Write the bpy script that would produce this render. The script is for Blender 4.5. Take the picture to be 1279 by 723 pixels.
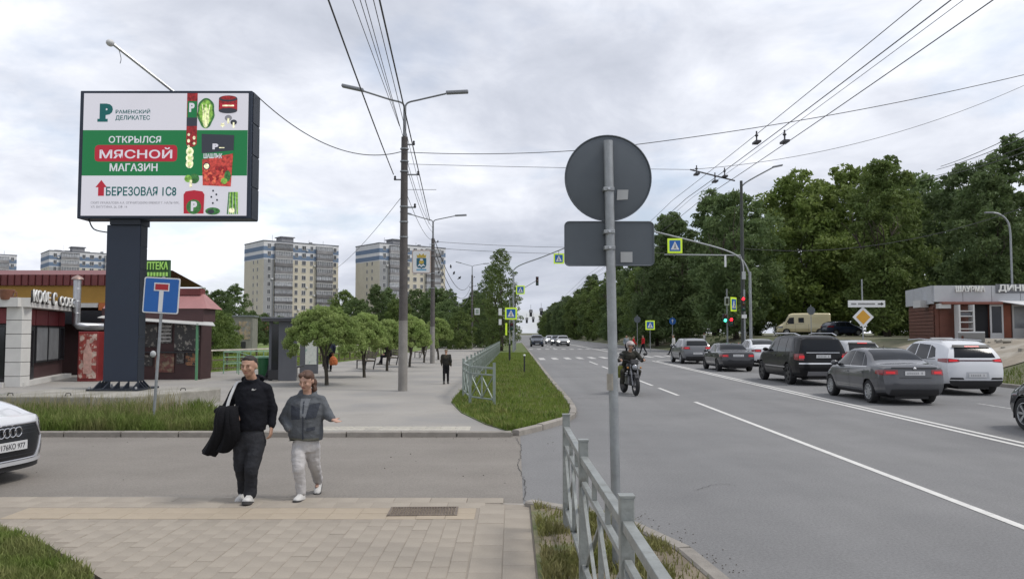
import bpy, bmesh, math, random
from math import sin, cos, pi, radians, sqrt, atan2, exp, hypot
from mathutils import Vector, Matrix, noise

random.seed(7)
scene = bpy.context.scene
for _o in list(bpy.data.objects):
    bpy.data.objects.remove(_o)
COL = scene.collection

# ------------------------------------------------------------------ camera, sky, sun, exposure
F_PX = 1000.0
PITCH = math.atan(54.5 / F_PX)
CAM_H = 1.9
cd = bpy.data.cameras.new("camera")
cam = bpy.data.objects.new("camera", cd)
COL.objects.link(cam)
cd.sensor_width = 36.0
cd.lens = 36.0 * F_PX / 1279.0
cd.clip_start = 0.05
cd.clip_end = 6000.0
cam.location = (0, 0, CAM_H)
cam.rotation_euler = (pi / 2 + PITCH, 0, 0)
scene.camera = cam

SUN_EL, SUN_AZ = radians(56), radians(103)      # azimuth measured from +Y towards +X
world = bpy.data.worlds.new("World")
scene.world = world
world.use_nodes = True
nt = world.node_tree
nt.nodes.clear()
N = nt.nodes.new
L = nt.links.new
out = N("ShaderNodeOutputWorld")
bg = N("ShaderNodeBackground")
bg.inputs["Strength"].default_value = 0.1
L(bg.outputs[0], out.inputs[0])
sky = N("ShaderNodeTexSky")
sky.sky_type = 'NISHITA'
sky.sun_disc = False
sky.sun_elevation = SUN_EL
sky.sun_rotation = SUN_AZ
tc = N("ShaderNodeTexCoord")
sep = N("ShaderNodeSeparateXYZ")
L(tc.outputs["Generated"], sep.inputs[0])
def wmath(op, a, b=None, clamp=False):
    n = N("ShaderNodeMath"); n.operation = op; n.use_clamp = clamp
    for i, v in enumerate((a, b)):
        if v is None: continue
        if isinstance(v, (int, float)): n.inputs[i].default_value = v
        else: L(v, n.inputs[i])
    return n.outputs[0]
# clouds lie on a flat layer high above the ground: direction / height
zz = wmath('ADD', wmath('MAXIMUM', sep.outputs[2], 0.0), 0.26)
cx = wmath('DIVIDE', sep.outputs[0], zz)
cy = wmath('DIVIDE', sep.outputs[1], zz)
comb = N("ShaderNodeCombineXYZ")
L(cx, comb.inputs[0]); L(cy, comb.inputs[1])
def wnoise(scale, detail, rough, off, dist=0.0):
    mp = N("ShaderNodeMapping"); mp.inputs["Location"].default_value = off
    L(comb.outputs[0], mp.inputs[0])
    n = N("ShaderNodeTexNoise")
    n.inputs["Scale"].default_value = scale
    n.inputs["Detail"].default_value = detail
    n.inputs["Roughness"].default_value = rough
    n.inputs["Distortion"].default_value = dist
    L(mp.outputs[0], n.inputs[0])
    return n.outputs["Fac"]
def wramp(fac, stops):
    r = N("ShaderNodeValToRGB")
    e = r.color_ramp.elements
    e[0].position, e[0].color = stops[0][0], stops[0][1]
    e[1].position, e[1].color = stops[-1][0], stops[-1][1]
    for p, c in stops[1:-1]:
        k = e.new(p); k.color = c
    L(fac, r.inputs[0])
    return r.outputs[0]
n1 = wnoise(0.75, 7.0, 0.55, (3.1, 1.7, 0.0), 0.35)
n2 = wnoise(3.2, 8.0, 0.6, (8.0, 2.2, 4.0), 0.4)
nm = wmath('ADD', wmath('MULTIPLY', n1, 0.72), wmath('MULTIPLY', n2, 0.28))
S = 10.0
def sc_(c): return (c[0], c[1], c[2], 1)
cloud = wramp(nm, [(0.35, sc_((.345, .37, .43))), (0.45, sc_((.445, .468, .53))), (0.53, sc_((.575, .595, .65))), (0.62, sc_((.76, .77, .80)))])
cm = N("ShaderNodeVectorMath"); cm.operation = 'SCALE'; cm.inputs["Scale"].default_value = S
L(cloud, cm.inputs[0])
# thin breaks in the cover where a little blue comes through
brk = wramp(wnoise(1.5, 6.0, 0.55, (11.3, 5.2, 2.0), 0.2), [(0.36, (.55, .55, .55, 1)), (0.50, (1, 1, 1, 1))])
mx = N("ShaderNodeMix"); mx.data_type = 'RGBA'
L(brk, mx.inputs[0]); L(sky.outputs[0], mx.inputs[6]); L(cm.outputs[0], mx.inputs[7])
L(mx.outputs[2], bg.inputs["Color"])

sd = bpy.data.lights.new("sun", 'SUN')
sd.energy = 1.3
sd.angle = radians(14)
sd.color = (1.0, 0.96, 0.9)
sun = bpy.data.objects.new("sun", sd)
COL.objects.link(sun)
_sd = Vector((sin(SUN_AZ) * cos(SUN_EL), cos(SUN_AZ) * cos(SUN_EL), sin(SUN_EL)))
sun.rotation_euler = (-_sd).to_track_quat('-Z', 'Y').to_euler()
sun.location = _sd * 60

scene.view_settings.view_transform = 'Standard'
scene.view_settings.look = 'None'
scene.view_settings.exposure = 0.62
scene.view_settings.gamma = 1.0
scene.view_settings.use_curve_mapping = False
scene.render.engine = 'CYCLES'
scene.cycles.use_denoising = True
scene.cycles.max_bounces = 6
scene.cycles.diffuse_bounces = 3
scene.cycles.glossy_bounces = 3
scene.cycles.transparent_max_bounces = 8
scene.cycles.caustics_reflective = False
scene.cycles.caustics_refractive = False

# ------------------------------------------------------------------ helpers
CP, SP = cos(PITCH), sin(PITCH)
def at(px, py, Y):
    """place on the sight line of a photo point, at Y metres up the street"""
    u = (px - 639.5) / F_PX; v = (361.5 - py) / F_PX
    d = Vector((u, CP - v * SP, SP + v * CP))
    k = Y / d.y
    return Vector((d.x * k, Y, CAM_H + d.z * k))

_mats = {}
def srgb(r, g, b):
    def f(c):
        c /= 255.0
        return c / 12.92 if c <= .04045 else ((c + .055) / 1.055) ** 2.4
    return (f(r), f(g), f(b))
def mat(name, col, rough=.6, metal=0.0, var=0.0, vscale=3.0, bump=0.0, bscale=40.0, spec=.5, coat=0.0, emit=None, estr=1.0, trans=0.0, objvar=0.0, col2=None, c2scale=1.0, c2lo=.45, c2hi=.6):
    if name in _mats: return _mats[name]
    m = bpy.data.materials.new(name); m.use_nodes = True
    t = m.node_tree; b = t.nodes["Principled BSDF"]
    b.inputs["Roughness"].default_value = rough
    b.inputs["Metallic"].default_value = metal
    b.inputs["Specular IOR Level"].default_value = spec
    b.inputs["Coat Weight"].default_value = coat
    b.inputs["Coat Roughness"].default_value = .05
    b.inputs["Base Color"].default_value = (*col, 1)
    if emit:
        b.inputs["Emission Color"].default_value = (*emit, 1); b.inputs["Emission Strength"].default_value = estr
    if var or bump or objvar or col2:
        c = t.nodes.new("ShaderNodeTexCoord")
        last = None
        if col2:
            n0 = t.nodes.new("ShaderNodeTexNoise"); n0.inputs["Scale"].default_value = c2scale; n0.inputs["Detail"].default_value = 7; n0.inputs["Roughness"].default_value = .62
            t.links.new(c.outputs["Object"], n0.inputs[0])
            r0 = t.nodes.new("ShaderNodeMapRange"); r0.inputs[1].default_value = c2lo; r0.inputs[2].default_value = c2hi
            t.links.new(n0.outputs["Fac"], r0.inputs[0])
            m0 = t.nodes.new("ShaderNodeMix"); m0.data_type = 'RGBA'
            m0.inputs[6].default_value = (*col, 1); m0.inputs[7].default_value = (*col2, 1)
            t.links.new(r0.outputs[0], m0.inputs[0]); last = m0.outputs[2]
        if var:
            n = t.nodes.new("ShaderNodeTexNoise"); n.inputs["Scale"].default_value = vscale; n.inputs["Detail"].default_value = 8; n.inputs["Roughness"].default_value = .65
            t.links.new(c.outputs["Object"], n.inputs[0])
            r = t.nodes.new("ShaderNodeMapRange"); r.inputs[1].default_value = .25; r.inputs[2].default_value = .75
            r.inputs[3].default_value = 1 - var; r.inputs[4].default_value = 1 + var
            t.links.new(n.outputs["Fac"], r.inputs[0])
            h = t.nodes.new("ShaderNodeVectorMath"); h.operation = 'SCALE'
            if last: t.links.new(last, h.inputs[0])
            else: h.inputs[0].default_value = col
            t.links.new(r.outputs[0], h.inputs["Scale"]); last = h.outputs[0]
        if objvar:
            oi = t.nodes.new("ShaderNodeObjectInfo")
            r = t.nodes.new("ShaderNodeMapRange"); r.inputs[3].default_value = 1 - objvar; r.inputs[4].default_value = 1 + objvar
            t.links.new(oi.outputs["Random"], r.inputs[0])
            h = t.nodes.new("ShaderNodeVectorMath"); h.operation = 'SCALE'
            if last: t.links.new(last, h.inputs[0])
            else: h.inputs[0].default_value = col
            t.links.new(r.outputs[0], h.inputs["Scale"]); last = h.outputs[0]
        if last: t.links.new(last, b.inputs["Base Color"])
        if bump:
            n2 = t.nodes.new("ShaderNodeTexNoise"); n2.inputs["Scale"].default_value = bscale; n2.inputs["Detail"].default_value = 5
            t.links.new(c.outputs["Object"], n2.inputs[0])
            bn = t.nodes.new("ShaderNodeBump"); bn.inputs["Strength"].default_value = bump; bn.inputs["Distance"].default_value = .02
            t.links.new(n2.outputs["Fac"], bn.inputs["Height"]); t.links.new(bn.outputs[0], b.inputs["Normal"])
    if trans:
        tr = t.nodes.new("ShaderNodeBsdfTranslucent"); ms = t.nodes.new("ShaderNodeMixShader"); ms.inputs[0].default_value = trans
        src = b.inputs["Base Color"]
        if src.is_linked: t.links.new(src.links[0].from_socket, tr.inputs[0])
        else: tr.inputs[0].default_value = (*col, 1)
        t.links.new(b.outputs[0], ms.inputs[1]); t.links.new(tr.outputs[0], ms.inputs[2])
        t.links.new(ms.outputs[0], t.nodes["Material Output"].inputs[0])
    _mats[name] = m
    return m

def tag(o, label=None, cat=None, group=None, kind=None):
    if label: o["label"] = label
    if cat: o["category"] = cat
    if group: o["group"] = group
    if kind: o["kind"] = kind
    return o
def empty(name, loc=(0, 0, 0), rz=0.0, label=None, cat=None, group=None):
    o = bpy.data.objects.new(name, None); COL.objects.link(o)
    o.location = loc; o.rotation_euler = (0, 0, rz); o.empty_display_size = .2
    return tag(o, label, cat, group)
def link(name, me, m=None, parent=None, loc=None):
    if m is not None:
        me.materials.clear(); me.materials.append(m)
    o = bpy.data.objects.new(name, me); COL.objects.link(o)
    if parent is not None: o.parent = parent
    if loc is not None: o.location = loc
    return o
def copy_tree(o, parent=None):
    c = o.copy(); COL.objects.link(c); c.parent = parent
    for ch in list(o.children): copy_tree(ch, c)
    return c

class MB:
    def __init__(s): s.v = []; s.f = []; s.fm = []; s.mi = 0
    def add(s, vs, fs):
        o = len(s.v); s.v += [tuple(p) for p in vs]
        s.f += [tuple(i + o for i in f) for f in fs]; s.fm += [s.mi] * len(fs); return s
    def box(s, c, d, rz=0.0, M=None):
        x, y, z = d[0] / 2, d[1] / 2, d[2] / 2
        vs = [Vector((sx * x, sy * y, sz * z)) for sz in (-1, 1) for sy in (-1, 1) for sx in (-1, 1)]
        if rz:
            R = Matrix.Rotation(rz, 3, 'Z'); vs = [R @ p for p in vs]
        if M is not None: vs = [M @ p for p in vs]
        c = Vector(c)
        return s.add([p + c for p in vs], [(0, 2, 3, 1), (4, 5, 7, 6), (0, 1, 5, 4), (2, 6, 7, 3), (0, 4, 6, 2), (1, 3, 7, 5)])
    def bx(s, a, b):
        return s.box([(a[i] + b[i]) / 2 for i in range(3)], [abs(b[i] - a[i]) for i in range(3)])
    def bar(s, a, b, w, h, up=(0, 0, 1)):
        a, b = Vector(a), Vector(b); d = b - a; l = d.length; d.normalize()
        u = Vector(up)
        if abs(d.dot(u)) > .98: u = Vector((0, 1, 0))
        x = d.cross(u).normalized(); z = x.cross(d)
        vs = []
        for t in (a, b):
            for (i, j) in ((-1, -1), (1, -1), (1, 1), (-1, 1)): vs.append(t + x * (i * w / 2) + z * (j * h / 2))
        return s.add(vs, [(3, 2, 1, 0), (4, 5, 6, 7), (0, 1, 5, 4), (1, 2, 6, 5), (2, 3, 7, 6), (3, 0, 4, 7)])
    def rings(s, R, cap=True, closed=True):
        n = len(R[0]); vs = [p for r in R for p in r]; fs = []
        for i in range(len(R) - 1):
            for j in range(n if closed else n - 1):
                k = (j + 1) % n
                fs.append((i * n + j, i * n + k, (i + 1) * n + k, (i + 1) * n + j))
        if cap:
            fs.append(tuple(range(n))[::-1]); fs.append(tuple(range((len(R) - 1) * n, len(R) * n)))
        return s.add(vs, fs)
    def tube(s, pts, r, n=8, cap=True):
        pts = [Vector(p) for p in pts]; rr = r if isinstance(r, (list, tuple)) else [r] * len(pts)
        R = []; prev = None
        for i, p in enumerate(pts):
            d = (pts[min(i + 1, len(pts) - 1)] - pts[max(i - 1, 0)]).normalized()
            if prev is None:
                u = Vector((0, 0, 1)) if abs(d.z) < .9 else Vector((1, 0, 0))
                x = d.cross(u).normalized()
            else:
                x = (prev - d * prev.dot(d)).normalized()
            prev = x; y = d.cross(x)
            R.append([p + (x * cos(2 * pi * k / n) + y * sin(2 * pi * k / n)) * rr[i] for k in range(n)])
        return s.rings(R, cap)
    def cyl(s, a, b, r, r2=None, n=12): return s.tube([a, b], [r, r if r2 is None else r2], n)
    def lathe(s, prof, c=(0, 0, 0), n=24, axis='z', closed=False):
        R = []
        for (r, h) in prof:
            ring = []
            for k in range(n):
                a = 2 * pi * k / n
                if axis == 'z': p = (r * cos(a), r * sin(a), h)
                elif axis == 'x': p = (h, r * cos(a), r * sin(a))
                else: p = (r * sin(a), h, r * cos(a))
                ring.append(tuple(p[i] + c[i] for i in range(3)))
            R.append(ring)
        if closed: R.append(R[0]); return s.rings(R, False)
        return s.rings(R, True)
    def ell(s, c, r, n=14, m=8, M=None):
        vs = []; fs = []
        c = Vector(c)
        for i in range(m + 1):
            th = pi * i / m
            for k in range(n):
                a = 2 * pi * k / n
                p = Vector((r[0] * sin(th) * cos(a), r[1] * sin(th) * sin(a), r[2] * cos(th)))
                if M is not None: p = M @ p
                vs.append(c + p)
        for i in range(m):
            for k in range(n):
                fs.append((i * n + k, (i + 1) * n + k, (i + 1) * n + (k + 1) % n, i * n + (k + 1) % n))
        return s.add(vs, fs)
    def poly(s, pts, z0, z1):
        """vertical prism over a plan polygon (counter-clockwise)"""
        n = len(pts)
        vs = [(p[0], p[1], z0) for p in pts] + [(p[0], p[1], z1) for p in pts]
        fs = [tuple(range(n))[::-1], tuple(range(n, 2 * n))] + [(i, (i + 1) % n, n + (i + 1) % n, n + i) for i in range(n)]
        return s.add(vs, fs)
    def plate(s, pts, y0, y1):
        """prism over an x,z outline between y0 (front) and y1"""
        n = len(pts)
        vs = [(p[0], y0, p[1]) for p in pts] + [(p[0], y1, p[1]) for p in pts]
        fs = [tuple(range(n)), tuple(range(n, 2 * n))[::-1]] + [((i + 1) % n, i, n + i, n + (i + 1) % n) for i in range(n)]
        return s.add(vs, fs)
    def sheet(s, pts, z=0.0):
        return s.add([(p[0], p[1], p[2] if len(p) > 2 else z) for p in pts], [tuple(range(len(pts)))])
    def grid(s, fn, nu, nv):
        vs = [fn(i / nu, j / nv) for i in range(nu + 1) for j in range(nv + 1)]
        fs = [(i * (nv + 1) + j, (i + 1) * (nv + 1) + j, (i + 1) * (nv + 1) + j + 1, i * (nv + 1) + j + 1) for i in range(nu) for j in range(nv)]
        return s.add(vs, fs)
    def mesh(s, name="mesh", m=None, smooth=False, fix=False):
        me = bpy.data.meshes.new(name); me.from_pydata(s.v, [], s.f)
        if fix:
            b = bmesh.new(); b.from_mesh(me); bmesh.ops.recalc_face_normals(b, faces=b.faces[:]); b.to_mesh(me); b.free()
        if m is not None:
            for q in (m if isinstance(m, (list, tuple)) else [m]): me.materials.append(q)
            if isinstance(m, (list, tuple)): me.polygons.foreach_set("material_index", s.fm)
        if smooth: me.polygons.foreach_set("use_smooth", [True] * len(me.polygons))
        me.update()
        return me
    def build(s, name, m, parent=None, smooth=False, bev=0.0, loc=None, seg=2, fix=False):
        me = s.mesh(name, m, smooth, fix)
        o = bpy.data.objects.new(name, me); COL.objects.link(o)
        if parent is not None: o.parent = parent
        if loc is not None: o.location = loc
        if smooth and not bev:
            me.set_sharp_from_angle(angle=radians(40))
        if bev:
            b = o.modifiers.new("bevel", 'BEVEL'); b.width = bev; b.segments = seg; b.limit_method = 'ANGLE'; b.angle_limit = radians(35)
        return o

def rrect(x0, z0, x1, z1, r, n=5):
    pts = []
    for (cx_, cz_, a0) in ((x1 - r, z0 + r, -pi / 2), (x1 - r, z1 - r, 0), (x0 + r, z1 - r, pi / 2), (x0 + r, z0 + r, pi)):
        for k in range(n + 1):
            a = a0 + pi / 2 * k / n
            pts.append((cx_ + r * cos(a), cz_ + r * sin(a)))
    return pts
def disc(cx_, cz_, rx, rz=None, n=24):
    rz = rx if rz is None else rz
    return [(cx_ + rx * cos(2 * pi * k / n), cz_ + rz * sin(2 * pi * k / n)) for k in range(n)]

_work = bpy.data.scenes.new("workbench")
def evaluated_mesh(o):
    """mesh of an object with its modifiers, worked out in a scene of its own"""
    _work.collection.objects.link(o); vl = _work.view_layers[0]; vl.update()
    me = bpy.data.meshes.new_from_object(o.evaluated_get(vl.depsgraph))
    bpy.data.objects.remove(o); return me
def text_mesh(body, width=None, height=None, bold=0.0, extrude=0.01, shear=0.0, center=True):
    """upright lettering in the x,z plane facing -y, scaled to width x height"""
    cu = bpy.data.curves.new("lettering", 'FONT')
    cu.body = body; cu.size = 1.0; cu.extrude = 0.02; cu.offset = bold; cu.shear = shear; cu.resolution_u = 3
    me = evaluated_mesh(bpy.data.objects.new("lettering", cu)); bpy.data.curves.remove(cu)
    xs = [v.co.x for v in me.vertices]; ys = [v.co.y for v in me.vertices]
    x0, x1, y0, y1 = min(xs), max(xs), min(ys), max(ys)
    sx = width / (x1 - x0) if width else None; sy = height / (y1 - y0) if height else None
    sx = sx or sy; sy = sy or sx
    ox = (x0 + x1) / 2 if center else x0; oy = (y0 + y1) / 2 if center else y0
    for v in me.vertices:
        v.co = ((v.co.x - ox) * sx, -v.co.z / .02 * extrude, (v.co.y - oy) * sy)
    me.update()
    return me
def smooth01(a, b, x):
    t = max(0.0, min(1.0, (x - a) / (b - a))); return t * t * (3 - 2 * t)
def catmull(pts, n=6):
    P_ = [Vector(p) for p in pts]; out_ = []
    for i in range(len(P_) - 1):
        p0, p1, p2, p3 = P_[max(i - 1, 0)], P_[i], P_[i + 1], P_[min(i + 2, len(P_) - 1)]
        for k in range(n):
            t = k / n
            out_.append(.5 * ((2 * p1) + (p2 - p0) * t + (2 * p0 - 5 * p1 + 4 * p2 - p3) * t * t + (3 * p1 - p0 - 3 * p2 + p3) * t ** 3))
    out_.append(P_[-1]); return out_
# ------------------------------------------------------------------ materials of the setting
M_ASPH = mat("asphalt", (.188, .187, .187), .92, var=.07, vscale=.7, bump=.5, bscale=90, col2=(.212, .21, .208), c2scale=.25, c2lo=.4, c2hi=.62, spec=.3)
M_ASPH2 = mat("asphalt_side_road", (.215, .196, .174), .93, var=.07, vscale=.9, bump=.45, bscale=80, col2=(.24, .22, .196), c2scale=.4, c2lo=.4, c2hi=.62, spec=.3)
M_WALK = mat("asphalt_walk", (.325, .307, .28), .95, var=.12, vscale=.8, bump=.35, bscale=70, col2=(.25, .242, .23), c2scale=.4, c2lo=.45, c2hi=.65, spec=.3)
M_TILE = mat("concrete_tile", (.322, .284, .236), .93, var=.08, vscale=3, bump=.3, bscale=120, objvar=.045, spec=.3)
M_TILEY = mat("tactile_tile_ochre", (.372, .312, .238), .93, var=.08, vscale=3, bump=.3, bscale=120, objvar=.03, spec=.3)
M_MORT = mat("joint_sand", (.272, .238, .196), .97, var=.12, vscale=9)
M_KERB = mat("kerb_concrete", (.275, .252, .222), .92, var=.22, vscale=5, bump=.4, bscale=60, objvar=.08)
M_SOIL = mat("turf_soil", (.10, .14, .036), .97, var=.35, vscale=1.5, bump=.6, bscale=30, col2=(.14, .12, .075), c2scale=1.3, c2lo=.5, c2hi=.66)
M_DIRT = mat("bare_soil", (.20, .165, .12), .97, var=.3, vscale=2.0, bump=.6, bscale=25, col2=(.10, .12, .045), c2scale=1.2, c2lo=.46, c2hi=.6)
M_PAINT = mat("road_paint", (.62, .61, .58), .8, var=.14, vscale=6, col2=(.36, .355, .34), c2scale=9, c2lo=.58, c2hi=.72)
M_ZEBRA = mat("zebra_paint", (.50, .49, .47), .8, var=.15, vscale=3, col2=(.30, .295, .28), c2scale=2.5, c2lo=.5, c2hi=.66)
M_PAINTW = mat("road_paint_worn", (.46, .455, .44), .85, var=.2, vscale=6, col2=(.24, .235, .23), c2scale=7, c2lo=.45, c2hi=.62)
M_CRACK = mat("crack_tar", (.05, .048, .045), .9)
def road_wear(m, track, grain=.22, gs=38.0, stains=.87, axis=0):
    t = m.node_tree; b = t.nodes["Principled BSDF"]; src = b.inputs["Base Color"].links[0].from_socket
    co = t.nodes.new("ShaderNodeTexCoord")
    def nz(scale, detail, rough, sc3=(1, 1, 1)):
        mp = t.nodes.new("ShaderNodeMapping"); mp.inputs["Scale"].default_value = sc3; t.links.new(co.outputs["Object"], mp.inputs[0])
        n = t.nodes.new("ShaderNodeTexNoise"); n.inputs["Scale"].default_value = scale; n.inputs["Detail"].default_value = detail; n.inputs["Roughness"].default_value = rough
        t.links.new(mp.outputs[0], n.inputs[0]); return n.outputs["Fac"]
    def mr(f, a, b_, c, d):
        r = t.nodes.new("ShaderNodeMapRange"); r.inputs[1].default_value = a; r.inputs[2].default_value = b_; r.inputs[3].default_value = c; r.inputs[4].default_value = d; t.links.new(f, r.inputs[0]); return r.outputs[0]
    def mul(c, f):
        h = t.nodes.new("ShaderNodeVectorMath"); h.operation = 'SCALE'; t.links.new(c, h.inputs[0]); t.links.new(f, h.inputs["Scale"]); return h.outputs[0]
    src = mul(src, mr(nz(gs, 3, .8), .3, .7, 1 - grain, 1 + grain))
    src = mul(src, mr(nz(1.0, 3, .5, track), .3, .7, .94, 1.06))
    src = mul(src, mr(nz(.9, 7, .7), .62, .74, 1.0, stains))
    src = mul(src, mr(nz(14.0, 4, .7), .68, .76, 1.0, .80))
    t.links.new(src, b.inputs["Base Color"])
road_wear(M_ASPH, (1.1, .05, 1)); road_wear(M_ASPH2, (.06, .9, 1), .2); road_wear(M_WALK, (.5, .3, 1), .10, 45.0, .85); road_wear(M_TILE, (1, 1, 1), .10, 70, .8)
def grassmat(name, a, b, sc=1.2):
    return mat(name, a, .75, var=.35, vscale=7.0, col2=b, c2scale=sc, c2lo=.4, c2hi=.62, trans=.28, spec=.25)
M_MOWN = grassmat("mown_grass", (.15, .215, .035), (.215, .26, .06))
M_WEED = grassmat("weed_grass", (.125, .18, .036), (.215, .225, .085), 1.6)
M_RWEED = grassmat("railing_weed", (.17, .185, .05), (.26, .235, .11), 2.5)
M_DRYG = grassmat("dry_grass", (.33, .29, .17), (.24, .22, .11), 2.0)
M_GROUND = mat("ground_cover", (.09, .10, .045), .97, var=.3, vscale=.3, col2=(.14, .125, .085), c2scale=.08)

def tz(x, y):
    """the ground on the right climbs behind the kerb"""
    return 1.55 * smooth01(17.8, 25.5, x) * smooth01(18, 34, y) - .04 * (1 - smooth01(17.3, 18.5, x))

# ground: one sheet to the horizon
xs = [-2500, -900, -400, -150, -60, -30, -10, 5, 17.3, 17.8, 18.4, 19, 20, 21, 22, 23, 24, 25, 26, 30, 40, 80, 200, 500, 2500]
ys = [-400, -60, -10, 5, 15, 18, 20, 22, 24, 26, 28, 30, 32, 34, 40, 50, 60, 80, 120, 200, 400, 900, 3500]
g = MB()
g.add([(x, y, tz(x, y)) for x in xs for y in ys], [(i * len(ys) + j, (i + 1) * len(ys) + j, (i + 1) * len(ys) + j + 1, i * len(ys) + j + 1) for i in range(len(xs) - 1) for j in range(len(ys) - 1)])
ground = g.build("ground", M_GROUND, smooth=True); tag(ground, kind="structure")

road = MB().sheet([(-.2, -40), (17.35, -40), (17.35, 760), (-.2, 760)], 0).build("road", M_ASPH); tag(road, kind="structure")
side_road = MB().sheet([(-60, 8.5), (.12, 8.2), (.16, 16.5), (-60, 16.5)], .004).build("side_road", M_ASPH2); tag(side_road, kind="structure")
# side street opening on the right beyond the crossing
side_street = MB().sheet([(17.35, 62), (19.5, 60, .3), (60, 60, 1.58), (60, 70, 1.58), (19.5, 78, .3), (17.35, 80)], 0.004).build("side_street", M_ASPH); tag(side_street, kind="structure")

# crack where the two asphalts meet, plus a few more
def crack(pts, w, parent, z=.008, seed=1):
    rnd = random.Random(seed); P_ = []
    path = catmull([(p[0], p[1], 0) for p in pts], 14)
    m = MB(); vs = []; fs = []
    for i, p in enumerate(path):
        t = (path[min(i + 1, len(path) - 1)] - path[max(i - 1, 0)]).normalized(); nn = Vector((-t.y, t.x, 0))
        j = rnd.uniform(-.025, .025); ww = w * rnd.uniform(.25, 1.0)
        q = p + nn * j
        vs += [(q.x + nn.x * ww, q.y + nn.y * ww, z), (q.x - nn.x * ww, q.y - nn.y * ww, z)]
    fs = [(2 * i, 2 * i + 1, 2 * i + 3, 2 * i + 2) for i in range(len(path) - 1)]
    m.add(vs, fs); return m.build("crack", M_CRACK, parent)
crack([(.14, 8.9), (.17, 10.2), (.10, 11.6), (.15, 13.2), (.08, 14.7)], .007, side_road, seed=3)
crack([(-9.8, 9.42), (-7.5, 9.35), (-5, 9.40), (-3.2, 9.33), (-.2, 9.02)], .010, side_road, seed=9)
crack([(1.6, 23.2), (2.2, 23.5), (2.9, 23.0)], .02, road, seed=5)
crack([(2.2, 9.8), (2.6, 10.2), (2.8, 10.1)], .005, road, seed=6)

# painted markings
def strip(x0, y0, x1, y1, w, m, name, z=.005):
    d = Vector((x1 - x0, y1 - y0, 0)).normalized(); nn = Vector((-d.y, d.x, 0)) * w / 2
    n = max(1, int(hypot(x1 - x0, y1 - y0) / 4))
    mb = MB(); vs = []
    for i in range(n + 1):
        t = i / n; x = x0 + (x1 - x0) * t; y = y0 + (y1 - y0) * t
        vs += [(x + nn.x, y + nn.y, z), (x - nn.x, y - nn.y, z)]
    mb.add(vs, [(2 * i, 2 * i + 1, 2 * i + 3, 2 * i + 2) for i in range(n)])
    return mb.build(name, m, road)
for (a, b) in ((2, 22.3), (24.6, 27.9), (29.2, 32.5), (35.2, 39.2), (41.6, 46.0), (48.5, 54.0)):
    strip(4.98 + .004 * a, a, 4.98 + .004 * b, b, .11, M_PAINT, "lane_line")
for k in range(14):
    a = 100 + 9 * k; strip(5.3, a, 5.33, a + 3, .11, M_PAINT, "lane_line")
for dx in (-.13, .13):
    strip(8.42 + dx, 2, 9.75 + dx, 55, .12, M_PAINT, "centre_line")
    strip(9.9 + dx, 68, 9.6 + dx, 420, .12, M_PAINT, "centre_line")
for k in range(4):
    a = 19.2 + k * 8.5; strip(12.55 + .02 * k, a, 12.6 + .02 * k, a + 2.6, .11, M_PAINTW, "lane_line")
strip(10.2, 56.2, 16.9, 57.4, .35, M_PAINT, "stop_line")
for k in range(16):   # zebra by the lights
    x = 2.0 + k * .98; y0 = 57.2 + k * .62
    MB().sheet([(x, y0), (x + .42, y0 + .2), (x + .42, y0 + 4.4), (x, y0 + 4.2)], .005).build("crosswalk_stripe", M_ZEBRA, road)
for k in range(15):   # the second zebra across the junction
    x = 2.0 + k * .98
    MB().sheet([(x, 93 + .1 * k), (x + .45, 93 + .1 * k), (x + .45, 97.5 + .1 * k), (x, 97.5 + .1 * k)], .005).build("crosswalk_stripe", M_PAINTW, road)

# raised pavements and verges
SW_R = [(.06, 15.0), (-.5, 16.2), (-1.15, 18.6), (-1.6, 21.4), (-1.62, 24), (-1.35, 50), (-1.15, 150)]      # pavement / verge edge
KERB_F = [(.06, 14.95), (.66, 16.1), (1.05, 17.0), (1.36, 18.2), (1.5, 19.6), (1.54, 22.6), (1.53, 29.7), (1.58, 45), (1.7, 80), (1.9, 150)]
KERB_N = [(.18, 8.86), (.47, 8.68), (.84, 8.42), (1.24, 7.85), (1.42, 7.25), (1.58, 6.3), (1.63, 4.5), (1.63, 1.0), (1.63, -6)]
sidewalk = MB().poly([(-60, 14.9), (.02, 14.9)] + SW_R[1:] + [(-60, 150)], -.05, .062).build("sidewalk", M_WALK); tag(sidewalk, kind="structure")
verge = MB().poly([(p[0] - .1, p[1] + (.0 if i else .12)) for i, p in enumerate(KERB_F)] + [(p[0] - .02, p[1]) for p in reversed(SW_R[1:])], -.04, .082).build("verge", M_SOIL); tag(verge, kind="structure")
WEED = [(-60, 14.98), (-5.3, 14.98), (-5.7, 16.4), (-6.9, 18.6), (-8.0, 20.2), (-9.3, 21.2), (-60, 21.6)]
weed_bed = MB().poly(WEED, 0, .085).build("weed_bed", M_SOIL); tag(weed_bed, kind="structure")
LAWN = [(-14.9, 36), (-11.6, 46), (-10.6, 55), (-9.8, 80), (-9.0, 150), (-90, 150), (-90, 36)]
lawn = MB().poly(LAWN, 0, .12).build("lawn", mat("lawn_turf", (.12, .175, .036), .95, var=.25, vscale=1.2, bump=.6, bscale=14, col2=(.16, .21, .055), c2scale=.5)); tag(lawn, kind="structure")
near_verge = MB().poly([(.2, -6), (1.56, -6)] + [(p[0] - .08, p[1] - .06) for p in reversed(KERB_N[1:-1])] + [(.2, 8.76)], -.02, .055).build("near_verge", M_DIRT); tag(near_verge, kind="structure")
CORN = [(-20, 9.0), (-5.4, 8.15), (-4.3, 7.28), (-3.2, 6.25), (-2.95, 5.2), (-2.9, -6), (-20, -6)]
corner_lawn = MB().poly(CORN[::-1], -.02, .05).build("corner_lawn", M_SOIL); tag(corner_lawn, kind="structure")
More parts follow.
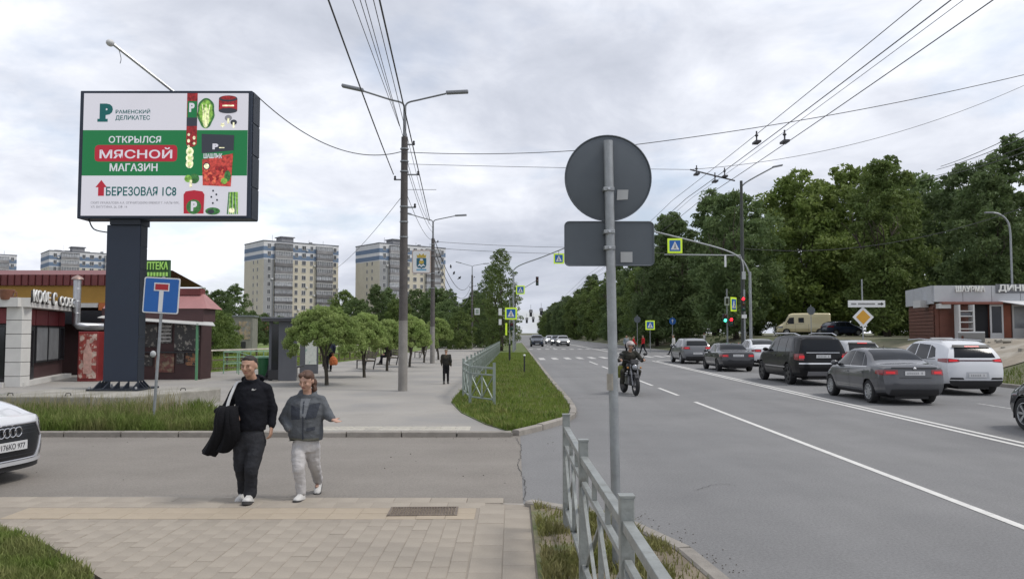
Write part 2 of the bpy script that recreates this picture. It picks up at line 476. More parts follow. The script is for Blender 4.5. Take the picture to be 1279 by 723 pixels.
def drape_sheet(name, x0, x1, y0, y1, m, dz, n=24):
    o = MB().grid(lambda u, v: (x0 + (x1 - x0) * u, y0 + (y1 - y0) * v, tz(x0 + (x1 - x0) * u, y0 + (y1 - y0) * v) + dz), n, n).build(name, m, smooth=True); return tag(o, kind="structure")
drape_sheet("works_ground", 18.2, 60, 33.5, 47.0, mat("works_soil", (.26, .225, .175), .97, var=.25, vscale=1.5, bump=.6, bscale=12, col2=(.34, .31, .26), c2scale=.6), .035, 30)
drape_sheet("kiosk_forecourt", 24.6, 60, 43.5, 48.0, mat("forecourt_paving", (.30, .29, .27), .95, var=.15, vscale=2), .05, 12)

# kerbs, stone by stone
def kerb(name, path, w, z0, z1, step=1.0, upto=1e9):
    root = empty(name); tag(root, kind="structure")
    P_ = []
    for i in range(len(path) - 1):
        a, b = Vector((*path[i], 0)), Vector((*path[i + 1], 0)); n = max(1, int((b - a).length / .25))
        for k in range(n): P_.append(a.lerp(b, k / n))
    P_.append(Vector((*path[-1], 0)))
    acc = 0; cur = [P_[0]]; rnd = random.Random(len(path)); cnt = 0
    for i in range(1, len(P_)):
        d = (P_[i] - P_[i - 1]).length; acc += d; cur.append(P_[i])
        if acc >= step or i == len(P_) - 1:
            if len(cur) > 1:
                a, b = cur[0], cur[-1]; t = (b - a).normalized()
                far = a.y > upto
                g_ = .012
                mb = MB(); nn = Vector((-t.y, t.x, 0)) * w / 2
                A, B = a + t * g_, b - t * g_
                dz = rnd.uniform(-.008, .006)
                c = .018
                mb.rings([[p + nn + Vector((0, 0, z0)), p + nn + Vector((0, 0, z1 + dz - c)), p + nn * (1 - 2 * c / w) + Vector((0, 0, z1 + dz)), p - nn * (1 - 2 * c / w) + Vector((0, 0, z1 + dz)), p - nn + Vector((0, 0, z1 + dz - c)), p - nn + Vector((0, 0, z0))] for p in (A, B)])
                mb.build("kerb_stone", M_KERB, root)
            cur = [P_[i]]; acc = 0
    return root
kerb("kerb_side_road", [(-30, 14.85), (-9, 14.86), (-5.3, 14.80), (0, 14.83)], .15, -.05, .105)
kerb("kerb_verge", KERB_F[:8], .15, -.05, .115)
kerb("kerb_verge_far", KERB_F[7:], .15, -.05, .115, step=6.0)
kerb("kerb_near", KERB_N, .15, -.05, .085)
kerb("kerb_right", [(17.42, 8), (17.42, 58)], .15, -.05, .13, step=2.0)
kerb("kerb_corner_lawn", [(-2.98, 5.9), (-3.03, 5.2), (-2.9, 3.0)], .12, -.03, .075)
kerb("kerb_flush", [(-5.3, 9.34), (-2.4, 9.28), (.14, 8.96)], .12, -.05, .022)

# tile pavement in the foreground: bedding, tiles, ochre guide strip
pave = MB().poly([(-20, 9.3), (-20, 9.0), (-5.3, 8.2), (-4.1, 7.2), (-3.1, 6.2), (-2.85, 5.1), (-2.85, -6), (.2, -6), (.2, 8.85), (-.5, 9.0), (-2.4, 9.22)], -.03, .0272).build("tile_pavement", M_MORT); tag(pave, kind="structure")
def in_corner(x, y):
    poly = CORN; c = False; j = len(poly) - 1
    for i in range(len(poly)):
        xi, yi = poly[i]; xj, yj = poly[j]
        if (yi > y) != (yj > y) and x < (xj - xi) * (y - yi) / (yj - yi) + xi: c = not c
        j = i
    return c
def tile_mesh(w, l, h=.02, ch=.006):
    mb = MB()
    a, b = w / 2, l / 2
    R = [[(-a, -b, -h), (a, -b, -h), (a, b, -h), (-a, b, -h)], [(-a, -b, -ch), (a, -b, -ch), (a, b, -ch), (-a, b, -ch)], [(-a + ch, -b + ch, 0), (a - ch, -b + ch, 0), (a - ch, b - ch, 0), (-a + ch, b - ch, 0)]]
    mb.rings(R); return mb
tm = tile_mesh(.145, .295, ch=.004).mesh("paving_tile", M_TILE)
tmy = tile_mesh(.296, .246, ch=.003).mesh("guide_tile", M_TILEY)
tms = tile_mesh(.263, .406, ch=.004).mesh("slab", M_TILE)
rnd = random.Random(4)
spots = []
for c in range(0, 40):
    x = -.43 - c * .15
    for r in range(0, 16):
        y = 8.03 - r * .3 - (.15 if c % 2 else 0)
        if in_corner(x, y) or in_corner(x - .08, y + .15) or in_corner(x - .08, y - .15): continue
        spots.append((x, y))
spots.sort(key=lambda p: -p[1])
rest = MB()
for i, (x, y) in enumerate(spots):
    z = .032 + rnd.uniform(-.0022, .0022)
    if i < 290 and y > 5.7:
        o = link("paving_tile", tm, None, pave, (x + rnd.uniform(-.002, .002), y, z)); o.rotation_euler = (rnd.uniform(-.008, .008), rnd.uniform(-.008, .008), rnd.uniform(-.008, .008))
    else:
        rest.box((x, y, z - .01), (.142, .292, .02))
ro = rest.build("paving_tile", M_TILE, pave); tag(ro, kind="stuff")
for c in range(2):
    for r in range(12):
        o = link("slab", tms, None, pave, (-.212 + c * .267, 8.62 - r * .41 - (.2 if c else 0), .032 + rnd.uniform(-.002, .002)))
for r in range(2):
    for c in range(16):
        x = -.53 - c * .3
        if in_corner(x - .1, 8.3 + r * .25): continue
        link("guide_tile", tmy, None, pave, (x, 8.305 + r * .25 + .012 * (c / 8), .033 + rnd.uniform(-.002, .002)))
# plain rows between the guide strip and the side road
for r in range(2):
    for c in range(18):
        x = -.50 - c * .41 + r * .2; y = 8.83 + r * .264 + c * .004
        if y > 9.13 + c * .006: continue
        o = link("slab", tms, None, pave, (x, y, .031 + rnd.uniform(-.002, .002))); o.rotation_euler = (0, 0, pi / 2)
# cast cover let into the strip
cover = empty("drain_cover", (-.93, 8.52, .036), .03, "worn metal drain cover set into the ochre paving strip", "drain cover")
mg = mat("cover_iron", (.20, .165, .135), .8, .3, var=.3, vscale=14, bump=.8, bscale=60)
fr = MB()
for (a, b) in (((-.36, -.2, -.02), (.36, -.175, .006)), ((-.36, .175, -.02), (.36, .2, .006)), ((-.36, -.175, -.02), (-.335, .175, .006)), ((.335, -.175, -.02), (.36, .175, .006))): fr.bx(a, b)
fr.build("frame", mg, cover)
st = MB().bx((-.335, -.175, -.02), (.335, .175, -.006)).build("plate", mg, cover)
sd_ = MB()
for i in range(22):
    for j in range(11):
        sd_.box((-.315 + i * .03, -.155 + j * .031, -.001), (.018, .018, .012), rz=pi / 4)
sd_o = sd_.build("stud", mg, st); tag(sd_o, kind="stuff")
# pale tactile strip on the far pavement
tac = MB()
for c in range(11):
    for r in range(2):
        pass
tacm = tile_mesh(.285, .285).mesh("tactile_tile", mat("tactile_tile_pale", (.46, .43, .36), .92, var=.25, vscale=8, objvar=.12, col2=(.3, .285, .26), c2scale=6))
for c in range(10):
    for r in range(2):
        link("tactile_tile", tacm, None, sidewalk, (-.95 - c * .29, 15.45 + r * .29, .068 + .003 * r))

# ------------------------------------------------------------------ grass blades
def blades(name, pts, h0, h1, w, m, label, lean=.5, segs=1, seed=1):
    rnd = random.Random(seed); vs = []; fs = []
    for (x, y, z, s) in pts:
        a = rnd.uniform(0, 2 * pi); h = rnd.uniform(h0, h1) * s; ww = w * rnd.uniform(.6, 1.2) * max(.6, s)
        dx, dy = cos(a) * ww, sin(a) * ww
        la = rnd.uniform(0, 2 * pi); l = rnd.uniform(0, lean) * h
        lx, ly = cos(la) * l, sin(la) * l
        o = len(vs)
        if segs == 1:
            vs += [(x - dx, y - dy, z), (x + dx, y + dy, z), (x + lx, y + ly, z + h)]; fs.append((o, o + 1, o + 2))
        else:
            vs += [(x - dx, y - dy, z), (x + dx, y + dy, z), (x + dx * .8 + lx * .35, y + dy * .8 + ly * .35, z + h * .6), (x - dx * .8 + lx * .35, y - dy * .8 + ly * .35, z + h * .6), (x + lx, y + ly, z + h)]
            fs += [(o, o + 1, o + 2, o + 3), (o + 3, o + 2, o + 4)]
    me = bpy.data.meshes.new(name); me.from_pydata(vs, [], fs); me.materials.append(m)
    o = bpy.data.objects.new(name, me); COL.objects.link(o)
    return tag(o, label, "grass", kind="stuff")
def inpoly(poly, x, y):
    c = False; j = len(poly) - 1
    for i in range(len(poly)):
        xi, yi = poly[i][:2]; xj, yj = poly[j][:2]
        if (yi > y) != (yj > y) and x < (xj - xi) * (y - yi) / (yj - yi) + xi: c = not c
        j = i
    return c
def scatter(poly, n, seed, z, bx, ydens=None, patch=0.0, pscale=1.0):
    rnd = random.Random(seed); out_ = []; tries = 0
    while len(out_) < n and tries < n * 12:
        tries += 1
        x = rnd.uniform(bx[0], bx[1]); u = rnd.random()
        y = bx[2] + (bx[3] - bx[2]) * (u if not ydens else u ** ydens)
        if not inpoly(poly, x, y): continue
        q = .5 + .5 * noise.noise((x * pscale, y * pscale, seed))
        if patch and q < patch and rnd.random() < .85: continue
        out_.append((x, y, z, .6 + .8 * q))
    return out_
VERGE = [(p[0] - .1, p[1] + .1) for p in KERB_F] + [(p[0], p[1]) for p in reversed(SW_R[1:])]
blades("verge_grass", scatter(VERGE, 60000, 1, .08, (-1.7, 1.6, 15.2, 75), 2.2), .05, .10, .009, M_MOWN, "short mown green grass on the verge beside the road", .7)
blades("verge_weeds", scatter(VERGE, 5200, 15, .08, (-1.7, 1.6, 15.2, 60), 2.0, .60, .9), .07, .17, .013, grassmat("verge_weed", (.10, .165, .03), (.24, .25, .08), 3.0), "taller darker weed tufts scattered through the verge grass", .9, 2)
blades("verge_dry_tufts", scatter(VERGE, 3000, 16, .08, (-1.7, 1.6, 15.2, 45), 1.8, .62, 1.7), .05, .11, .008, M_DRYG, "dry straw coloured tufts near the verge edges", .9)
blades("weed_grass", [p for p in scatter(WEED, 42000, 2, .08, (-17, -5.2, 15.0, 21.3), 1.3) if not (-13.0 < p[0] < -7.6 and 18.6 < p[1] < 21.8)], .07, .33, .010, M_WEED, "tall unmown green weeds around the billboard footing", .8, 2)
blades("dry_grass", [p for p in scatter([(-14, 16.8), (-6.6, 16.8), (-8.2, 19.2), (-14, 18.6)], 1700, 5, .08, (-14, -6, 16.6, 19.4))], .30, .58, .005, M_DRYG, "pale dry seed stalks standing in the weeds", .35, 2)
blades("corner_grass", scatter(CORN, 32000, 3, .045, (-7.2, -2.9, 5.2, 8.6)), .03, .10, .006, M_WEED, "green grass on the corner plot at the paving", .8, 2)
NV = [(.24, 1.0), (1.5, 1.0)] + [(p[0] - .1, p[1] - .08) for p in reversed(KERB_N[1:8])] + [(.24, 8.7)]
blades("railing_grass", scatter(NV, 12000, 4, .05, (.2, 1.6, 3.0, 8.8), None, .5, 1.6), .03, .10, .006, M_RWEED, "patchy weeds under the near railing", .9, 2)
blades("lawn_grass", scatter(LAWN, 26000, 6, .11, (-26, -9.5, 36, 70), 1.6), .08, .16, .03, M_MOWN, "green lawn behind the wooden railing", .7)
bank = scatter([(17.6, 14), (24, 14), (24, 33), (17.6, 33)], 9000, 7, 0, (17.6, 24, 14, 33))
blades("bank_grass", [(x, y, tz(x, y) - .01, s) for (x, y, z, s) in bank], .08, .2, .02, M_WEED, "green grass on the bank by the right kerb", .7)

# grit and small litter on the side road
rnd = random.Random(77); gm_ = MB()
for _ in range(60):
    x, y = rnd.uniform(-8, 1.2), (rnd.uniform(9.5, 14.7) if rnd.random() < .5 else 14.74 - abs(rnd.gauss(0, .12)))
    r = rnd.uniform(.004, .011); gm_.ell((x, y, .006 + r * .4), (r, r * rnd.uniform(.6, 1), r * .6), 6, 4)
for _ in range(70):
    t = rnd.uniform(5, 8.6); gm_.ell((1.72 + abs(rnd.gauss(0, .12)) + (.0 if t < 6.5 else -(t - 6.5) * .25), t, .006), (.007, .006, .004), 6, 4)
tag(gm_.build("grit", mat("grit_brown", (.13, .12, .10), .9, var=.4, vscale=8)), "scattered grit and leaf crumbs on the side road asphalt", "grit", kind="stuff")
# ------------------------------------------------------------------ apartment towers far behind
M_CREAM = mat("render_cream", (.60, .555, .45), .9, var=.1, vscale=.25)
M_TWHITE = mat("render_white", (.66, .66, .67), .9, var=.08, vscale=.3)
M_TBLUE = mat("render_blue", (.16, .22, .32), .85, var=.1, vscale=.3)
M_TGREY = mat("render_grey", (.33, .335, .34), .9, var=.1, vscale=.3)
M_BRICK = mat("brick_red", (.30, .105, .075), .9, var=.18, vscale=1.2)
M_BALC = mat("balcony_sheet", (.22, .215, .22), .8, var=.35, vscale=.35, objvar=.5)
M_BALG = mat("balcony_glazing", (.30, .31, .33), .25, var=.5, vscale=.9, objvar=.35)
M_WIN = mat("far_window", (.07, .075, .085), .2, objvar=.5)
M_WFR = mat("far_window_frame", (.62, .62, .62), .7)
M_PARA = mat("parapet_metal", (.16, .17, .19), .7)
_twin = None
def tower(name, cx_, cy_, yaw, label, LEN=30.0, DEP=18.0, floors=12, fh=2.8, base=1.3, brick=True, skip=0):
    global _twin
    root = empty(name, (cx_, cy_, 0), yaw, label, "apartment building", "apartment towers on the skyline")
    H = base + floors * fh + .5
    w = MB(); top = H - 2 * fh - .9
    w.mi = 0; w.bx((0, 0, 0), (LEN, DEP, top))
    w.mi = 1; w.bx((-.03, -.03, top), (LEN + .03, DEP + .03, H))
    w.build("wall", [M_CREAM, M_TWHITE], root)
    if brick: MB().bx((-.08, -.08, 0), (3.9, DEP * .62, base + 2 * fh - .3)).build("brick_base", M_BRICK, root)
    gz = MB().bx((2.0 - 1.9, -.06, base + (2 if brick else 0) * fh), (3.9, -.04, top)).build("grey_strip", M_TGREY, root)
    for k in (0, 1):
        z = top + .35 + k * fh
        b = MB(); b.bx((-.07, -.07, z), (LEN + .07, DEP + .07, z + 1.55)); b.build("blue_band", M_TBLUE, root)
    p = MB(); p.bx((-.15, -.15, H), (LEN + .15, DEP + .15, H + .35)); p.build("parapet", M_PARA, root)
    rb = MB(); rb.bx((9.5, 6, H + .35), (14.2, 11, H + 2.6)); rb.bx((9.0, 5.6, H + 2.6), (14.7, 11.4, H + 2.95)); rb.bx((7, 7, H + .35), (16.5, 12, H + 1.2)); rb.bx((20, 4, H + .35), (21, 5, H + 1.3)); rb.bx((3, 6, H + .35), (5.5, 8, H + 1.1))
    rh = rb.build("roof_house", mat("roof_house_grey", (.26, .26, .27), .9, var=.2, vscale=.5), root)
    for (ax, ay, ah) in ((6.2, 7, 3.0), (22, 9, 2.4), (26, 5, 2.0)): MB().cyl((ax, ay, H), (ax, ay, H + .3 + ah), .06, n=5).build("aerial", M_PARA, root)
    # glazed balcony stacks
    for (x0, x1) in ((4.1, 10.9), (20.6, 27.2)):
        for f in range(floors):
            z = base + f * fh
            if f < skip: continue
            b = MB().bx((x0, -1.1, z + .02), (x1, -.0, z + 1.1)).build("balcony", M_BALC, root)
            gl = MB().bx((x0 + .05, -1.0, z + 1.1), (x1 - .05, -.02, z + 2.55)).build("glazing", M_BALG, b)
            fr_ = MB(); n = 7
            for k in range(n + 1):
                xx = x0 + .06 + (x1 - x0 - .12) * k / n; fr_.bx((xx - .04, -1.04, z + 1.1), (xx + .04, -1.003, z + 2.55))
            fr_.bx((x0, -1.12, z + 2.55), (x1, -.0, z + 2.78))
            fr_.build("frame", M_WFR if (f * 7 + int(x0)) % 3 else M_BALC, b)
    if _twin is None:
        _twin = (MB().bx((-.62, -.05, 0), (.62, .3, 1.5)).mesh("window", M_WIN),
                 MB().bx((-.72, -.07, -.08), (-.62, .1, 1.58)).bx((.62, -.07, -.08), (.72, .1, 1.58)).bx((-.62, -.07, 1.5), (.62, .1, 1.58)).bx((-.62, -.09, -.1), (.62, .1, 0)).bx((-.05, -.065, 0), (.03, .05, 1.5)).mesh("frame", M_WFR))
    rnd = random.Random(int(cx_))
    for f in range(skip, floors):
        z = base + f * fh + .95
        for x in (2.1, 12.6, 15.7, 18.8, 28.5):
            o = link("window", _twin[0], None, root, (x + (.0 if x != 12.6 else .1), -.04 if f < floors - 2 else -.1, z))
            o.scale = (1.15 if x == 15.7 else .85, 1, 1)
            link("frame", _twin[1], None, o)
            if rnd.random() < .18: MB().bx((x + .8, -.5, z - .4), (x + 1.5, -.05, z + .15)).build("air_conditioner", M_WFR, root)
        for y in (5.2, 9.0):
            if f >= floors - 2: continue
            o = link("window", _twin[0], None, root, (-.04, y, z)); o.rotation_euler = (0, 0, -pi / 2); o.scale = (.6, 1, .85)
            link("frame", _twin[1], None, o)
    return root
YAW = radians(40)
tower("apartment_tower", -90.3, 290, YAW, "cream apartment tower with blue top bands and red brick base, behind the willows", skip=1)
tower("apartment_tower", -49.5, 298, YAW, "cream apartment tower with blue top bands behind the coat of arms banner", brick=False, skip=3)
tower("apartment_tower", -188.5, 325, YAW, "pale apartment tower seen above the red shop roof", brick=False, skip=5)
tower("apartment_tower", -238, 327, YAW, "pale apartment tower cut off at the left edge of the view", brick=False, skip=5)

# ------------------------------------------------------------------ coffee shop on the left
M_WPANEL = mat("white_panel", (.60, .59, .56), .6, var=.1, vscale=2)
M_REDP = mat("red_panel", (.18, .022, .03), .5, var=.1)
M_DARKF = mat("dark_frame", (.022, .022, .026), .45)
M_SGLASS = mat("shop_glass", (.018, .02, .024), .08, var=.4, vscale=.8)
M_SGLASSL = mat("shop_glass_blind", (.25, .26, .27), .15, var=.2, vscale=1.5)
M_LETW = mat("letter_white", (.75, .75, .72), .5)
M_YEL = mat("fascia_yellow", (.43, .24, .045), .7, var=.14, vscale=1.5)
M_RROOF = mat("roof_red", (.16, .038, .036), .6, var=.18, vscale=2)
M_MAROON = mat("maroon_panel", (.055, .024, .024), .6, var=.2, vscale=2)
M_ZINC = mat("zinc_pipe", (.50, .51, .53), .38, .85, var=.15, vscale=5)

cafe = empty("coffee_shop", (-16.8, 27.5, 0), 0, "coffee shop with white corner pillar, white letters and dark red panels", "shop")
def cf(px, py, pz): return (px, py, pz)
# front towards the road junction (along -x) and the side (along the direction sd2)
sd2 = Vector((-1.8, 6.3, 0)).normalized(); nrm = Vector((sd2.y, -sd2.x, 0))
def sidept(s, o, z): return Vector((0, 0, 0)) + sd2 * s + nrm * o + Vector((0, 0, z))
def sbox(mb, s0, s1, o0, o1, z0, z1):
    vs = [sidept(s, o, z) for z in (z0, z1) for (s, o) in ((s0, o0), (s1, o0), (s1, o1), (s0, o1))]
    return mb.add(vs, [(0, 1, 2, 3), (7, 6, 5, 4), (1, 0, 4, 5), (2, 1, 5, 6), (3, 2, 6, 7), (0, 3, 7, 4)])
zs = [.06, .42, .9, 1.38, 1.86, 2.34, 2.8]
for i in range(6): MB().bx((-.55, -.02, zs[i] + (.012 if i else 0)), (0.0, .52, zs[i + 1] - .006)).build("pillar_block", M_WPANEL, cafe, bev=.012)
MB().bx((-.53, 0, 0.05), (-.02, .5, 2.8)).build("pillar_core", M_DARKF, cafe)
b = MB(); sbox(b, .0, 6.4, -.35, .22, 2.8, 3.12); b.bx((-14, -.2, 2.8), (-.06, .3, 3.12)); b.build("beam", M_WPANEL, cafe)
b = MB(); sbox(b, .0, 6.6, -3.5, -.36, 3.0, 3.09); b.bx((-14, .31, 2.98), (-2.8, 6, 3.08)); b.build("roof", M_DARKF, cafe)
w = MB(); sbox(w, .5, 6.5, -.40, -.28, .06, 2.8); w.bx((-14, .34, .06), (-.56, .45, 2.8)); w.build("wall", M_MAROON, cafe)
b = MB(); sbox(b, .1, 6.5, -.3, .08, .05, .22); b.bx((-14, -.1, .05), (-.56, .33, .22)); b.build("plinth", M_WPANEL, cafe)
for (s0, s1) in ((.62, 2.25), (2.35, 3.85), (3.95, 5.4), (5.45, 6.4)):
    b = MB(); sbox(b, s0, s1, -.3, -.2, 2.2, 2.76); b.build("transom_panel", M_REDP, cafe)
d = MB(); sbox(d, .75, 2.2, -.28, -.19, .22, 2.14); d = d.build("door", M_DARKF, cafe)
g_ = MB(); sbox(g_, .95, 2.0, -.195, -.18, .7, 2.0); g_.build("pane", M_SGLASS, d)
g_ = MB(); sbox(g_, 1.35, 1.6, -.178, -.172, 1.35, 1.6); g_.build("notice", M_LETW, d)
g_ = MB(); sbox(g_, .82, .88, -.19, -.08, 1.0, 1.35); g_.build("handle", M_ZINC, d)
for (s0, s1, mm) in ((2.4, 3.9, M_SGLASSL), (4.0, 5.5, M_SGLASSL), (5.6, 6.4, M_SGLASS)):
    wq = MB(); sbox(wq, s0, s1, -.27, -.19, .8, 2.16); wq = wq.build("window", M_DARKF, cafe)
    g_ = MB(); sbox(g_, s0 + .07, s1 - .07, -.19, -.18, .87, 2.1); g_.build("pane", mm, wq)
for k in range(5):
    x1 = -.62 - k * 2.2
    wq = MB().bx((x1 - 2.1, .22, .25), (x1, .335, 2.2)).build("window", M_DARKF, cafe)
    MB().bx((x1 - 2.0, .2, .33), (x1 - .1, .218, 2.1)).build("pane", M_SGLASS, wq)
    MB().bx((x1 - 2.1, .2, 2.24), (x1, .335, 2.76)).build("transom_panel", M_REDP, cafe)
# standing letters
for (wd, s0, s1) in (("КОФЕ", 0.05, 2.15), ("С", 2.55, 3.0), ("СОБОЙ", 3.5, 6.4)):
    me = text_mesh(wd, s1 - s0, .47, bold=.004, extrude=.02)
    o = link("lettering", me, M_LETW, cafe, sidept((s0 + s1) / 2, .30, 3.2)); o.rotation_euler = (0, 0, atan2(sd2.y, sd2.x))
    o2 = link("letter_backing_or_shadow", me.copy(), M_DARKF, cafe, sidept((s0 + s1) / 2 - .03, .245, 3.17)); o2.rotation_euler = o.rotation_euler  # dark copy offset behind the letters, standing in for their shadow
me = text_mesh("Ь", .3, .46, bold=.012, extrude=.06); link("lettering", me, M_LETW, cafe, (-1.02, -.28, 3.2))
cup = MB(); cup.lathe([(.06, 0), (.17, .03), (.22, .2), (.25, .36), (.23, .37), (.2, .2)], (0, 0, 0), 18); cup.tube([(.2, 0, .3), (.34, 0, .27), (.34, 0, .13), (.18, 0, .1)], .025, 6)
cup.build("cup_emblem", mat("cup_brown", (.2, .085, .05), .5, var=.25, vscale=8), cafe, loc=(-.5, -.12, 3.02), smooth=True)

shop = empty("red_roofed_shop", (-30, 35.5, 0), 0, "long low shop with yellow fascia and dark red metal roof behind the coffee shop", "shop")
MB().bx((-16, 0, 0), (12.8, 9, 3.1)).build("wall", M_MAROON, shop)
f = MB(); f.bx((-16, -.5, 3.22), (13.0, 0, 3.98)); f.build("fascia", M_YEL, shop)
MB().bx((-16, -.55, 3.02), (11.9, -.02, 3.21)).build("white_band", M_WPANEL, shop)
MB().bx((11.95, -.56, 2.9), (13.05, -.02, 3.21)).build("orange_band", mat("orange_band", (.5, .14, .04), .6), shop)
MB().bx((-16, -.6, 2.3), (13.1, -.02, 2.88)).build("dark_band", M_DARKF, shop)
r = MB()
for k in range(96):
    x = -16 + k * .304
    r.bx((x, -.62, 3.985), (x + .22, -.5, 4.45)); 
r.bx((-16, -.56, 3.98), (13.2, .2, 4.44))
r.add([(-16, -.6, 4.45), (13.2, -.6, 4.45), (13.2, 4, 5.0), (-16, 4, 5.0), (-16, 8, 4.4), (13.2, 8, 4.4)], [(0, 1, 2, 3), (3, 2, 5, 4)])
r.build("roof", M_RROOF, shop)
pipe = empty("flue_pipe", (-18.0, 33.1, 0), 0, "silver metal flue pipe rising beside the coffee shop letters", "pipe")
MB().cyl((0, 0, 2.35), (0, 0, 4.1), .15, n=18).build("pipe", M_ZINC, pipe, smooth=True)
MB().tube([(0, 0, 2.4), (0, 0, 2.28), (.08, .02, 2.2), (.4, .1, 2.18), (.75, .8, 2.18)], .15, 14).build("elbow", M_ZINC, pipe, smooth=True)
MB().lathe([(.19, 4.1), (.24, 4.12), (.2, 4.2), (.02, 4.3)], n=18).build("cap", mat("cap_rust", (.35, .25, .22), .5, .5), pipe, smooth=True)
for z in (2.7, 3.2, 3.7): MB().lathe([(.152, z), (.158, z + .01), (.158, z + .03), (.152, z + .04)], n=18).build("seam_ring", M_ZINC, pipe)

vend = empty("vending_cooler", (-16.25, 31.0, .06), .12, "red drinks cooler with a bottle picture beside the coffee shop", "cooler")
MB().bx((-.37, -.3, 0), (.37, .35, 1.9)).build("body", mat("cooler_red", (.23, .03, .03), .4, var=.25, vscale=3), vend, bev=.02)
MB().plate(rrect(-.31, .12, .31, 1.82, .03), -.325, -.3).build("door", mat("cooler_print", (.30, .06, .05), .25, var=.6, vscale=4, col2=(.52, .4, .34), c2scale=3.2, c2lo=.5, c2hi=.56), vend)
bt = MB(); bt.plate([(x * .16, .3 + z) for (x, z) in ((.9, 0), (1, .12), (.85, .35), (1, .6), (.9, .85), (.35, 1.1), (.3, 1.3), (-.3, 1.3), (-.35, 1.1), (-.9, .85), (-1, .6), (-.85, .35), (-1, .12), (-.9, 0))], -.334, -.326)
bt.build("bottle_print", mat("bottle_print", (.55, .33, .28), .4, var=.4, vscale=6), vend)

# ------------------------------------------------------------------ takeaway kiosk with menu boards
kio = empty("menu_kiosk", (-14.4, 32.0, 0), 0, "dark takeaway kiosk covered in menu boards under a pink roof, behind the blue sign", "kiosk")
MB().bx((-1.9, 0, .06), (2.0, 1.1, 2.9)).build("wall", M_MAROON, kio)
rr = MB(); rr.bx((-1.95, -.08, 2.36), (2.1, 1.2, 2.88)); rr.build("fascia", mat("fascia_maroon", (.075, .035, .035), .6, var=.15), kio)
aw = MB(); aw.add([(-1.9, -.5, 2.52), (2.75, -.55, 2.2), (2.45, -.0, 2.34), (-1.9, -.09, 2.6), (-1.9, -.5, 2.49), (2.75, -.55, 2.17), (2.45, -.0, 2.31), (-1.9, -.09, 2.57)], [(0, 1, 2, 3), (7, 6, 5, 4), (0, 4, 5, 1), (1, 5, 6, 2), (3, 7, 4, 0)])
aw.build("canopy", mat("canopy_white", (.5, .5, .48), .6), kio)
mn = MB(); mn.add([(-1.9, -.12, 2.88), (2.25, -.12, 2.88), (1.75, .75, 3.5), (-1.9, .75, 3.5), (2.25, 1.6, 2.88), (1.75, 1.0, 3.5), (-1.9, 1.6, 2.88), (-1.9, 1.0, 3.5)], [(0, 1, 2, 3), (1, 4, 5, 2), (3, 2, 5, 7), (6, 7, 5, 4), (0, 3, 7, 6)])
mn.build("roof", mat("roof_pink", (.36, .17, .165), .6, var=.15, vscale=2), kio)
MB().bx((-1.9, .6, 3.45), (1.7, 1.1, 3.72)).build("ridge_band", M_RROOF, kio)
prnt = [mat("menu_print_a", (.03, .028, .028), .35, var=.5, vscale=5, col2=(.25, .23, .2), c2scale=6, c2lo=.55, c2hi=.6), mat("menu_print_b", (.035, .03, .028), .35, col2=(.16, .15, .14), c2scale=9, c2lo=.52, c2hi=.56),
        mat("menu_print_c", (.32, .14, .06), .4, var=.6, vscale=9, col2=(.03, .025, .02), c2scale=7, c2lo=.48, c2hi=.55), mat("menu_print_d", (.14, .045, .035), .4, var=.6, vscale=6, col2=(.22, .16, .1), c2scale=4, c2lo=.5, c2hi=.6)]
for (x0, z0, x1, z1, k) in ((-.7, 1.35, .25, 2.25, 0), (.32, 1.5, .85, 2.28, 1), (.95, 1.2, 1.95, 2.3, 0), (-.6, .6, .1, 1.05, 0), (.2, .35, .95, 1.1, 3), (1.05, .7, 1.35, 1.15, 1), (1.42, .62, 1.85, 1.15, 2), (-1.7, .5, -.8, 2.2, 1)):
    MB().bx((x0, -.045, z0), (x1, -.003, z1)).build("menu_board", prnt[k], kio)
for k in range(5): MB().bx((.36, -.05, 1.56 + k * .145), (.81, -.046, 1.62 + k * .145)).build("menu_line", mat("menu_white", (.38, .37, .35), .6, var=.5, vscale=14), kio)
MB().bx((-1.9, -.25, 1.12), (1.95, -.05, 1.17)).build("counter", M_DARKF, kio)
MB().bx((1.98, -.5, .06), (2.06, -.42, 2.28)).build("post", mat("green_paint", (.10, .27, .14), .5, var=.15), kio)
pq = MB(); pq.bx((-16.95, 36.6, 4.45), (-15.7, 36.75, 5.22)); 
aps = empty("pharmacy_sign", (-16.3, 36.6, 0), 0, "green illuminated pharmacy roof sign reading АПТЕКА behind the billboard column", "sign")
MB().bx((-.72, -.06, 4.42), (.62, .1, 5.24)).build("board", mat("sign_green_dark", (.03, .10, .03), .5, var=.5, vscale=9), aps)
MB().bx((-.6, 0, 3.6), (-.54, .06, 4.42)).bx((.44, 0, 3.6), (.5, .06, 4.42)).build("bracket", M_DARKF, aps)
link("lettering", text_mesh("АПТЕКА", 1.18, .36, bold=.02, extrude=.02), mat("letter_green_lit", (.3, .55, .12), .5, emit=(.36, .68, .14), estr=.18), aps, (-.03, -.08, 4.98))
for k in range(9): MB().bx((-.66 + k * .14, -.085, 4.5), (-.57 + k * .14, -.062, 4.68)).build("lamp_segment", _mats["letter_green_lit"], aps)

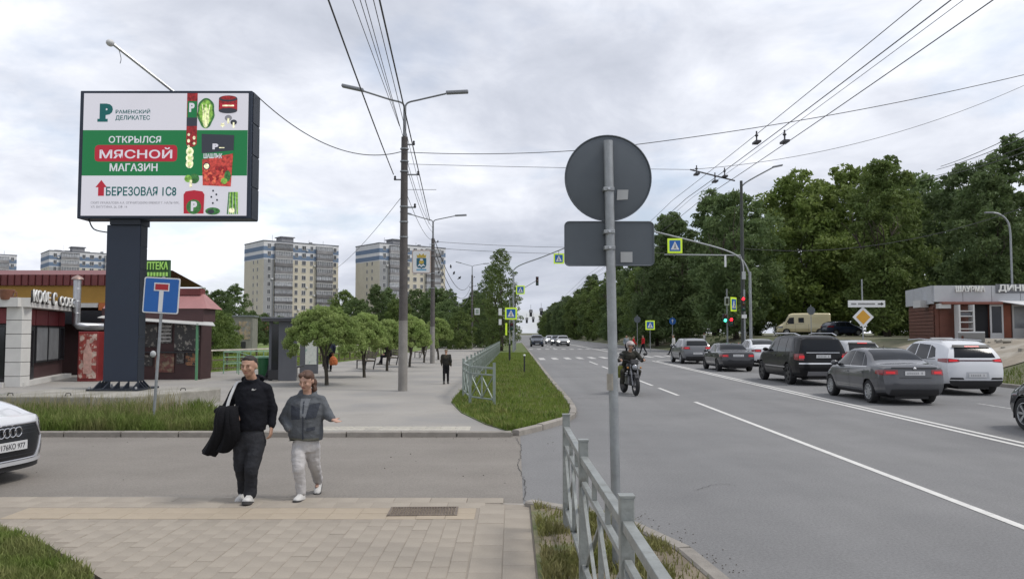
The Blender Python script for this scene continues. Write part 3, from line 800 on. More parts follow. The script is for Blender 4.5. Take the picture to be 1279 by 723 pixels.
# light green ramp railing by the kiosk
ramp = empty("ramp_railing", (-11.9, 36.5, .06), 0, "light green tubular ramp railing beside the kiosk", "railing")
gm = mat("ramp_green", (.22, .38, .26), .5, var=.15)
for k in range(6): MB().cyl((-.3 - .0 * k + k * .48 - .9, .4 * k, 0), (-.3 + k * .48 - .9, .4 * k, 1.02), .025, n=8).build("post", gm, ramp)
for z in (.45, .75, 1.0): MB().tube([(-1.2, 0, z), (1.2, 2.0, z)], .022, 8).build("rail", gm, ramp)
MB().tube([(-1.2, 0, .98), (-.3, -.6, .98), (1.4, -.4, .45)], .022, 8).build("rail", gm, ramp)
MB().tube([(-1.2, 0, .55), (-.3, -.6, .55), (1.4, -.4, .1)], .022, 8).build("rail", gm, ramp)
MB().cyl((-.3, -.6, 0), (-.3, -.6, .98), .025, n=8).build("post", gm, ramp)
bin_ = empty("green_bin", (-10.55, 34.2, .06), 0, "green litter bin behind the man's shoulder", "bin")
MB().lathe([(.2, 0), (.24, .1), (.26, .75), (.24, .76), (.22, .2)], n=16).build("drum", mat("bin_green", (.03, .16, .06), .5), bin_, smooth=True)
MB().lathe([(.27, .75), (.28, .79), (.2, .84), (.02, .86)], n=16).build("lid", _mats["bin_green"], bin_, smooth=True)

lowb = empty("low_substation", (-26.0, 76, .1), .15, "small grey flat-roofed block with a faded mural on the lawn", "building")
MB().bx((-1.1, 0, 0), (1.35, 3, 3.35)).build("wall", mat("substation_render", (.22, .21, .19), .9, var=.2, vscale=1.5), lowb)
MB().bx((-1.2, -.1, 3.35), (1.45, 3.1, 3.5)).build("roof", M_PARA, lowb)
MB().bx((.1, -.03, 1.2), (1.15, -.004, 2.9)).build("mural", mat("mural_faded", (.33, .25, .17), .9, var=.5, vscale=3, col2=(.2, .2, .2), c2scale=2.5), lowb)
MB().bx((.3, -.04, .1), (.75, -.004, 1.0)).build("door", M_DARKF, lowb)

# ------------------------------------------------------------------ bus shelter, info board, benches, lawn railing
M_SHEL = mat("shelter_grey", (.115, .12, .135), .55, var=.1, vscale=1.5)
sh = empty("bus_shelter", (-9.0, 31.0, .06), 0, "grey bus shelter with flat roof and wide end panel by the first willow", "bus shelter")
MB().bx((-.02, 0, 0), (.68, .09, 2.3)).build("end_panel", M_SHEL, sh, bev=.01)
MB().bx((-.42, .1, 0), (-.3, .22, 2.3)).bx((-.42, 3.4, 0), (-.3, 3.52, 2.3)).build("frame_post", M_SHEL, sh)
MB().bx((-.3, .04, .25), (-.02, .06, 2.2)).build("glass_pane", M_SGLASS, sh)
MB().bx((-.36, .3, .25), (-.345, 3.4, 2.2)).build("glass_pane", M_SGLASS, sh)
MB().bx((-.62, -.25, 2.3), (1.15, 3.7, 2.4)).build("roof", mat("shelter_roof", (.10, .10, .11), .5), sh, bev=.02)
MB().bx((-.66, -.29, 2.4), (1.2, 3.74, 2.46)).build("roof_edge", M_PARA, sh)
MB().bx((-.25, .6, .42), (.2, 3.0, .48)).bx((-.1, .8, 0), (-.02, .9, .42)).bx((-.1, 2.7, 0), (-.02, 2.8, .42)).build("bench_seat", M_DARKF, sh)
MB().bx((-.42, .0, .05), (.0, .25, .42)).build("litter_box", M_DARKF, sh, bev=.02)
ib = empty("info_board", (-9.05, 36.6, .06), .25, "slim grey information stand with a pale green poster near the bus shelter", "information board")
MB().bx((-.6, 0, 0), (.22, .09, 2.05)).build("frame", M_SHEL, ib, bev=.01)
po = MB().bx((-.36, -.012, .42), (.14, -.002, 1.95)).build("poster", mat("poster_pale", (.62, .65, .60), .5, var=.2, vscale=5, col2=(.3, .45, .38), c2scale=4, c2lo=.58, c2hi=.62), ib)
def bench(x, y, rz, label):
    b = empty("park_bench", (x, y, .06), rz, label, "bench", "benches along the lawn railing")
    wd = mat("bench_wood", (.17, .145, .11), .8, var=.25, vscale=4)
    for k in range(4): MB().box((0, -.2 + k * .13, .45), (1.7, .1, .035)).build("slat", wd, b)
    for k in range(3): MB().box((0, .30 + k * .05, .58 + k * .13), (1.7, .03, .1)).build("back_slat", wd, b)
    for s in (-.7, .7):
        MB().bar((s, -.2, 0), (s, -.2, .43), .05, .05).bar((s, .22, 0), (s, .42, .92), .05, .05).bar((s, -.22, .41), (s, .28, .41), .05, .04).build("leg_frame", M_DARKF, b)
    return b
bench(-7.6, 41.5, radians(-62), "slatted bench just behind the second willow, nearest of the benches")
bench(-7.2, 47.0, radians(-64), "slatted bench with a seated person in black by the lamp pole")
bench(-6.9, 60.0, radians(-70), "farthest slatted bench along the lawn railing")
lr = empty("lawn_railing", (0, 0, .06), 0, "low wooden and metal railing along the edge of the lawn", "railing")
path = [Vector((p[0] - .15, p[1], 0)) for p in LAWN[:4]]
pst = MB().bx((-.045, -.045, 0), (.045, .045, 1.0)).mesh("post", mat("rail_post_olive", (.12, .105, .06), .7, var=.2))
tops = mat("rail_top_wood", (.52, .48, .41), .7, var=.2)
for i in range(3):
    a, b = path[i], path[i + 1]; n = max(2, int((b - a).length / 1.1))
    for k in range(n): link("post", pst, None, lr, a.lerp(b, k / n))
    for z, mm in ((1.02, tops), (.55, _mats["rail_post_olive"]), (.15, _mats["rail_post_olive"])):
        MB().bar(a + Vector((0, 0, z)), b + Vector((0, 0, z)), .12 if z > 1 else .05, .07).build("rail", mm, lr)

# ------------------------------------------------------------------ food kiosk up the bank on the right
rk = empty("shawarma_kiosk", (25.35, 48.0, 1.52), 0, "grey food kiosk with white roof letters ШАУРМА and ДИННЕР on the right bank", "kiosk")
M_GCLAD = mat("grey_cladding", (.44, .45, .47), .6, var=.08, vscale=1.5)
M_WOODR = mat("brown_cladding", (.13, .045, .028), .6, var=.25, vscale=2)
K0 = (1.35, 5.8)      # far end of the slanting left side
MB().add([(0, 0, 0), (10, 0, 0), (10, 6, 0), K0 + (0,), (0, 0, 2.2), (10, 0, 2.2), (10, 6, 2.2), K0 + (2.2,)], [(0, 1, 5, 4), (1, 2, 6, 5), (2, 3, 7, 6), (3, 0, 4, 7), (4, 5, 6, 7)]).build("wall", M_WOODR, rk)
for k in range(6):
    x = -.12 + k * 1.72
    MB().bx((x, -.22, 2.25), (x + 1.69, -.02, 3.22)).build("fascia_panel", M_GCLAD, rk)
for k in range(3):
    a = Vector((-.14, -.05, 0)).lerp(Vector((K0[0] - .16, K0[1], 0)), k / 3 + .003); b_ = Vector((-.14, -.05, 0)).lerp(Vector((K0[0] - .16, K0[1], 0)), (k + 1) / 3 - .003)
    MB().bar(a + Vector((0, 0, 2.68)), b_ + Vector((0, 0, 2.68)), .14, 1.08).build("fascia_panel", M_GCLAD, rk)
MB().add([(-.1, -.1, 3.2), (10.2, -.1, 3.2), (10.2, 6, 3.2), (1.2, 5.9, 3.2)], [(0, 1, 2, 3)]).build("roof", M_PARA, rk)
bk = mat("letter_backing_dark", (.16, .165, .18), .7)
link("lettering", text_mesh("ШАУРМА", 1.75, .36, bold=.02, extrude=.04), M_LETW, rk, (2.0, -.3, 3.02))
link("lettering", text_mesh("ДИННЕР", 2.55, .46, bold=.02, extrude=.04), M_LETW, rk, (4.95, -.3, 3.04))
MB().bx((3.55, -.25, 2.76), (6.4, -.225, 3.3)).build("letter_backing_or_shadow", bk, rk)
MB().bx((.2, -.5, 2.1), (3.8, -.0, 2.24)).build("soffit", mat("soffit_red", (.20, .07, .05), .6), rk)
aw = MB(); aw.add([(3.6, -.1, 2.33), (10, -.1, 2.33), (10, -2.0, 1.9), (4.9, -2.0, 1.9), (3.6, -.1, 2.29), (10, -.1, 2.29), (10, -2.0, 1.86), (4.9, -2.0, 1.86)], [(3, 2, 1, 0), (4, 5, 6, 7), (0, 4, 7, 3), (3, 7, 6, 2)])
aw.build("awning", mat("awning_white", (.62, .62, .62), .7), rk)
M_WFRM = mat("white_frame", (.52, .52, .51), .5)
def frame_door(name, x0, x1, z0, z1, parent, y=-.02, inner=M_SGLASS, solid=0.0):
    o = MB().bx((x0, y - .05, z0), (x0 + .1, y, z1)).bx((x1 - .1, y - .05, z0), (x1, y, z1)).bx((x0 + .1, y - .05, z1 - .1), (x1 - .1, y, z1)).bx((x0 + .1, y - .05, z0), (x1 - .1, y, z0 + .12 + solid)).build(name, M_WFRM, parent)
    MB().bx((x0 + .1, y - .02, z0 + .12 + solid), (x1 - .1, y + .005, z1 - .1)).build("pane", inner, o)
    return o
MB().bx((2.15, -.03, .02), (3.15, -.006, 2.08)).build("doorway", mat("doorway_dark", (.012, .012, .014), .8), rk)
frame_door("door", 3.15, 3.95, .02, 2.08, rk, y=-.2, solid=.25)
frame_door("window", 4.6, 5.65, .05, 2.08, rk, inner=M_SGLASSL, solid=.5)
MB().bx((5.75, -.04, .5), (9.5, -.006, 2.05)).build("serving_hatch", mat("doorway_dark", (.012, .012, .014), .8), rk)
rack = empty("display_rack", (26.75, 47.4, 1.52), 0, "white shelf rack beside the food kiosk doorway", "rack")
for x in (-.42, .42): MB().bx((x - .05, -.3, 0), (x + .05, .2, 2.05)).build("upright", M_WFRM, rack)
for z in (.2, .6, 1.0, 1.35, 1.65): MB().bx((-.37, -.28, z), (.37, .2, z + .06)).build("shelf", M_WFRM, rack)
MB().bx((-.3, -.2, 1.41), (.3, .1, 1.6)).build("goods", M_SHEL, rack)
cr = empty("wooden_crate", (31.9, 46.0, 1.5), 0, "pale plywood box in front of the food kiosk", "crate")
cm_ = mat("plywood", (.36, .22, .11), .75, var=.2, vscale=3)
MB().bx((-1.4, 0, 0), (1.4, .9, .95)).build("body", cm_, cr)
MB().bx((-1.46, -.05, .95), (1.46, .95, 1.02)).build("lid", cm_, cr)
for x in (-1.38, 0, 1.3): MB().bx((x, -.03, 0), (x + .09, -.002, .95)).build("batten", cm_, cr)

# slatted brown side and clutter of the food kiosk, works rubble on the bank
for k in range(9):
    a = Vector((-.03, .1, .12 + k * .22)); b_ = Vector((K0[0] - .06, K0[1] - .05, .12 + k * .22)); MB().bar(a, b_, .03, .17).build("side_slat", M_WOODR, rk)
MB().bx((-.35, 1.0, 1.95), (.15, 1.9, 2.4)).build("air_conditioner", M_WFRM, rk)
MB().bx((.05, -.42, 1.85), (.75, -.03, 2.14)).build("rolled_blind", M_WFRM, rk)
for (x0, x1, mm) in ((4.05, 4.5, mat("panel_rust", (.24, .075, .04), .6, var=.2)), (.25, .85, M_WOODR)): MB().bx((x0, -.06, .1), (x1, -.004, 2.05)).build("wall_panel", mm, rk)
rnd = random.Random(31); rb_ = MB()
for _ in range(230):
    x = rnd.gauss(20.6, 1.3); y = 40 + rnd.gauss(0, 1.6); h = .55 * exp(-((x - 20.4) / 1.3) ** 2 - ((y - 40.3) / 1.3) ** 2)
    r = rnd.uniform(.06, .24); M_ = Matrix.Rotation(rnd.uniform(0, 3), 3, 'Z') @ Matrix.Rotation(rnd.uniform(0, 3), 3, 'X')
    rb_.box((x, y, tz(x, y) + h + r * .3), (r * 1.5, r, r * .8), M=M_)
tag(rb_.build("rubble", mat("rubble_stone", (.30, .28, .24), .95, var=.35, vscale=1.5)), "heap of broken stone and soil behind the silver hatchback", "rubble", kind="stuff")
for i, (x, y, rz, ln, lb) in enumerate(((22.4, 42.0, .4, 1.6, "leaning grey concrete slab left of the food kiosk"), (23.6, 41.2, -.5, 1.2, "short grey concrete slab lying by the rubble"))):
    t = empty("concrete_slab", (x, y, tz(x, y) + .1), rz, lb, "slab"); MB().box((0, 0, .28), (ln, .14, .6), M=Matrix.Rotation(.5, 3, 'X')).build("slab", M_TGREY, t, bev=.02); MB().bar((-ln / 3, 0, 0), (-ln / 3, -.1, .35), .1, .1).build("prop", M_WOODR, t)
# ------------------------------------------------------------------ trees
def leafmat(name, a, b, sc=.6):
    return mat(name, a, .6, var=.3, vscale=2.2, objvar=.16, col2=b, c2scale=sc, c2lo=.4, c2hi=.62, trans=.38, spec=.3)
M_LF = [leafmat("leaf_deep", (.112, .165, .064), (.165, .222, .086)), leafmat("leaf_mid", (.13, .185, .055), (.185, .24, .072)), leafmat("leaf_light", (.16, .225, .055), (.225, .285, .08))]
M_WILLOW = leafmat("leaf_willow", (.255, .345, .105), (.35, .43, .155), 1.4)
M_BARK = mat("bark", (.085, .07, .055), .95, var=.3, vscale=3, bump=.7, bscale=12)
M_BARKD = mat("bark_dark", (.07, .06, .047), .95, var=.3, vscale=6)
def leaf_cloud(clusters, per, size, seed, droop=0.0, flat=.6):
    """many small bent leaf faces spread through the given clusters (centre, radius)"""
    rnd = random.Random(seed); vs = []; fs = []
    for (c, r) in clusters:
        n = int(per * (r[0] * r[1] * r[2]) ** .5) if per > 0 else int(-per)
        for _ in range(n):
            a = rnd.uniform(0, 2 * pi); cz = rnd.uniform(-1, 1); q = rnd.random() ** .45
            s_ = sqrt(1 - cz * cz)
            p = Vector((c[0] + r[0] * q * s_ * cos(a), c[1] + r[1] * q * s_ * sin(a), c[2] + r[2] * q * cz))
            n_ = Vector((rnd.gauss(0, 1), rnd.gauss(0, 1), rnd.gauss(.5, flat))).normalized()
            u = n_.orthogonal().normalized(); v = n_.cross(u)
            t = rnd.uniform(0, 2 * pi); u, v = u * cos(t) + v * sin(t), v * cos(t) - u * sin(t)
            sz = size * rnd.uniform(.55, 1.25)
            o = len(vs)
            dz = Vector((0, 0, -droop * sz))
            vs += [p - u * sz, p + v * sz * .42 + n_ * sz * .12, p + u * sz + dz, p - v * sz * .42 + n_ * sz * .12]
            fs.append((o, o + 1, o + 2, o + 3))
    return vs, fs
def branchy(mb, p, d, length, r, depth, rnd, ends, spread=.7, up=.25):
    n = 4; pts = [Vector(p)]; rr = [r]; q = Vector(p); dd = Vector(d).normalized()
    for k in range(n):
        dd = (dd + Vector((rnd.gauss(0, .12), rnd.gauss(0, .12), rnd.gauss(up * .15, .08)))).normalized()
        q = q + dd * length / n; pts.append(q.copy()); rr.append(r * (1 - .45 * (k + 1) / n))
    mb.tube(pts, rr, 7 if depth > 1 else 5)
    ends.append((q.copy(), length))
    if depth > 0:
        for k in range(rnd.choice((2, 3, 3))):
            a = rnd.uniform(0, 2 * pi); nd = (dd + Vector((cos(a) * spread, sin(a) * spread, up))).normalized()
            b = pts[rnd.choice((2, 3, 4))]
            branchy(mb, b, nd, length * rnd.uniform(.6, .8), rr[-1] * .85, depth - 1, rnd, ends, spread, up)
def big_tree(seed, H, R, crown0, lobes, leafn, lsize, pointy=.0):
    rnd = random.Random(seed); mb = MB(); ends = []
    branchy(mb, (0, 0, -.1), (0, 0, 1), H * .36, H * .017 + .07, 3, rnd, ends, .75, .45)
    cl = []
    for k in range(lobes):
        t = (k + .5) / lobes
        z = crown0 + (H - crown0) * (t ** .9)
        prof = sin(pi * min(1, (.12 + .86 * t)) ** (1.0 - .25 * pointy)) ** .6
        a = k * 2.399 + rnd.uniform(-.5, .5); rad = R * prof * rnd.uniform(.35, .82)
        s = R * rnd.uniform(.24, .42) * (1.1 - .45 * t)
        cl.append(((cos(a) * rad, sin(a) * rad, z - s * .3), (s, s, s * rnd.uniform(.6, .9))))
    cl2 = []
    for (c, r) in cl:      # each lobe breaks up into sprays
        for _ in range(9):
            d = Vector((rnd.gauss(0, 1), rnd.gauss(0, 1), rnd.gauss(.15, .8))).normalized()
            s = r[0] * rnd.uniform(.22, .5)
            cl2.append(((c[0] + d.x * r[0] * .85, c[1] + d.y * r[1] * .85, c[2] + d.z * r[2] * .85), (s, s, s * .7)))
    tot = sum((r[0] * r[1] * r[2]) ** .5 for _, r in cl + cl2)
    vs, fs = leaf_cloud(cl + cl2, leafn / tot, lsize, seed + 3)
    me = bpy.data.meshes.new("crown"); me.from_pydata(vs, [], fs)
    return mb.mesh("trunk", M_BARK, True), me
# prototypes: (trunk, crown) of the same kind share their mesh data
PT = {
    'broad': big_tree(11, 15, 5.6, 1.6, 40, 24000, .23),
    'broad2': big_tree(12, 16, 5.0, 1.8, 40, 24000, .22),
    'round': big_tree(13, 13.5, 5.2, 1.4, 38, 24000, .22),
    'tall': big_tree(14, 17, 4.2, 2.0, 42, 22000, .22, .7),
    'small': big_tree(15, 8, 3.6, .6, 28, 13000, .17),
    'thin': big_tree(16, 11, 2.2, .8, 70, 13000, .11, .55),
}
_cv = {}
def tree(kind, x, y, s, leaf, label, group=None, z=None, name="leafy_tree", rz=None, sx=1.0):
    z = tz(x, y) if z is None else z
    rz = random.uniform(0, 6.28) if rz is None else rz
    t = empty(name, (x, y, z), rz, label, "tree", group); t.scale = (s * sx, s * sx, s)
    tr, cr_ = PT[kind]
    key = (kind, leaf)
    if key not in _cv:
        me = cr_.copy(); me.materials.clear(); me.materials.append(M_LF[leaf] if isinstance(leaf, int) else leaf); _cv[key] = me
    link("trunk", tr, None, t); link("crown", _cv[key], None, t)
    return t
random.seed(21)
ORDW = ['first', 'second', 'third', 'fourth', 'fifth', 'sixth', 'seventh', 'eighth', 'ninth', 'tenth', 'eleventh', 'twelfth', 'thirteenth', 'fourteenth', 'fifteenth', 'sixteenth', 'seventeenth', 'eighteenth', 'nineteenth', 'twentieth', 'twenty-first', 'twenty-second', 'twenty-third', 'twenty-fourth', 'twenty-fifth', 'twenty-sixth']
# right bank: big trees behind the kiosk and junction, left to right
spec = [('broad', 23.5, 84, 1.02, 0, "dark tree left of the trolley pole at the junction"), ('broad2', 20.5, 100, 1.0, 0, "dark tree behind the hanging crossing sign on the right"),
        ('round', 36.5, 102, 1.52, 2, "bright light green tree right of the trolley pole"), ('broad', 43.0, 101, 1.42, 2, "light green tree behind the yellow van"),
        ('tall', 37.5, 80, 1.05, 1, "tall mid green tree in the gap above the white direction sign"), ('broad2', 39.5, 66, .86, 0, "dark tree just left of the food kiosk"),
        ('tall', 44.5, 70, 1.03, 0, "tall dark tree rising behind the food kiosk roof"), ('broad', 51.0, 72, 1.06, 0, "dark tree behind the letters of the food kiosk"),
        ('broad2', 55.5, 68, 1.0, 0, "dark tree at the right edge behind the curved lamp post"), ('broad', 48.0, 84, 1.2, 0, "very tall dark tree standing back behind the food kiosk"),
        ('round', 44.5, 120, 1.5, 1, "tall mid green tree standing back behind the yellow van"), ('broad', 62, 82, 1.15, 0, "large dark tree beyond the right end of the kiosk row"),
        ('broad2', 28.5, 112, 1.25, 0, "dark tree standing back between the trolley pole and the light green tree"), ('broad', 57, 112, 1.5, 0, "tallest dark tree far back above the food kiosk"), ('round', 50.5, 108, 1.55, 1, "mid green tree far back above the direction board"), ('tall', 24, 122, 1.1, 0, "dark pointed tree left of the lamp arm of the trolley pole")]
for (k, x, y, s, lf, lb) in spec: tree(k, x, y, s, lf, lb, "big trees behind the right bank")
for i in range(9):
    tree('small', 34 + i * 6.0, 104 + (i % 3) * 3 + 8, .8 + .12 * (i % 3), 0, ORDW[i] + " undergrowth shrub from the left under the big trees on the right bank", "undergrowth shrubs under the big trees", name="undergrowth_shrub")
# right-hand street row running away
for i in range(26):
    y = 108 + i * 13.5; x = 20.2 + (i % 3) * 1.4 - .006 * y
    tree(('broad', 'round', 'broad2', 'tall')[i % 4], x, y, .82 + .16 * ((i * 7) % 5) / 5, (0, 1, 0, 0, 1)[i % 5], ORDW[i] + " street tree beyond the crossing in the row on the right side", "street trees in the right-hand row")
    if i % 2 == 0: tree('broad2', x + 9, y + 5, .95, 0, ORDW[i // 2] + " dark tree standing behind the right-hand street row, counted from the crossing", "second row trees on the right")
# left side: birch by the lamp posts, bushes, wood in front of the towers
tree('thin', -1.2, 82, .96, 1, "slender birch-like tree rising beside the crossing sign on the left", sx=1.15)
tree('thin', -2.6, 100, .95, 0, "second slender tree behind the crossing sign on the left", sx=1.3)
for i in range(16):
    y = 125 + i * 17
    tree(('round', 'small', 'broad')[i % 3], -5.5 - (i % 2) * 2.5, y, (.62, .95, .55)[i % 3], i % 2, ORDW[i] + " street tree counted up the road in the row on the left side", "street trees in the left-hand row")
for i, (px, y, s, k, lf) in enumerate(sorted([(575, 92, .62, 'small', 1), (560, 98, .85, 'small', 0), (600, 105, .9, 'small', 1), (545, 120, .75, 'round', 0), (520, 132, .70, 'broad', 0), (497, 120, .60, 'round', 1), (470, 126, .68, 'broad2', 0), (446, 118, .60, 'round', 0), (430, 135, .70, 'broad', 1), (560, 150, .72, 'broad2', 0), (585, 160, .75, 'round', 0), (485, 150, .74, 'broad2', 0)])):
    p = at(px, 430, y)
    tree(k, p.x, y, s * .86, lf, ORDW[i] + " tree from the left in the tree belt before the apartment towers", "tree belt before the apartment towers", z=0)
for i, (px, y, s, k, lf, lb) in enumerate([(265, 60, .50, 'small', 1, "light green bush beside the kiosk ramp"), (272, 84, .42, 'broad', 0, "dark tree behind the kiosk ramp bushes"), (292, 98, .48, 'broad2', 0, "dark tree behind the small grey substation"), (314, 110, .36, 'round', 0, "dark tree at the foot of the left apartment tower"), (248, 90, .5, 'round', 0, "dark tree behind the pink kiosk roof"), (280, 66, .42, 'small', 1, "small round bush on the lawn near the substation"), (330, 120, .32, 'broad', 0, "dark tree beside the brick base of the left tower"), (350, 125, .33, 'round', 0, "dark tree behind the bus shelter roof")]):
    tree(k, at(px, 430, y).x, y, s, lf, lb, z=.05)

# pollarded willows on the pavement
def willow(seed, W, H):
    rnd = random.Random(seed); mb = MB(); heads = []
    mb.tube(catmull([(.08, 0, -.05), (.06, .02, .4), (-.04, .03, .95)], 4), [.078, .07, .066, .062, .06, .058, .056, .054, .052], 8)
    for k in range(7):
        a = k * 2 * pi / 7 + rnd.uniform(-.3, .3); q = rnd.uniform(.5, .95)
        e = Vector((cos(a) * W * .33 * q, sin(a) * W * .33 * q, H * rnd.uniform(.64, .78)))
        mb.tube(catmull([(-.01 + .03 * cos(a), .03 * sin(a), .5 + .3 * rnd.random()), (cos(a) * .17 * q, sin(a) * .17 * q, 1.1), e], 4), [.036 - .003 * j for j in range(9)], 6); heads.append(e)
    cl = []
    for e in heads + [Vector((0, 0, H * .82)), Vector((.2, -.1, H * .8))]:
        for _ in range(11):
            d = Vector((rnd.gauss(0, 1), rnd.gauss(0, 1), rnd.gauss(.1, .6)))
            c = e + Vector((d.x * W * .12, d.y * W * .12, d.z * H * .08))
            # dome: pull to the umbrella outline
            rr_ = hypot(c.x, c.y) / (W * .5)
            ztop = H * (.62 + .38 * sqrt(max(0, 1 - min(1, rr_) ** 2)))
            c.z = min(c.z, ztop - .18)
            s = rnd.uniform(.12, .27); cl.append((c, (s, s, s * .75)))
    for k in range(210):
        a = rnd.uniform(0, 2 * pi); q = sqrt(rnd.random()); x, y = cos(a) * q * W * .5, sin(a) * q * W * .5
        zt = H * (.50 + .50 * sqrt(max(0, 1 - q * q)) ** 1.1) - rnd.uniform(.02, .40)
        s = rnd.uniform(.09, .22); cl.append((Vector((x, y, zt)), (s, s, s * .8)))
    vs, fs = leaf_cloud(cl, -150, .052, seed, droop=.6, flat=1.0)
    # upright whippy shoots
    me = bpy.data.meshes.new("crown"); me.from_pydata(vs, [], fs); me.materials.append(M_WILLOW)
    return mb.mesh("trunk", M_BARKD, True), me
WP = [willow(31, 2.55, 2.62), willow(32, 1.8, 2.6), willow(35, 1.65, 2.5), willow(37, 1.95, 2.66)]
wl = ["first and largest pollarded willow, beside the bus shelter", "second pollarded willow, in front of the first bench", "third pollarded willow, left of the near lamp pole", "fourth pollarded willow, just right of the near lamp pole", "fifth pollarded willow, beyond the second lamp pole", "farthest small pollarded willow of the row"]
for i, (px, py, s) in enumerate([(405, 480.5, 1.06), (454, 471, 1.02), (485, 463, 1.0), (513, 458, 1.05), (529, 452.5, .96), (546, 449, 1.1)]):
    Y = 1840 / (py - 416); p = at(px, py, Y)
    t = empty("pollard_willow", (p.x, Y, .06), 1.3 * i, wl[i], "tree", "pollarded willows along the pavement"); t.scale = (s, s, s)
    link("trunk", WP[(0, 1, 2, 3, 2, 1)[i]][0], None, t); link("crown", WP[(0, 1, 2, 3, 2, 1)[i]][1], None, t)
# ------------------------------------------------------------------ LED billboard
M_NAVY = mat("billboard_navy", (.022, .032, .055), .5, var=.08, vscale=1.5)
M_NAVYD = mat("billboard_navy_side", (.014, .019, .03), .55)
BBY = 21.0
def bx_(px): return (px - 639.5) * BBY / 1000.0
bb = empty("billboard", (-10.2, BBY, .42), 0, "large LED advertising billboard on a dark navy column above the weeds", "billboard")
OX, OZ = -10.2, .42
def bp(px, py):
    p = at(px, py, BBY); return (p.x - OX, p.z - OZ)
# column
x0, _ = bp(131, 380); x1, _ = bp(173, 380); zt = bp(150, 281)[1]; zb = .22
MB().bx((x0, 0, zb), (x1, .42, zt)).build("column", M_NAVY, bb, bev=.008)
for k in range(7):
    h = (zt - zb) / 7
    MB().bx((x1 + .002, .02, zb + k * h + .015), (x1 + .012, .40, zb + (k + 1) * h - .015)).build("side_panel", M_NAVYD, bb)
MB().bx((x0 + .1, -.06, zt), (x1 + .02, .5, zt + .2)).build("collar", M_NAVYD, bb)
# base plate and gussets
cxm = (x0 + x1) / 2
MB().bx((cxm - .66, -.42, 0), (cxm + .66, .85, .05)).build("base_plate", M_NAVYD, bb)
for k in range(5):
    xx = cxm - .50 + k * .25
    MB().add([(xx - .02, -.38, .05), (xx - .012, -.001, .05), (xx - .012, -.001, .24), (xx + .012, -.38, .05), (xx + .012, -.001, .05), (xx + .012, -.001, .24)], [(0, 1, 2), (5, 4, 3), (0, 3, 4, 1), (1, 4, 5, 2), (2, 5, 3, 0)]).build("gusset", M_NAVYD, bb)
for s in (-1, 1):
    for k in range(3):
        yy = .05 + k * .16; xa = cxm + s * .435; xb = cxm + s * .64
        MB().add([(xa, yy - .012, .05), (xb, yy - .012, .05), (xa, yy - .012, .26), (xa, yy + .012, .05), (xb, yy + .012, .05), (xa, yy + .012, .26)], [(0, 1, 2), (5, 4, 3), (0, 3, 4, 1), (1, 4, 5, 2), (2, 5, 3, 0)]).build("gusset", M_NAVYD, bb, fix=True)
for s in (-1, 1):
    for q in (-.36, .79): MB().cyl((cxm + s * .6, q, .05), (cxm + s * .6, q, .11), .03, n=6).build("bolt", M_ZINC, bb)
# cabinet
X0, ZT = bp(104, 115.5); X1, ZB = bp(314.5, 274)
cab = MB().bx((X0, -.14, ZB), (X1, .5, ZT)).build("cabinet", M_NAVY, bb, bev=.02)
for k in range(4):
    zz0 = ZB + (ZT - ZB) * k / 4; MB().bx((X1 + .002, -.08, zz0 + .02), (X1 + .02, .46, zz0 + (ZT - ZB) / 4 - .02)).build("side_hatch", M_NAVYD, cab)
def lit(name, c, e=.62):
    c = tuple(c); fresh = ("screen_" + name) not in _mats
    m = mat("screen_" + name, tuple(.25 * q for q in c), .45, emit=c, estr=e)
    if fresh and name not in ("white", "green", "teal", "red", "grey_text", "charcoal"):
        t = m.node_tree; b = t.nodes["Principled BSDF"]; co = t.nodes.new("ShaderNodeTexCoord"); n = t.nodes.new("ShaderNodeTexNoise"); n.inputs["Scale"].default_value = 16; n.inputs["Detail"].default_value = 5
        t.links.new(co.outputs["Object"], n.inputs[0]); r = t.nodes.new("ShaderNodeMapRange"); r.inputs[1].default_value = .3; r.inputs[2].default_value = .7; r.inputs[3].default_value = .35; r.inputs[4].default_value = 1.5
        t.links.new(n.outputs["Fac"], r.inputs[0]); h = t.nodes.new("ShaderNodeVectorMath"); h.operation = 'SCALE'; h.inputs[0].default_value = c; t.links.new(r.outputs[0], h.inputs["Scale"]); t.links.new(h.outputs[0], b.inputs["Emission Color"])
    return m
S_WHITE = lit("white", (.80, .79, .87), .42); S_GREEN = lit("green", (.004, .16, .045), .55); S_TEAL = lit("teal", (.0, .075, .075), .7); S_RED = lit("red", (.40, .012, .03), .55)
S_DRED = lit("dark_red", (.20, .01, .012), .8); S_MEAT = lit("meat", (.36, .04, .03), .8); S_LETT = lit("lettuce", (.16, .32, .05), .8); S_LETTL = lit("lettuce_light", (.5, .6, .26), .8)
S_BLK = lit("charcoal", (.022, .025, .035), .8); S_CREAM = lit("cream", (.72, .70, .45), .8); S_GREYT = lit("grey_text", (.16, .16, .18), .8); S_LEAFD = lit("leaf_dark", (.03, .12, .03), .8)
scx0, scz1 = bp(109, 119); scx1, scz0 = bp(310, 270.5)
screen = MB().bx((scx0, -.155, scz0), (scx1, -.141, scz1)).build("screen", S_WHITE, cab)
W_, H_ = scx1 - scx0, scz1 - scz0
def sp(u, v): return (scx0 + u * W_, scz1 - v * H_)          # u,v from the top left of the screen
LAY = [0]
def art(name, outline, m):
    """flat print on the screen; later pieces lie a little in front"""
    LAY[0] += 1; y = -.1555 - LAY[0] * .0004
    pts = [sp(u, v) for (u, v) in outline]
    a = sum(pts[i][0] * pts[(i + 1) % len(pts)][1] - pts[(i + 1) % len(pts)][0] * pts[i][1] for i in range(len(pts)))
    if a < 0: pts = pts[::-1]
    n = len(pts)
    mb = MB(); mb.add([(p[0], y, p[1]) for p in pts], [tuple(range(n))])
    return mb.build(name, m, cab)
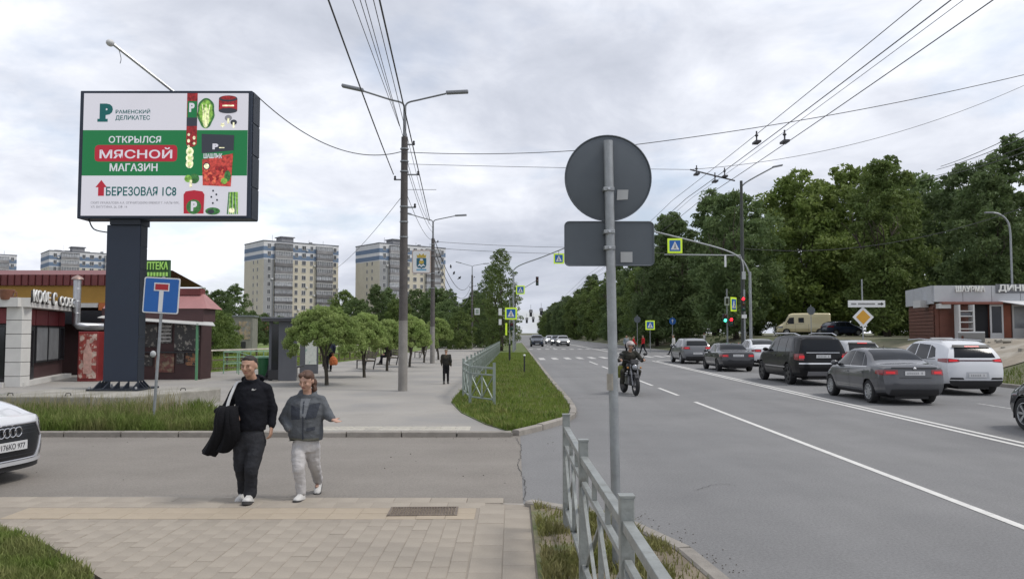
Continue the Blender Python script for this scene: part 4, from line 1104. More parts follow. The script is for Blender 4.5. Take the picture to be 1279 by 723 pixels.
def rect(u0, v0, u1, v1): return [(u0, v0), (u1, v0), (u1, v1), (u0, v1)]
def oval(u, v, a, b, n=20): return [(u + a * cos(2 * pi * k / n), v + b * sin(2 * pi * k / n)) for k in range(n)]
def rr_uv(u0, v0, u1, v1, r): 
    k = W_ / H_
    return [(q[0], q[1]) for q in [(a, b) for (a, b) in [(u0 + r, v0), (u1 - r, v0), (u1 - r * .3, v0 + r * k * .3), (u1, v0 + r * k), (u1, v1 - r * k), (u1 - r * .3, v1 - r * k * .3), (u1 - r, v1), (u0 + r, v1), (u0 + r * .3, v1 - r * k * .3), (u0, v1 - r * k), (u0, v0 + r * k), (u0 + r * .3, v0 + r * k * .3)]]]
def word(body, u0, v0, u1, v1, m, bold=.02):
    LAY[0] += 1
    me = text_mesh(body, (u1 - u0) * W_, (v1 - v0) * H_, bold=bold, extrude=.0012)
    c = sp((u0 + u1) / 2, (v0 + v1) / 2)
    return link("lettering", me, m, cab, (c[0], -.157 - LAY[0] * .0004, c[1]))
art("green_band", rect(0, .303, 1, .675), S_GREEN)
art("logo", rect(.098, .09, .135, .235), S_TEAL); word("P", .098, .085, .178, .235, S_TEAL, .06); art("logo_base", rect(.085, .21, .148, .235), S_TEAL)
word("РАМЕНСКИЙ", .195, .128, .405, .168, S_TEAL); word("ДЕЛИКАТЕС", .195, .182, .405, .226, S_TEAL)
word("ОТКРЫЛСЯ", .158, .352, .475, .408, S_WHITE, .015)
art("red_box", rr_uv(.075, .425, .575, .56, .02), S_RED)
word("МЯСНОЙ", .105, .445, .545, .535, S_WHITE, .016)
word("МАГАЗИН", .168, .575, .458, .64, S_WHITE, .02)
art("arrow", [(.085, .77), (.12, .71), (.155, .77), (.138, .77), (.138, .84), (.102, .84), (.102, .77)], S_RED)
word("БЕРЕЗОВАЯ 1С8", .15, .765, .575, .84, S_TEAL, .02)
word("СКИП УРАЖАЛОВА А.А. ОГРНИП305090109800037 Г. НАЛЬЧИК,", .06, .885, .595, .908, S_GREYT, 0); word("УЛ. ВАТУТИНА, 26, ОФ. 14", .06, .918, .28, .941, S_GREYT, 0)
# salami stick
art("salami", rect(.628, .0, .692, .41), S_DRED); art("salami_end", oval(.66, .41, .032, .03), S_DRED)
art("salami_label", rect(.632, .065, .69, .20), S_GREEN); word("P", .642, .08, .675, .155, S_WHITE, .05); art("salami_band", rect(.628, .20, .692, .27), S_BLK)
for k in range(7): art("salami_speck", oval(.643 + .033 * (k % 2), .34 + .022 * k % .09 + .002 * k, .008, .012, 10), S_CREAM)
art("garlic_row", oval(.652, .48, .023, .035), S_CREAM); art("garlic_row", oval(.652, .53, .023, .035), S_CREAM); art("garlic_row", oval(.652, .58, .023, .035), S_CREAM)
for k in range(3): art("garlic_slice", oval(.652, .48 + k * .05, .012, .018), S_LETTL)
art("herb_leaf", oval(.683, .70, .03, .04), S_LEAFD); art("herb_leaf", oval(.645, .70, .022, .03), S_LETT); art("herb_stem", rect(.655, .71, .67, .77), S_CREAM)
# lettuce head
art("lettuce", [(.745 + .052 * (1 + .06 * sin(7 * t)) * cos(t) * (1 + .12 * sin(t) * -1), .165 + .125 * sin(t)) for t in [2 * pi * k / 40 for k in range(40)]], S_LEAFD)
art("lettuce_leaf", [(.745 + .042 * (1 + .08 * sin(9 * t)) * cos(t), .155 + .10 * sin(t)) for t in [2 * pi * k / 40 for k in range(40)]], S_LETT)
art("lettuce_heart", [(.745 + .022 * cos(t), .2 + .085 * sin(t)) for t in [2 * pi * k / 24 for k in range(24)]], S_LETTL)
for k in (-1, 0, 1): art("lettuce_rib", [(.745 + k * .004 - .003, .28), (.745 + k * .004 + .003, .28), (.745 + k * .024 + .002, .09), (.745 + k * .024 - .002, .09)], S_CREAM)
# tin
art("tin", rect(.822, .05, .935, .145), S_DRED); art("tin_lid", oval(.8785, .045, .0565, .026), S_BLK); art("tin_rim", oval(.8785, .038, .048, .017), S_DRED); art("tin_foot", oval(.8785, .145, .0565, .022), S_BLK); art("tin_label", rect(.83, .085, .928, .12), S_RED)
art("tin_print", rect(.845, .097, .915, .109), S_CREAM)
art("mushroom", oval(.882, .205, .022, .025), S_GREYT); art("mushroom_stem", rect(.876, .205, .888, .25), S_CREAM); art("mushroom", oval(.915, .24, .02, .022), S_BLK); art("mushroom_stem", rect(.91, .24, .92, .285), S_CREAM)
art("star_slice", [(.848 + (.018 if k % 2 == 0 else .009) * cos(k * pi / 5 + .3), .262 + (.024 if k % 2 == 0 else .012) * sin(k * pi / 5 + .3)) for k in range(10)], S_CREAM)
# pouch
art("pouch", [(.722, .335), (.92, .345), (.915, .5), (.905, .765), (.735, .755), (.728, .5)], S_MEAT)
art("pouch_top", [(.722, .335), (.92, .345), (.918, .47), (.725, .495)], S_BLK)
art("pouch_stripe", [(.725, .495), (.918, .47), (.917, .495), (.73, .545)], S_GREEN)
word("ШАШЛЫК", .737, .495, .85, .535, S_WHITE, .03)
word("P", .79, .415, .825, .462, S_WHITE, .06); art("pouch_print", rect(.83, .445, .862, .452), S_CREAM)
rnd = random.Random(6)
for k in range(24): art("meat_piece", oval(.75 + .145 * rnd.random(), .57 + .17 * rnd.random(), .012, .018, 9), S_DRED if k % 2 else lit("meat_light", (.5, .10, .05), .8))
art("pouch_badge", oval(.757, .60, .022, .03), S_BLK); art("pouch_badge", oval(.757, .60, .016, .022), S_CREAM)
art("pouch_herb", oval(.885, .68, .02, .045), S_LEAFD); art("pouch_herb", oval(.865, .72, .02, .025), S_LETT)
# round tin and greens below
art("drum_tin", [(.622, .83), (.635, .805), (.685, .795), (.735, .805), (.748, .83), (.745, .985), (.625, .985)], S_RED); art("drum_label", oval(.685, .93, .045, .06), S_LEAFD); word("P", .668, .885, .705, .965, S_WHITE, .06)
for (u, v) in ((.80, .80), (.82, .83), (.79, .85), (.825, .875), (.80, .90)): art("peppercorn", oval(u, v, .006, .009, 10), S_BLK)
art("avocado", oval(.80, .965, .045, .03), S_LEAFD); art("avocado_half", oval(.79, .97, .02, .018), S_BLK)
for k in range(6): art("scallion", [(.885 + k * .012, .99), (.893 + k * .012, .99), (.90 + k * .008 + .01 * (k % 2), .81), (.893 + k * .008, .81)], S_LETT if k % 2 else S_LEAFD)
art("scallion_bulb", oval(.915, .96, .018, .02), S_CREAM)
# lamp arm on top and a hanging lead
p0 = bp(218, 116); p1 = bp(160, 70)
arm = MB().tube([(p0[0], .1, p0[1]), (p1[0] + .03, -.9, p1[1] + .0)], .04, 8).build("lamp_arm", M_ZINC, bb)
MB().ell((p1[0], -.95, p1[1]), (.10, .12, .09)).build("floodlight", mat("lamp_white", (.6, .6, .6), .5), bb, smooth=True)
MB().tube(catmull([(p1[0] + .12, -.8, p1[1] - .03), (p1[0] + .16, -.7, p1[1] - .3), (p1[0] + .14, -.7, p1[1] - .45)], 4), .008, 5).build("lead", M_NAVYD, bb)
q = bp(106, 276); q2 = bp(131, 290)
MB().tube(catmull([(q[0] + .1, 0, q[1] + .05), (q[0] + .25, 0, q[1] - .22), (q2[0] + .05, .1, q2[1] - .0)], 5), .018, 6).build("lead", M_NAVYD, bb)
# concrete footing
ft = empty("concrete_footing", (-10.0, 20.6, 0), 0, "low weathered concrete block carrying the billboard column", "footing")
M_CONC = mat("weathered_concrete", (.27, .255, .22), .95, var=.25, vscale=2.2, bump=.5, bscale=20, col2=(.36, .34, .30), c2scale=1.5)
MB().poly([(-2.2, -1.7), (1.05, -1.75), (2.2, .9), (2.0, 1.5), (-2.3, 1.4)], 0, .42).build("block", M_CONC, ft, bev=.03)
for (x, y) in ((-1.9, -1.5), (-.5, -1.55), (1.5, .2)): MB().tube([(x - .07, y, .41), (x - .05, y, .48), (x + .05, y, .48), (x + .07, y, .41)], .012, 5).build("lifting_loop", M_DARKF, ft)

# ------------------------------------------------------------------ near sign seen from behind
M_GALV = mat("galvanised", (.33, .345, .355), .5, .55, var=.22, vscale=9, bump=.1, bscale=60)
M_SBACK = mat("sign_back_grey", (.10, .115, .13), .5, .25, var=.1, vscale=3)
M_STICK = mat("sticker_pale", (.42, .43, .43), .7, var=.1)
SY = 6.4
def s_at(px, py): return at(px, py, SY)
base = s_at(763, 416); sg = empty("road_sign_back", (base.x + .02, SY, .05), 0, "round grey road sign and plate seen from behind on a steel pole", "road sign")
ox, oz = base.x + .02, .05
c = s_at(760.5, 221); R_ = .352
dm = MB(); dm.lathe([(.001, .0), (R_ - .02, .0), (R_, .006), (R_, .022), (R_ - .008, .022), (R_ - .012, .010), (.001, .010)], (c.x - ox, -.0, c.z - oz), 48, axis='y')
dd = dm.build("disc", M_SBACK, sg, smooth=True); dd.location = (0, .05, 0)
MB().tube([(c.x - ox + R_ * .992 * cos(a), .05, c.z - oz + R_ * .992 * sin(a)) for a in [2 * pi * k / 64 for k in range(65)]], .006, 6, cap=False).build("disc_rim", M_SBACK, sg, smooth=True)
a_, b_ = s_at(706, 276), s_at(818, 331)
MB().plate(rrect(a_.x - ox, b_.z - oz, b_.x - ox, a_.z - oz, .035), .05, .068).build("plate", M_SBACK, sg)
rim = rrect(a_.x - ox, b_.z - oz, b_.x - ox, a_.z - oz, .035); rim.append(rim[0])
MB().tube([(p[0], .05, p[1]) for p in rim], .006, 6, cap=False).build("plate_rim", M_SBACK, sg, smooth=True)
tp = s_at(759.5, 176); bt_ = (-.0, 0, 0)
MB().tube([(.02, 0, -.1), (tp.x - ox, 0, tp.z - oz)], .038, 16).build("pole", M_GALV, sg, smooth=True)
for (px, py) in ((759.8, 237), (760.5, 290), (761, 310)):
    q = s_at(px, py); clamp = MB().box((q.x - ox, -.0, q.z - oz), (.088, .09, .03)).build("clamp", M_GALV, sg, bev=.004)
    MB().cyl((q.x - ox, -.046, q.z - oz), (q.x - ox, -.06, q.z - oz), .011, n=6).build("bolt", M_ZINC, clamp)
for (px0, py0, px1, py1, sk) in ((772, 236, 786, 249, .006), (776, 314, 791, 327, 0)):
    p, q = s_at(px0, py0), s_at(px1, py1)
    MB().add([(p.x - ox, .042, p.z - oz), (q.x - ox, .042, p.z - oz + .0), (q.x - ox - sk, .042, q.z - oz + sk), (p.x - ox - sk, .042, q.z - oz)], [(3, 2, 1, 0)]).build("sticker", M_STICK, sg)
q = s_at(764, 487); MB().lathe([(.0385, 0), (.0385, .13)], (q.x - ox, 0, q.z - oz), 16).build("sticker", mat("sticker_beige", (.36, .33, .28), .8, var=.2, vscale=20), sg, smooth=True)

# ------------------------------------------------------------------ steel railings
M_RAIL = mat("railing_zinc", (.285, .30, .288), .5, .35, var=.28, vscale=6, bump=.15, bscale=40, col2=(.20, .20, .18), c2scale=9, c2lo=.55, c2hi=.7)
M_RAILG = mat("railing_grey_green", (.27, .31, .28), .5, .3, var=.22, vscale=5)
def railing(name, pts, zg, m, label, H=1.13, pw=.085, parts_to=99):
    root = empty(name, (pts[0][0], pts[0][1], zg), 0, label, "railing")
    P_ = [Vector((p[0] - pts[0][0], p[1] - pts[0][1], 0)) for p in pts]
    for i, p in enumerate(P_):
        po_ = MB().box((p.x, p.y, H / 2 - .05), (pw, pw, H + .1)).build("post", m, root, bev=.006)
        MB().box((p.x, p.y, H + .004), (pw + .006, pw + .006, .012)).build("cap", m, po_)
    for i in range(len(P_) - 1):
        a, b = P_[i], P_[i + 1]; d = (b - a).normalized(); A = a + d * pw / 2; B = b - d * pw / 2
        z = Vector((0, 0, 1))
        for h, w, t in ((H - .13, .05, .05), (H - .30, .036, .036), (.2, .036, .036)):
            MB().bar(A + z * h, B + z * h, w, t).build("rail", m, root, bev=.004)
        for k in (1 / 3., 2 / 3.):
            q = A.lerp(B, k); MB().bar(q + z * (H - .28), q + z * (H - .155), .03, .03, up=(d.x, d.y, 0)).build("spacer", m, root)
        for (k0, k1) in ((0.02, .5), (.5, .98)):
            u, v = A.lerp(B, k0), A.lerp(B, k1); nn = Vector((-d.y, d.x, 0)) * .013
            MB().bar(u + z * .22 + nn, v + z * (H - .32) + nn, .022, .022).build("brace", m, root)
            MB().bar(u + z * (H - .32) - nn, v + z * .22 - nn, .022, .022).build("brace", m, root)
        q = A.lerp(B, .5); MB().bar(q + z * .22, q + z * (H - .32), .03, .03, up=(d.x, d.y, 0)).build("baluster", m, root)
    return root
railing("steel_railing", [(.512, 7.62), (.512, 5.80), (.54, 3.83), (.56, 1.95), (.58, .1)], .05, M_RAIL, "weathered steel railing running towards the viewer at the kerb", H=1.08, pw=.068)
railing("verge_railing", [(-.44, 19.9), (-1.09, 20.9), (-1.4, 23.2)] + [(-1.42 + .006 * k * 2.3, 23.2 + 2.3 * (k + 1)) for k in range(22)], .06, M_RAILG, "long grey green steel railing between the pavement and the grass verge", H=1.1, pw=.07)
# right bank railing
railing("bank_railing", [(20.0, 31.0), (21.6, 30.8), (23.2, 30.6)], tz(20.6, 31) , mat("railing_olive", (.36, .33, .2), .6, var=.2), "pale yellow railing on the bank at the right edge", H=1.15, pw=.06)

# ------------------------------------------------------------------ dead end sign
M_SBLUE = mat("sign_blue", (.012, .12, .42), .4, var=.06); M_SWHT = mat("sign_white", (.72, .73, .73), .45); M_SRED = mat("sign_red", (.42, .02, .03), .45); M_SYEL = mat("sign_yellow", (.62, .32, .03), .45); M_SLIME = mat("sign_lime", (.52, .70, .04), .5, emit=(.42, .6, .03), estr=.25); M_SBLK = mat("sign_black", (.02, .02, .02), .5)
DY = 16.6
p = at(202, 369, DY); bpos = at(190.5, 530, DY)
ds = empty("dead_end_sign", (bpos.x, DY, .08), 0, "square blue dead end sign with a red bar on a leaning pole in the weeds", "road sign")
tilt = Matrix.Rotation(radians(3.2), 3, 'Y')
def dloc(q): return (q.x - bpos.x, q.y - DY, q.z - .08)
u0 = dloc(p); t0 = dloc(at(203.5, 342, DY))
MB().tube([(0, .03, -.1), (u0[0] + .02, .03, u0[2] + .4)], .03, 10).build("pole", M_GALV, ds, smooth=True)
hw = .372
pl = MB().plate(rrect(-hw, -hw, hw, hw, .04), 0, .012).build("border", M_SWHT, ds, loc=(u0[0], -.02, u0[2])); pl.rotation_euler = (0, radians(3.0), 0)
MB().plate(rrect(-hw + .025, -hw + .025, hw - .025, hw - .025, .03), -.003, -.0005).build("face", M_SBLUE, pl)
MB().plate([(-.045, -hw + .03), (.045, -hw + .03), (.045, .2), (-.045, .2)], -.006, -.0035).build("stem", M_SWHT, pl)
MB().plate([(-.16, .09), (.16, .09), (.16, .26), (-.16, .26)], -.007, -.0065).build("bar_border", M_SWHT, pl)
MB().plate([(-.135, .115), (.135, .115), (.135, .235), (-.135, .235)], -.010, -.0075).build("bar", M_SRED, pl)
g2 = dloc(at(193, 442, DY)); MB().ell((g2[0] - .02, -.02, g2[2]), (.06, .05, .07)).build("wrapping", M_STICK, ds, smooth=True)

# ------------------------------------------------------------------ lamp poles on the pavement
M_CPOLE = mat("pole_concrete", (.25, .235, .215), .92, var=.22, vscale=3, bump=.3, bscale=30)
M_CPOLD = mat("pole_dark", (.105, .094, .09), .85, var=.25, vscale=4)
M_LAMPG = mat("lamp_grey", (.20, .21, .22), .5)
M_WIRE = mat("cable_black", (.055, .055, .06), .6)
def lamp_pole(x, y, H, label, r0=.15, two=True, split=.28):
    t = empty("street_lamp", (x, y, .05), 0, label, "street lamp", "twin arm street lamps on the left pavement")
    hc = H - 1.35; zs_ = 2.25
    MB().lathe([(r0, -.05), (r0 * .95, zs_)], n=16).build("lower_shaft", M_CPOLE, t, smooth=True)
    MB().lathe([(r0 * .95, zs_), (r0 * .70, hc)], n=16).build("upper_shaft", M_CPOLD, t, smooth=True)
    MB().lathe([(r0 * .55, hc - .2), (.055, hc + .15), (.05, H - .35)], n=12).build("mast", M_LAMPG, t, smooth=True)
    for z in (hc * .60, hc * .66, hc * .72, hc * .86, hc * .90, hc * .95): MB().lathe([(r0 * .93, z), (r0 * .93, z + .04)], n=16).build("band", M_GALV, t, smooth=True)
    for sgn in (-1, 1):
        if sgn < 0: pts = [(0, 0, H - .4), (-.10, 0, H - .22), (-.5, -.05, H - .12), (-1.3, -.2, H + .1)]; e = Vector((-1.65, -.26, H + .19)); rot = .22
        else: pts = [(0, 0, H - .4), (.10, 0, H - .22), (.5, -.05, H - .13), (1.35, -.2, H + .02)]; e = Vector((1.72, -.26, H + .05)); rot = -.05
        ar = MB().tube(catmull(pts, 5), .03, 8).build("arm", M_LAMPG, t, smooth=True)
        M_ = Matrix.Rotation(rot, 3, 'Y')
        MB().box(e, (.72, .2, .1), M=M_).build("lamp_head", mat("lamp_head_grey", (.25, .26, .28), .5), t, bev=.03)
    for (z, s, l) in ((hc * .97, 1, .3), (hc * .85, 1, .45), (hc * .83, -1, .3), (hc * .72, 1, .35)):
        br = MB().bar((0, 0, z), (s * l, 0, z), .04, .04).build("bracket", M_LAMPG, t)
        MB().lathe([(.03, -.02), (.045, .02), (.03, .06), (.04, .1), (.015, .13)], (s * l, 0, z), 8).build("insulator", M_DARKF, br)
    return t
b1 = at(503, 490, 25.7); LP1 = lamp_pole(b1.x, 25.7, 9.55, "near concrete twin arm street lamp standing on the left pavement")
b2 = at(540, 455, 49.0); LP2 = lamp_pole(b2.x, 49.0, 9.0, "second twin arm street lamp carrying the coat of arms banner")
b3 = at(589.5, 435, 98.0); LP3 = lamp_pole(b3.x, 98.0, 10.3, "farthest twin arm street lamp by the birch")
# coat of arms banner on the second pole
bn = empty("coat_of_arms_banner", (b2.x, 49.0, 0), 0, "white lamp post banner with a town coat of arms under a gold crown", "banner")
c = at(526.5, 327, 48.9); 
pb = MB().plate(rrect(-.58, -.72, .58, .72, .12), 0, .06).build("frame", mat("banner_frame", (.50, .40, .35), .6), bn, loc=(c.x - b2.x, -.15, c.z))
MB().plate(rrect(-.52, -.66, .52, .66, .1), -.004, -.001).build("panel", M_SWHT, pb)
SH = [(-.30, .22), (.30, .22), (.30, -.24), (.22, -.36), (.06, -.38), (0, -.44), (-.06, -.38), (-.22, -.36), (-.30, -.24)]
MB().plate(SH[::-1], -.008, -.005).build("shield", mat("crest_blue", (.015, .11, .17), .5, var=.3, vscale=6), pb, fix=True)
MB().plate([(-.30, -.44), (.30, -.44), (.30, -.54), (-.30, -.54)][::-1], -.008, -.005).build("ribbon", mat("crest_ribbon", (.15, .36, .52), .6), pb, fix=True)
GO = mat("crest_gold", (.50, .36, .06), .5, var=.2, vscale=9)
MB().plate([(-.26, .24), (-.30, .46), (-.20, .38), (-.12, .50), (0, .40), (.12, .50), (.20, .38), (.30, .46), (.26, .24)], -.010, -.007).build("crown", GO, pb, fix=True)
MB().plate(disc(0, -.02, .15, .12), -.011, -.009).build("emblem", GO, pb, fix=True)
MB().plate([(-.25, -.28), (-.12, -.12), (0, -.22), (.12, -.12), (.25, -.28), (.1, -.24), (0, -.34), (-.1, -.24)], -.012, -.0095).build("emblem", M_SWHT, pb, fix=True)
MB().plate(disc(0, .12, .1, .06), -.012, -.0095).build("emblem", M_SWHT, pb, fix=True)
for z in (-.55, .55): MB().bar((.5, .03, z), (b2.x - c.x - .05, .1, z), .04, .04).build("bracket", M_LAMPG, pb)

# ------------------------------------------------------------------ crossing signs, signals, junction poles
def ped_sign(root, x, z, s, y=0.0, rz=0.0, two=True):
    bd = MB().plate(rrect(-s, -s, s, s, s * .06), 0, .03).build("lime_board", M_SLIME, root, loc=(x, y, z)); bd.rotation_euler = (0, 0, rz)
    a = s * .74
    MB().plate(rrect(-a, -a, a, a, a * .08), -.012, -.003).build("blue_panel", M_SBLUE, bd)
    MB().plate([(-a * .78, -a * .72), (a * .78, -a * .72), (0, a * .82)], -.022, -.014).build("white_triangle", M_SWHT, bd, fix=True)
    k = a * .7
    m = MB(); m.plate([(-.06 * k, .15 * k), (.1 * k, .18 * k), (.14 * k, -.3 * k), (.38 * k, -.8 * k), (.24 * k, -.84 * k), (.02 * k, -.4 * k), (-.22 * k, -.84 * k), (-.36 * k, -.8 * k), (-.1 * k, -.3 * k)], -.032, -.024); m.plate(disc(.02 * k, .36 * k, .12 * k, n=12), -.032, -.024)
    m.build("walking_figure", M_SBLK, bd, fix=True)
    return bd
def signal(root, x, y, z, on, h=.9, rz=0.0):
    b = MB().box((0, 0, 0), (.3, .2, h)).build("signal_housing", mat("signal_black", (.02, .02, .022), .5), root, loc=(x, y, z), bev=.02); b.rotation_euler = (0, 0, rz)
    for k, cn in enumerate(("red", "amber", "green") if h > .7 else ("red", "green")):
        zz_ = h / 2 - .15 - k * (h - .3) / (2 if h > .7 else 1)
        cc = {"red": (.9, .01, .02), "amber": (.9, .4, .02), "green": (.05, .8, .45)}[cn]
        mm = mat("lens_" + cn + "_on", cc, .4, emit=cc, estr=3.0) if cn == on else mat("lens_" + cn + "_off", tuple(.06 * q for q in cc), .3)
        MB().lathe([(.11, 0), (.09, -.02), (.02, -.03)], (0, -.101, zz_), 16, axis='y').build("lens", mm, b, smooth=True)
        MB().tube([(.12 * cos(a), -.18, zz_ + .12 * sin(a)) for a in [pi * k2 / 8 for k2 in range(9)]], .012, 4).build("visor", _mats["signal_black"], b)
    return b
# left: sign pole in the verge
lp = empty("crossing_sign_pole", (-.18, 63, .08), 0, "pole in the left verge with a large lime edged crossing sign", "road sign")
MB().cyl((0, 0, 0), (0, 0, 4.4), .04, n=8).build("pole", M_GALV, lp)
p = at(637, 391.5, 62.9); ped_sign(lp, p.x + .18 + .08, p.z - .08, .47, -.08)
p = at(632, 411, 62.9); bd = MB().box((p.x + .18 + .02, -.1, p.z - .08), (.14, .1, .95)).build("lime_edge", M_SLIME, lp)
signal(lp, .15, -.1, 2.35, "none", .62)
MB().box((-.75, 0, 3.5), (.26, .1, .55)).build("white_plate", M_SWHT, lp); MB().box((-.75, 0, 2.7), (.22, .1, .45)).build("white_plate", M_SWHT, lp); MB().bar((-.75, .05, 3.2), (0, .05, 3.2), .04, .04).build("bracket", M_GALV, lp)
# left: arm pole reaching over the road
la = empty("arm_sign_pole", (.15, 78, .08), 0, "left mast arm carrying a crossing sign over the road", "sign gantry")
def lrel(px, py, Y, ref): q = at(px, py, Y); return Vector((q.x - ref.location.x, Y - ref.location.y, q.z - ref.location.z))
MB().tube([(0, 0, 0), (0, 0, 7.6)], [.11, .08], 10).build("mast", M_GALV, la)
a = [lrel(640, 341, 78, la), lrel(648, 332, 78, la), lrel(680, 320, 77, la), lrel(712, 307, 76, la)]
MB().tube(catmull([(0, 0, 7.2)] + a, 5), .055, 8).build("arm", M_GALV, la)
q = lrel(698, 323, 76.6, la); ped_sign(la, q.x, q.z, .5, q.y); MB().bar((q.x, q.y + .02, q.z + .4), (q.x, q.y + .02, q.z + .8), .05, .05).build("hanger", M_GALV, la)
q = lrel(650, 362, 77.8, la); ped_sign(la, q.x, q.z, .42, q.y)
ls = empty("arm_signal_pole", (.35, 86, .08), 0, "left mast arm with a dark traffic signal over the lane", "traffic light")
MB().tube([(0, 0, 0), (0, 0, 6.2)], [.09, .07], 8).build("mast", M_GALV, ls)
q = lrel(671, 351, 85.8, ls); MB().tube(catmull([(0, 0, 6.0), (.4, 0, 6.35), (q.x, 0, q.z + .1)], 5), .04, 6).build("arm", M_GALV, ls); signal(ls, q.x, -.15, q.z, "none", .95)
# small sign on the third lamp pole
sm = empty("small_sign_plate", (at(596, 389, 96).x, 96, 0), 0, "small pale square sign plate on an arm by the far lamp pole", "road sign")
zc = at(596, 389, 96).z; MB().box((0, 0, zc), (.62, .05, .78)).build("plate", M_SWHT, sm); MB().box((0, -.03, zc), (.36, .02, .5)).build("face", mat("plate_green_grey", (.3, .36, .3), .6), sm); MB().bar((0, 0, zc + .3), (-.75, 1.6, zc + .3), .05, .05).build("bracket", M_GALV, sm)
# right: trolley pole with double arm, signals
RX, RY = 16.75, 58.0
rp = empty("trolley_pole", (RX, RY, .1), 0, "tall trolley wire pole with a lamp arm at the junction on the right", "utility pole")
MB().lathe([(.19, -.1), (.10, 12.9)], n=14).build("shaft", mat("mast_dark_grey", (.065, .07, .065), .8, var=.2, vscale=2), rp, smooth=True)
e = lrel(966, 209, RY, rp); MB().tube(catmull([(0, 0, 12.2), (.3, 0, 12.75), tuple(e)], 5), .05, 8).build("lamp_arm", M_LAMPG, rp); MB().box(e + Vector((.3, 0, .08)), (.75, .25, .12), M=Matrix.Rotation(-.2, 3, 'Y')).build("lamp_head", _mats["lamp_head_grey"], rp, bev=.03)
ga = empty("arm_crossing_sign", (RX + .35, RY - .6, .1), 0, "right mast arm with a lime edged crossing sign above the queue", "sign gantry")
MB().lathe([(.12, -.1), (.10, 6.2)], n=12).build("mast", M_GALV, ga, smooth=True)
A_ = [lrel(928, 326, RY - .6, ga), lrel(912, 315, RY - .6, ga), lrel(880, 305, RY - .6, ga), lrel(800, 285, RY - .6, ga)]
MB().tube(catmull([(0, 0, 6.0)] + [tuple(v) for v in A_], 6), .06, 8).build("arm", M_GALV, ga, smooth=True)
MB().tube([tuple(lrel(925, 319, RY - .6, ga)), tuple(lrel(830, 318, RY - .6, ga))], .05, 8).build("lower_arm", M_GALV, ga, smooth=True)
q = lrel(843, 307, RY - .75, ga); ped_sign(ga, q.x, q.z, .53, q.y)
q = lrel(906, 326, RY - .6, ga); MB().box(q, (.12, .1, .85)).build("cable_box", M_SWHT, ga)
q = lrel(929, 344, RY - .75, ga); MB().box(q, (.22, .2, .55)).build("junction_box", mat("box_pale", (.42, .44, .44), .6), ga)
MB().tube(catmull([tuple(lrel(925, 320, RY - .7, ga)), tuple(lrel(928, 330, RY - .7, ga)), tuple(lrel(929, 342, RY - .75, ga))], 4), .04, 6).build("cable_loop", M_STICK, ga)
rs = empty("road_signal", (at(931, 416, RY - 1.2).x, RY - 1.2, .1), 0, "traffic light showing red on the pole at the junction", "traffic light")
MB().cyl((0, .12, 0), (0, .12, 4.9), .06, n=10).build("pole", M_GALV, rs)
q = lrel(927.5, 380, RY - 1.3, rs); signal(rs, q.x, q.y - .1, q.z, "red", 1.05); MB().box((q.x + .1, -.1, q.z - .85), (.35, .06, .25)).build("plate", M_SWHT, rs)
q = lrel(916.5, 380, RY - 1.3, rs); ped_sign(rs, q.x, q.z, .5, q.y, rz=.9)
ps = empty("pedestrian_signal", (at(909, 416, RY - .2).x, RY - .2, .1), 0, "slim pole with small red and green pedestrian lights left of the junction pole", "traffic light")
MB().cyl((0, .1, 0), (0, .1, 5.0), .055, n=10).build("pole", M_LAMPG, ps)
q = lrel(913, 399, RY - .3, ps); signal(ps, q.x, -.1, q.z - .16, "red", .62); q = lrel(905.5, 400, RY - .3, ps); signal(ps, q.x, -.1, q.z + .16, "green", .62)
q = lrel(908, 376, RY - .3, ps); MB().box(q, (.32, .08, .62)).build("plate", M_STICK, ps); MB().box(q + Vector((0, -.05, 0)), (.2, .02, .4)).build("plate_face", M_SBLK, ps)
# farther right: more sign poles
def far_sign(px, py, Y, label, kind):
    q = at(px, py, Y); g0 = tz(q.x, Y)
    r = empty("sign_post", (q.x, Y, g0), 0, label, "road sign"); h = q.z - g0
    MB().cyl((0, .05, 0), (0, .05, h + .5), .035, n=8).build("pole", M_GALV, r)
    if kind == 'ped': ped_sign(r, 0, h, .45, -.02)
    elif kind == 'blue':
        f = MB().plate(disc(0, 0, .38), 0, .02).build("disc", M_SBLUE, r, loc=(0, -.02, h)); MB().plate([(-.04, -.2), (.04, -.2), (.04, .05), (.14, .05), (0, .24), (-.14, .05), (-.04, .05)], -.008, -.002).build("arrow", M_SWHT, f, fix=True)
    elif kind == 'back': MB().plate(disc(0, 0, .36), 0, .02).build("disc", M_SBACK, r, loc=(0, -.02, h))
    return r
far_sign(812, 406, 78, "lime edged crossing sign on a post at the far side of the right zebra", 'ped')
far_sign(840, 401, 88, "round blue arrow sign on a post left of the queue", 'blue')
far_sign(796, 399, 86, "round sign seen from behind near the crossing walkers", 'back')
far_sign(1013, 388, 70, "small round sign back beside the yellow van", 'back')
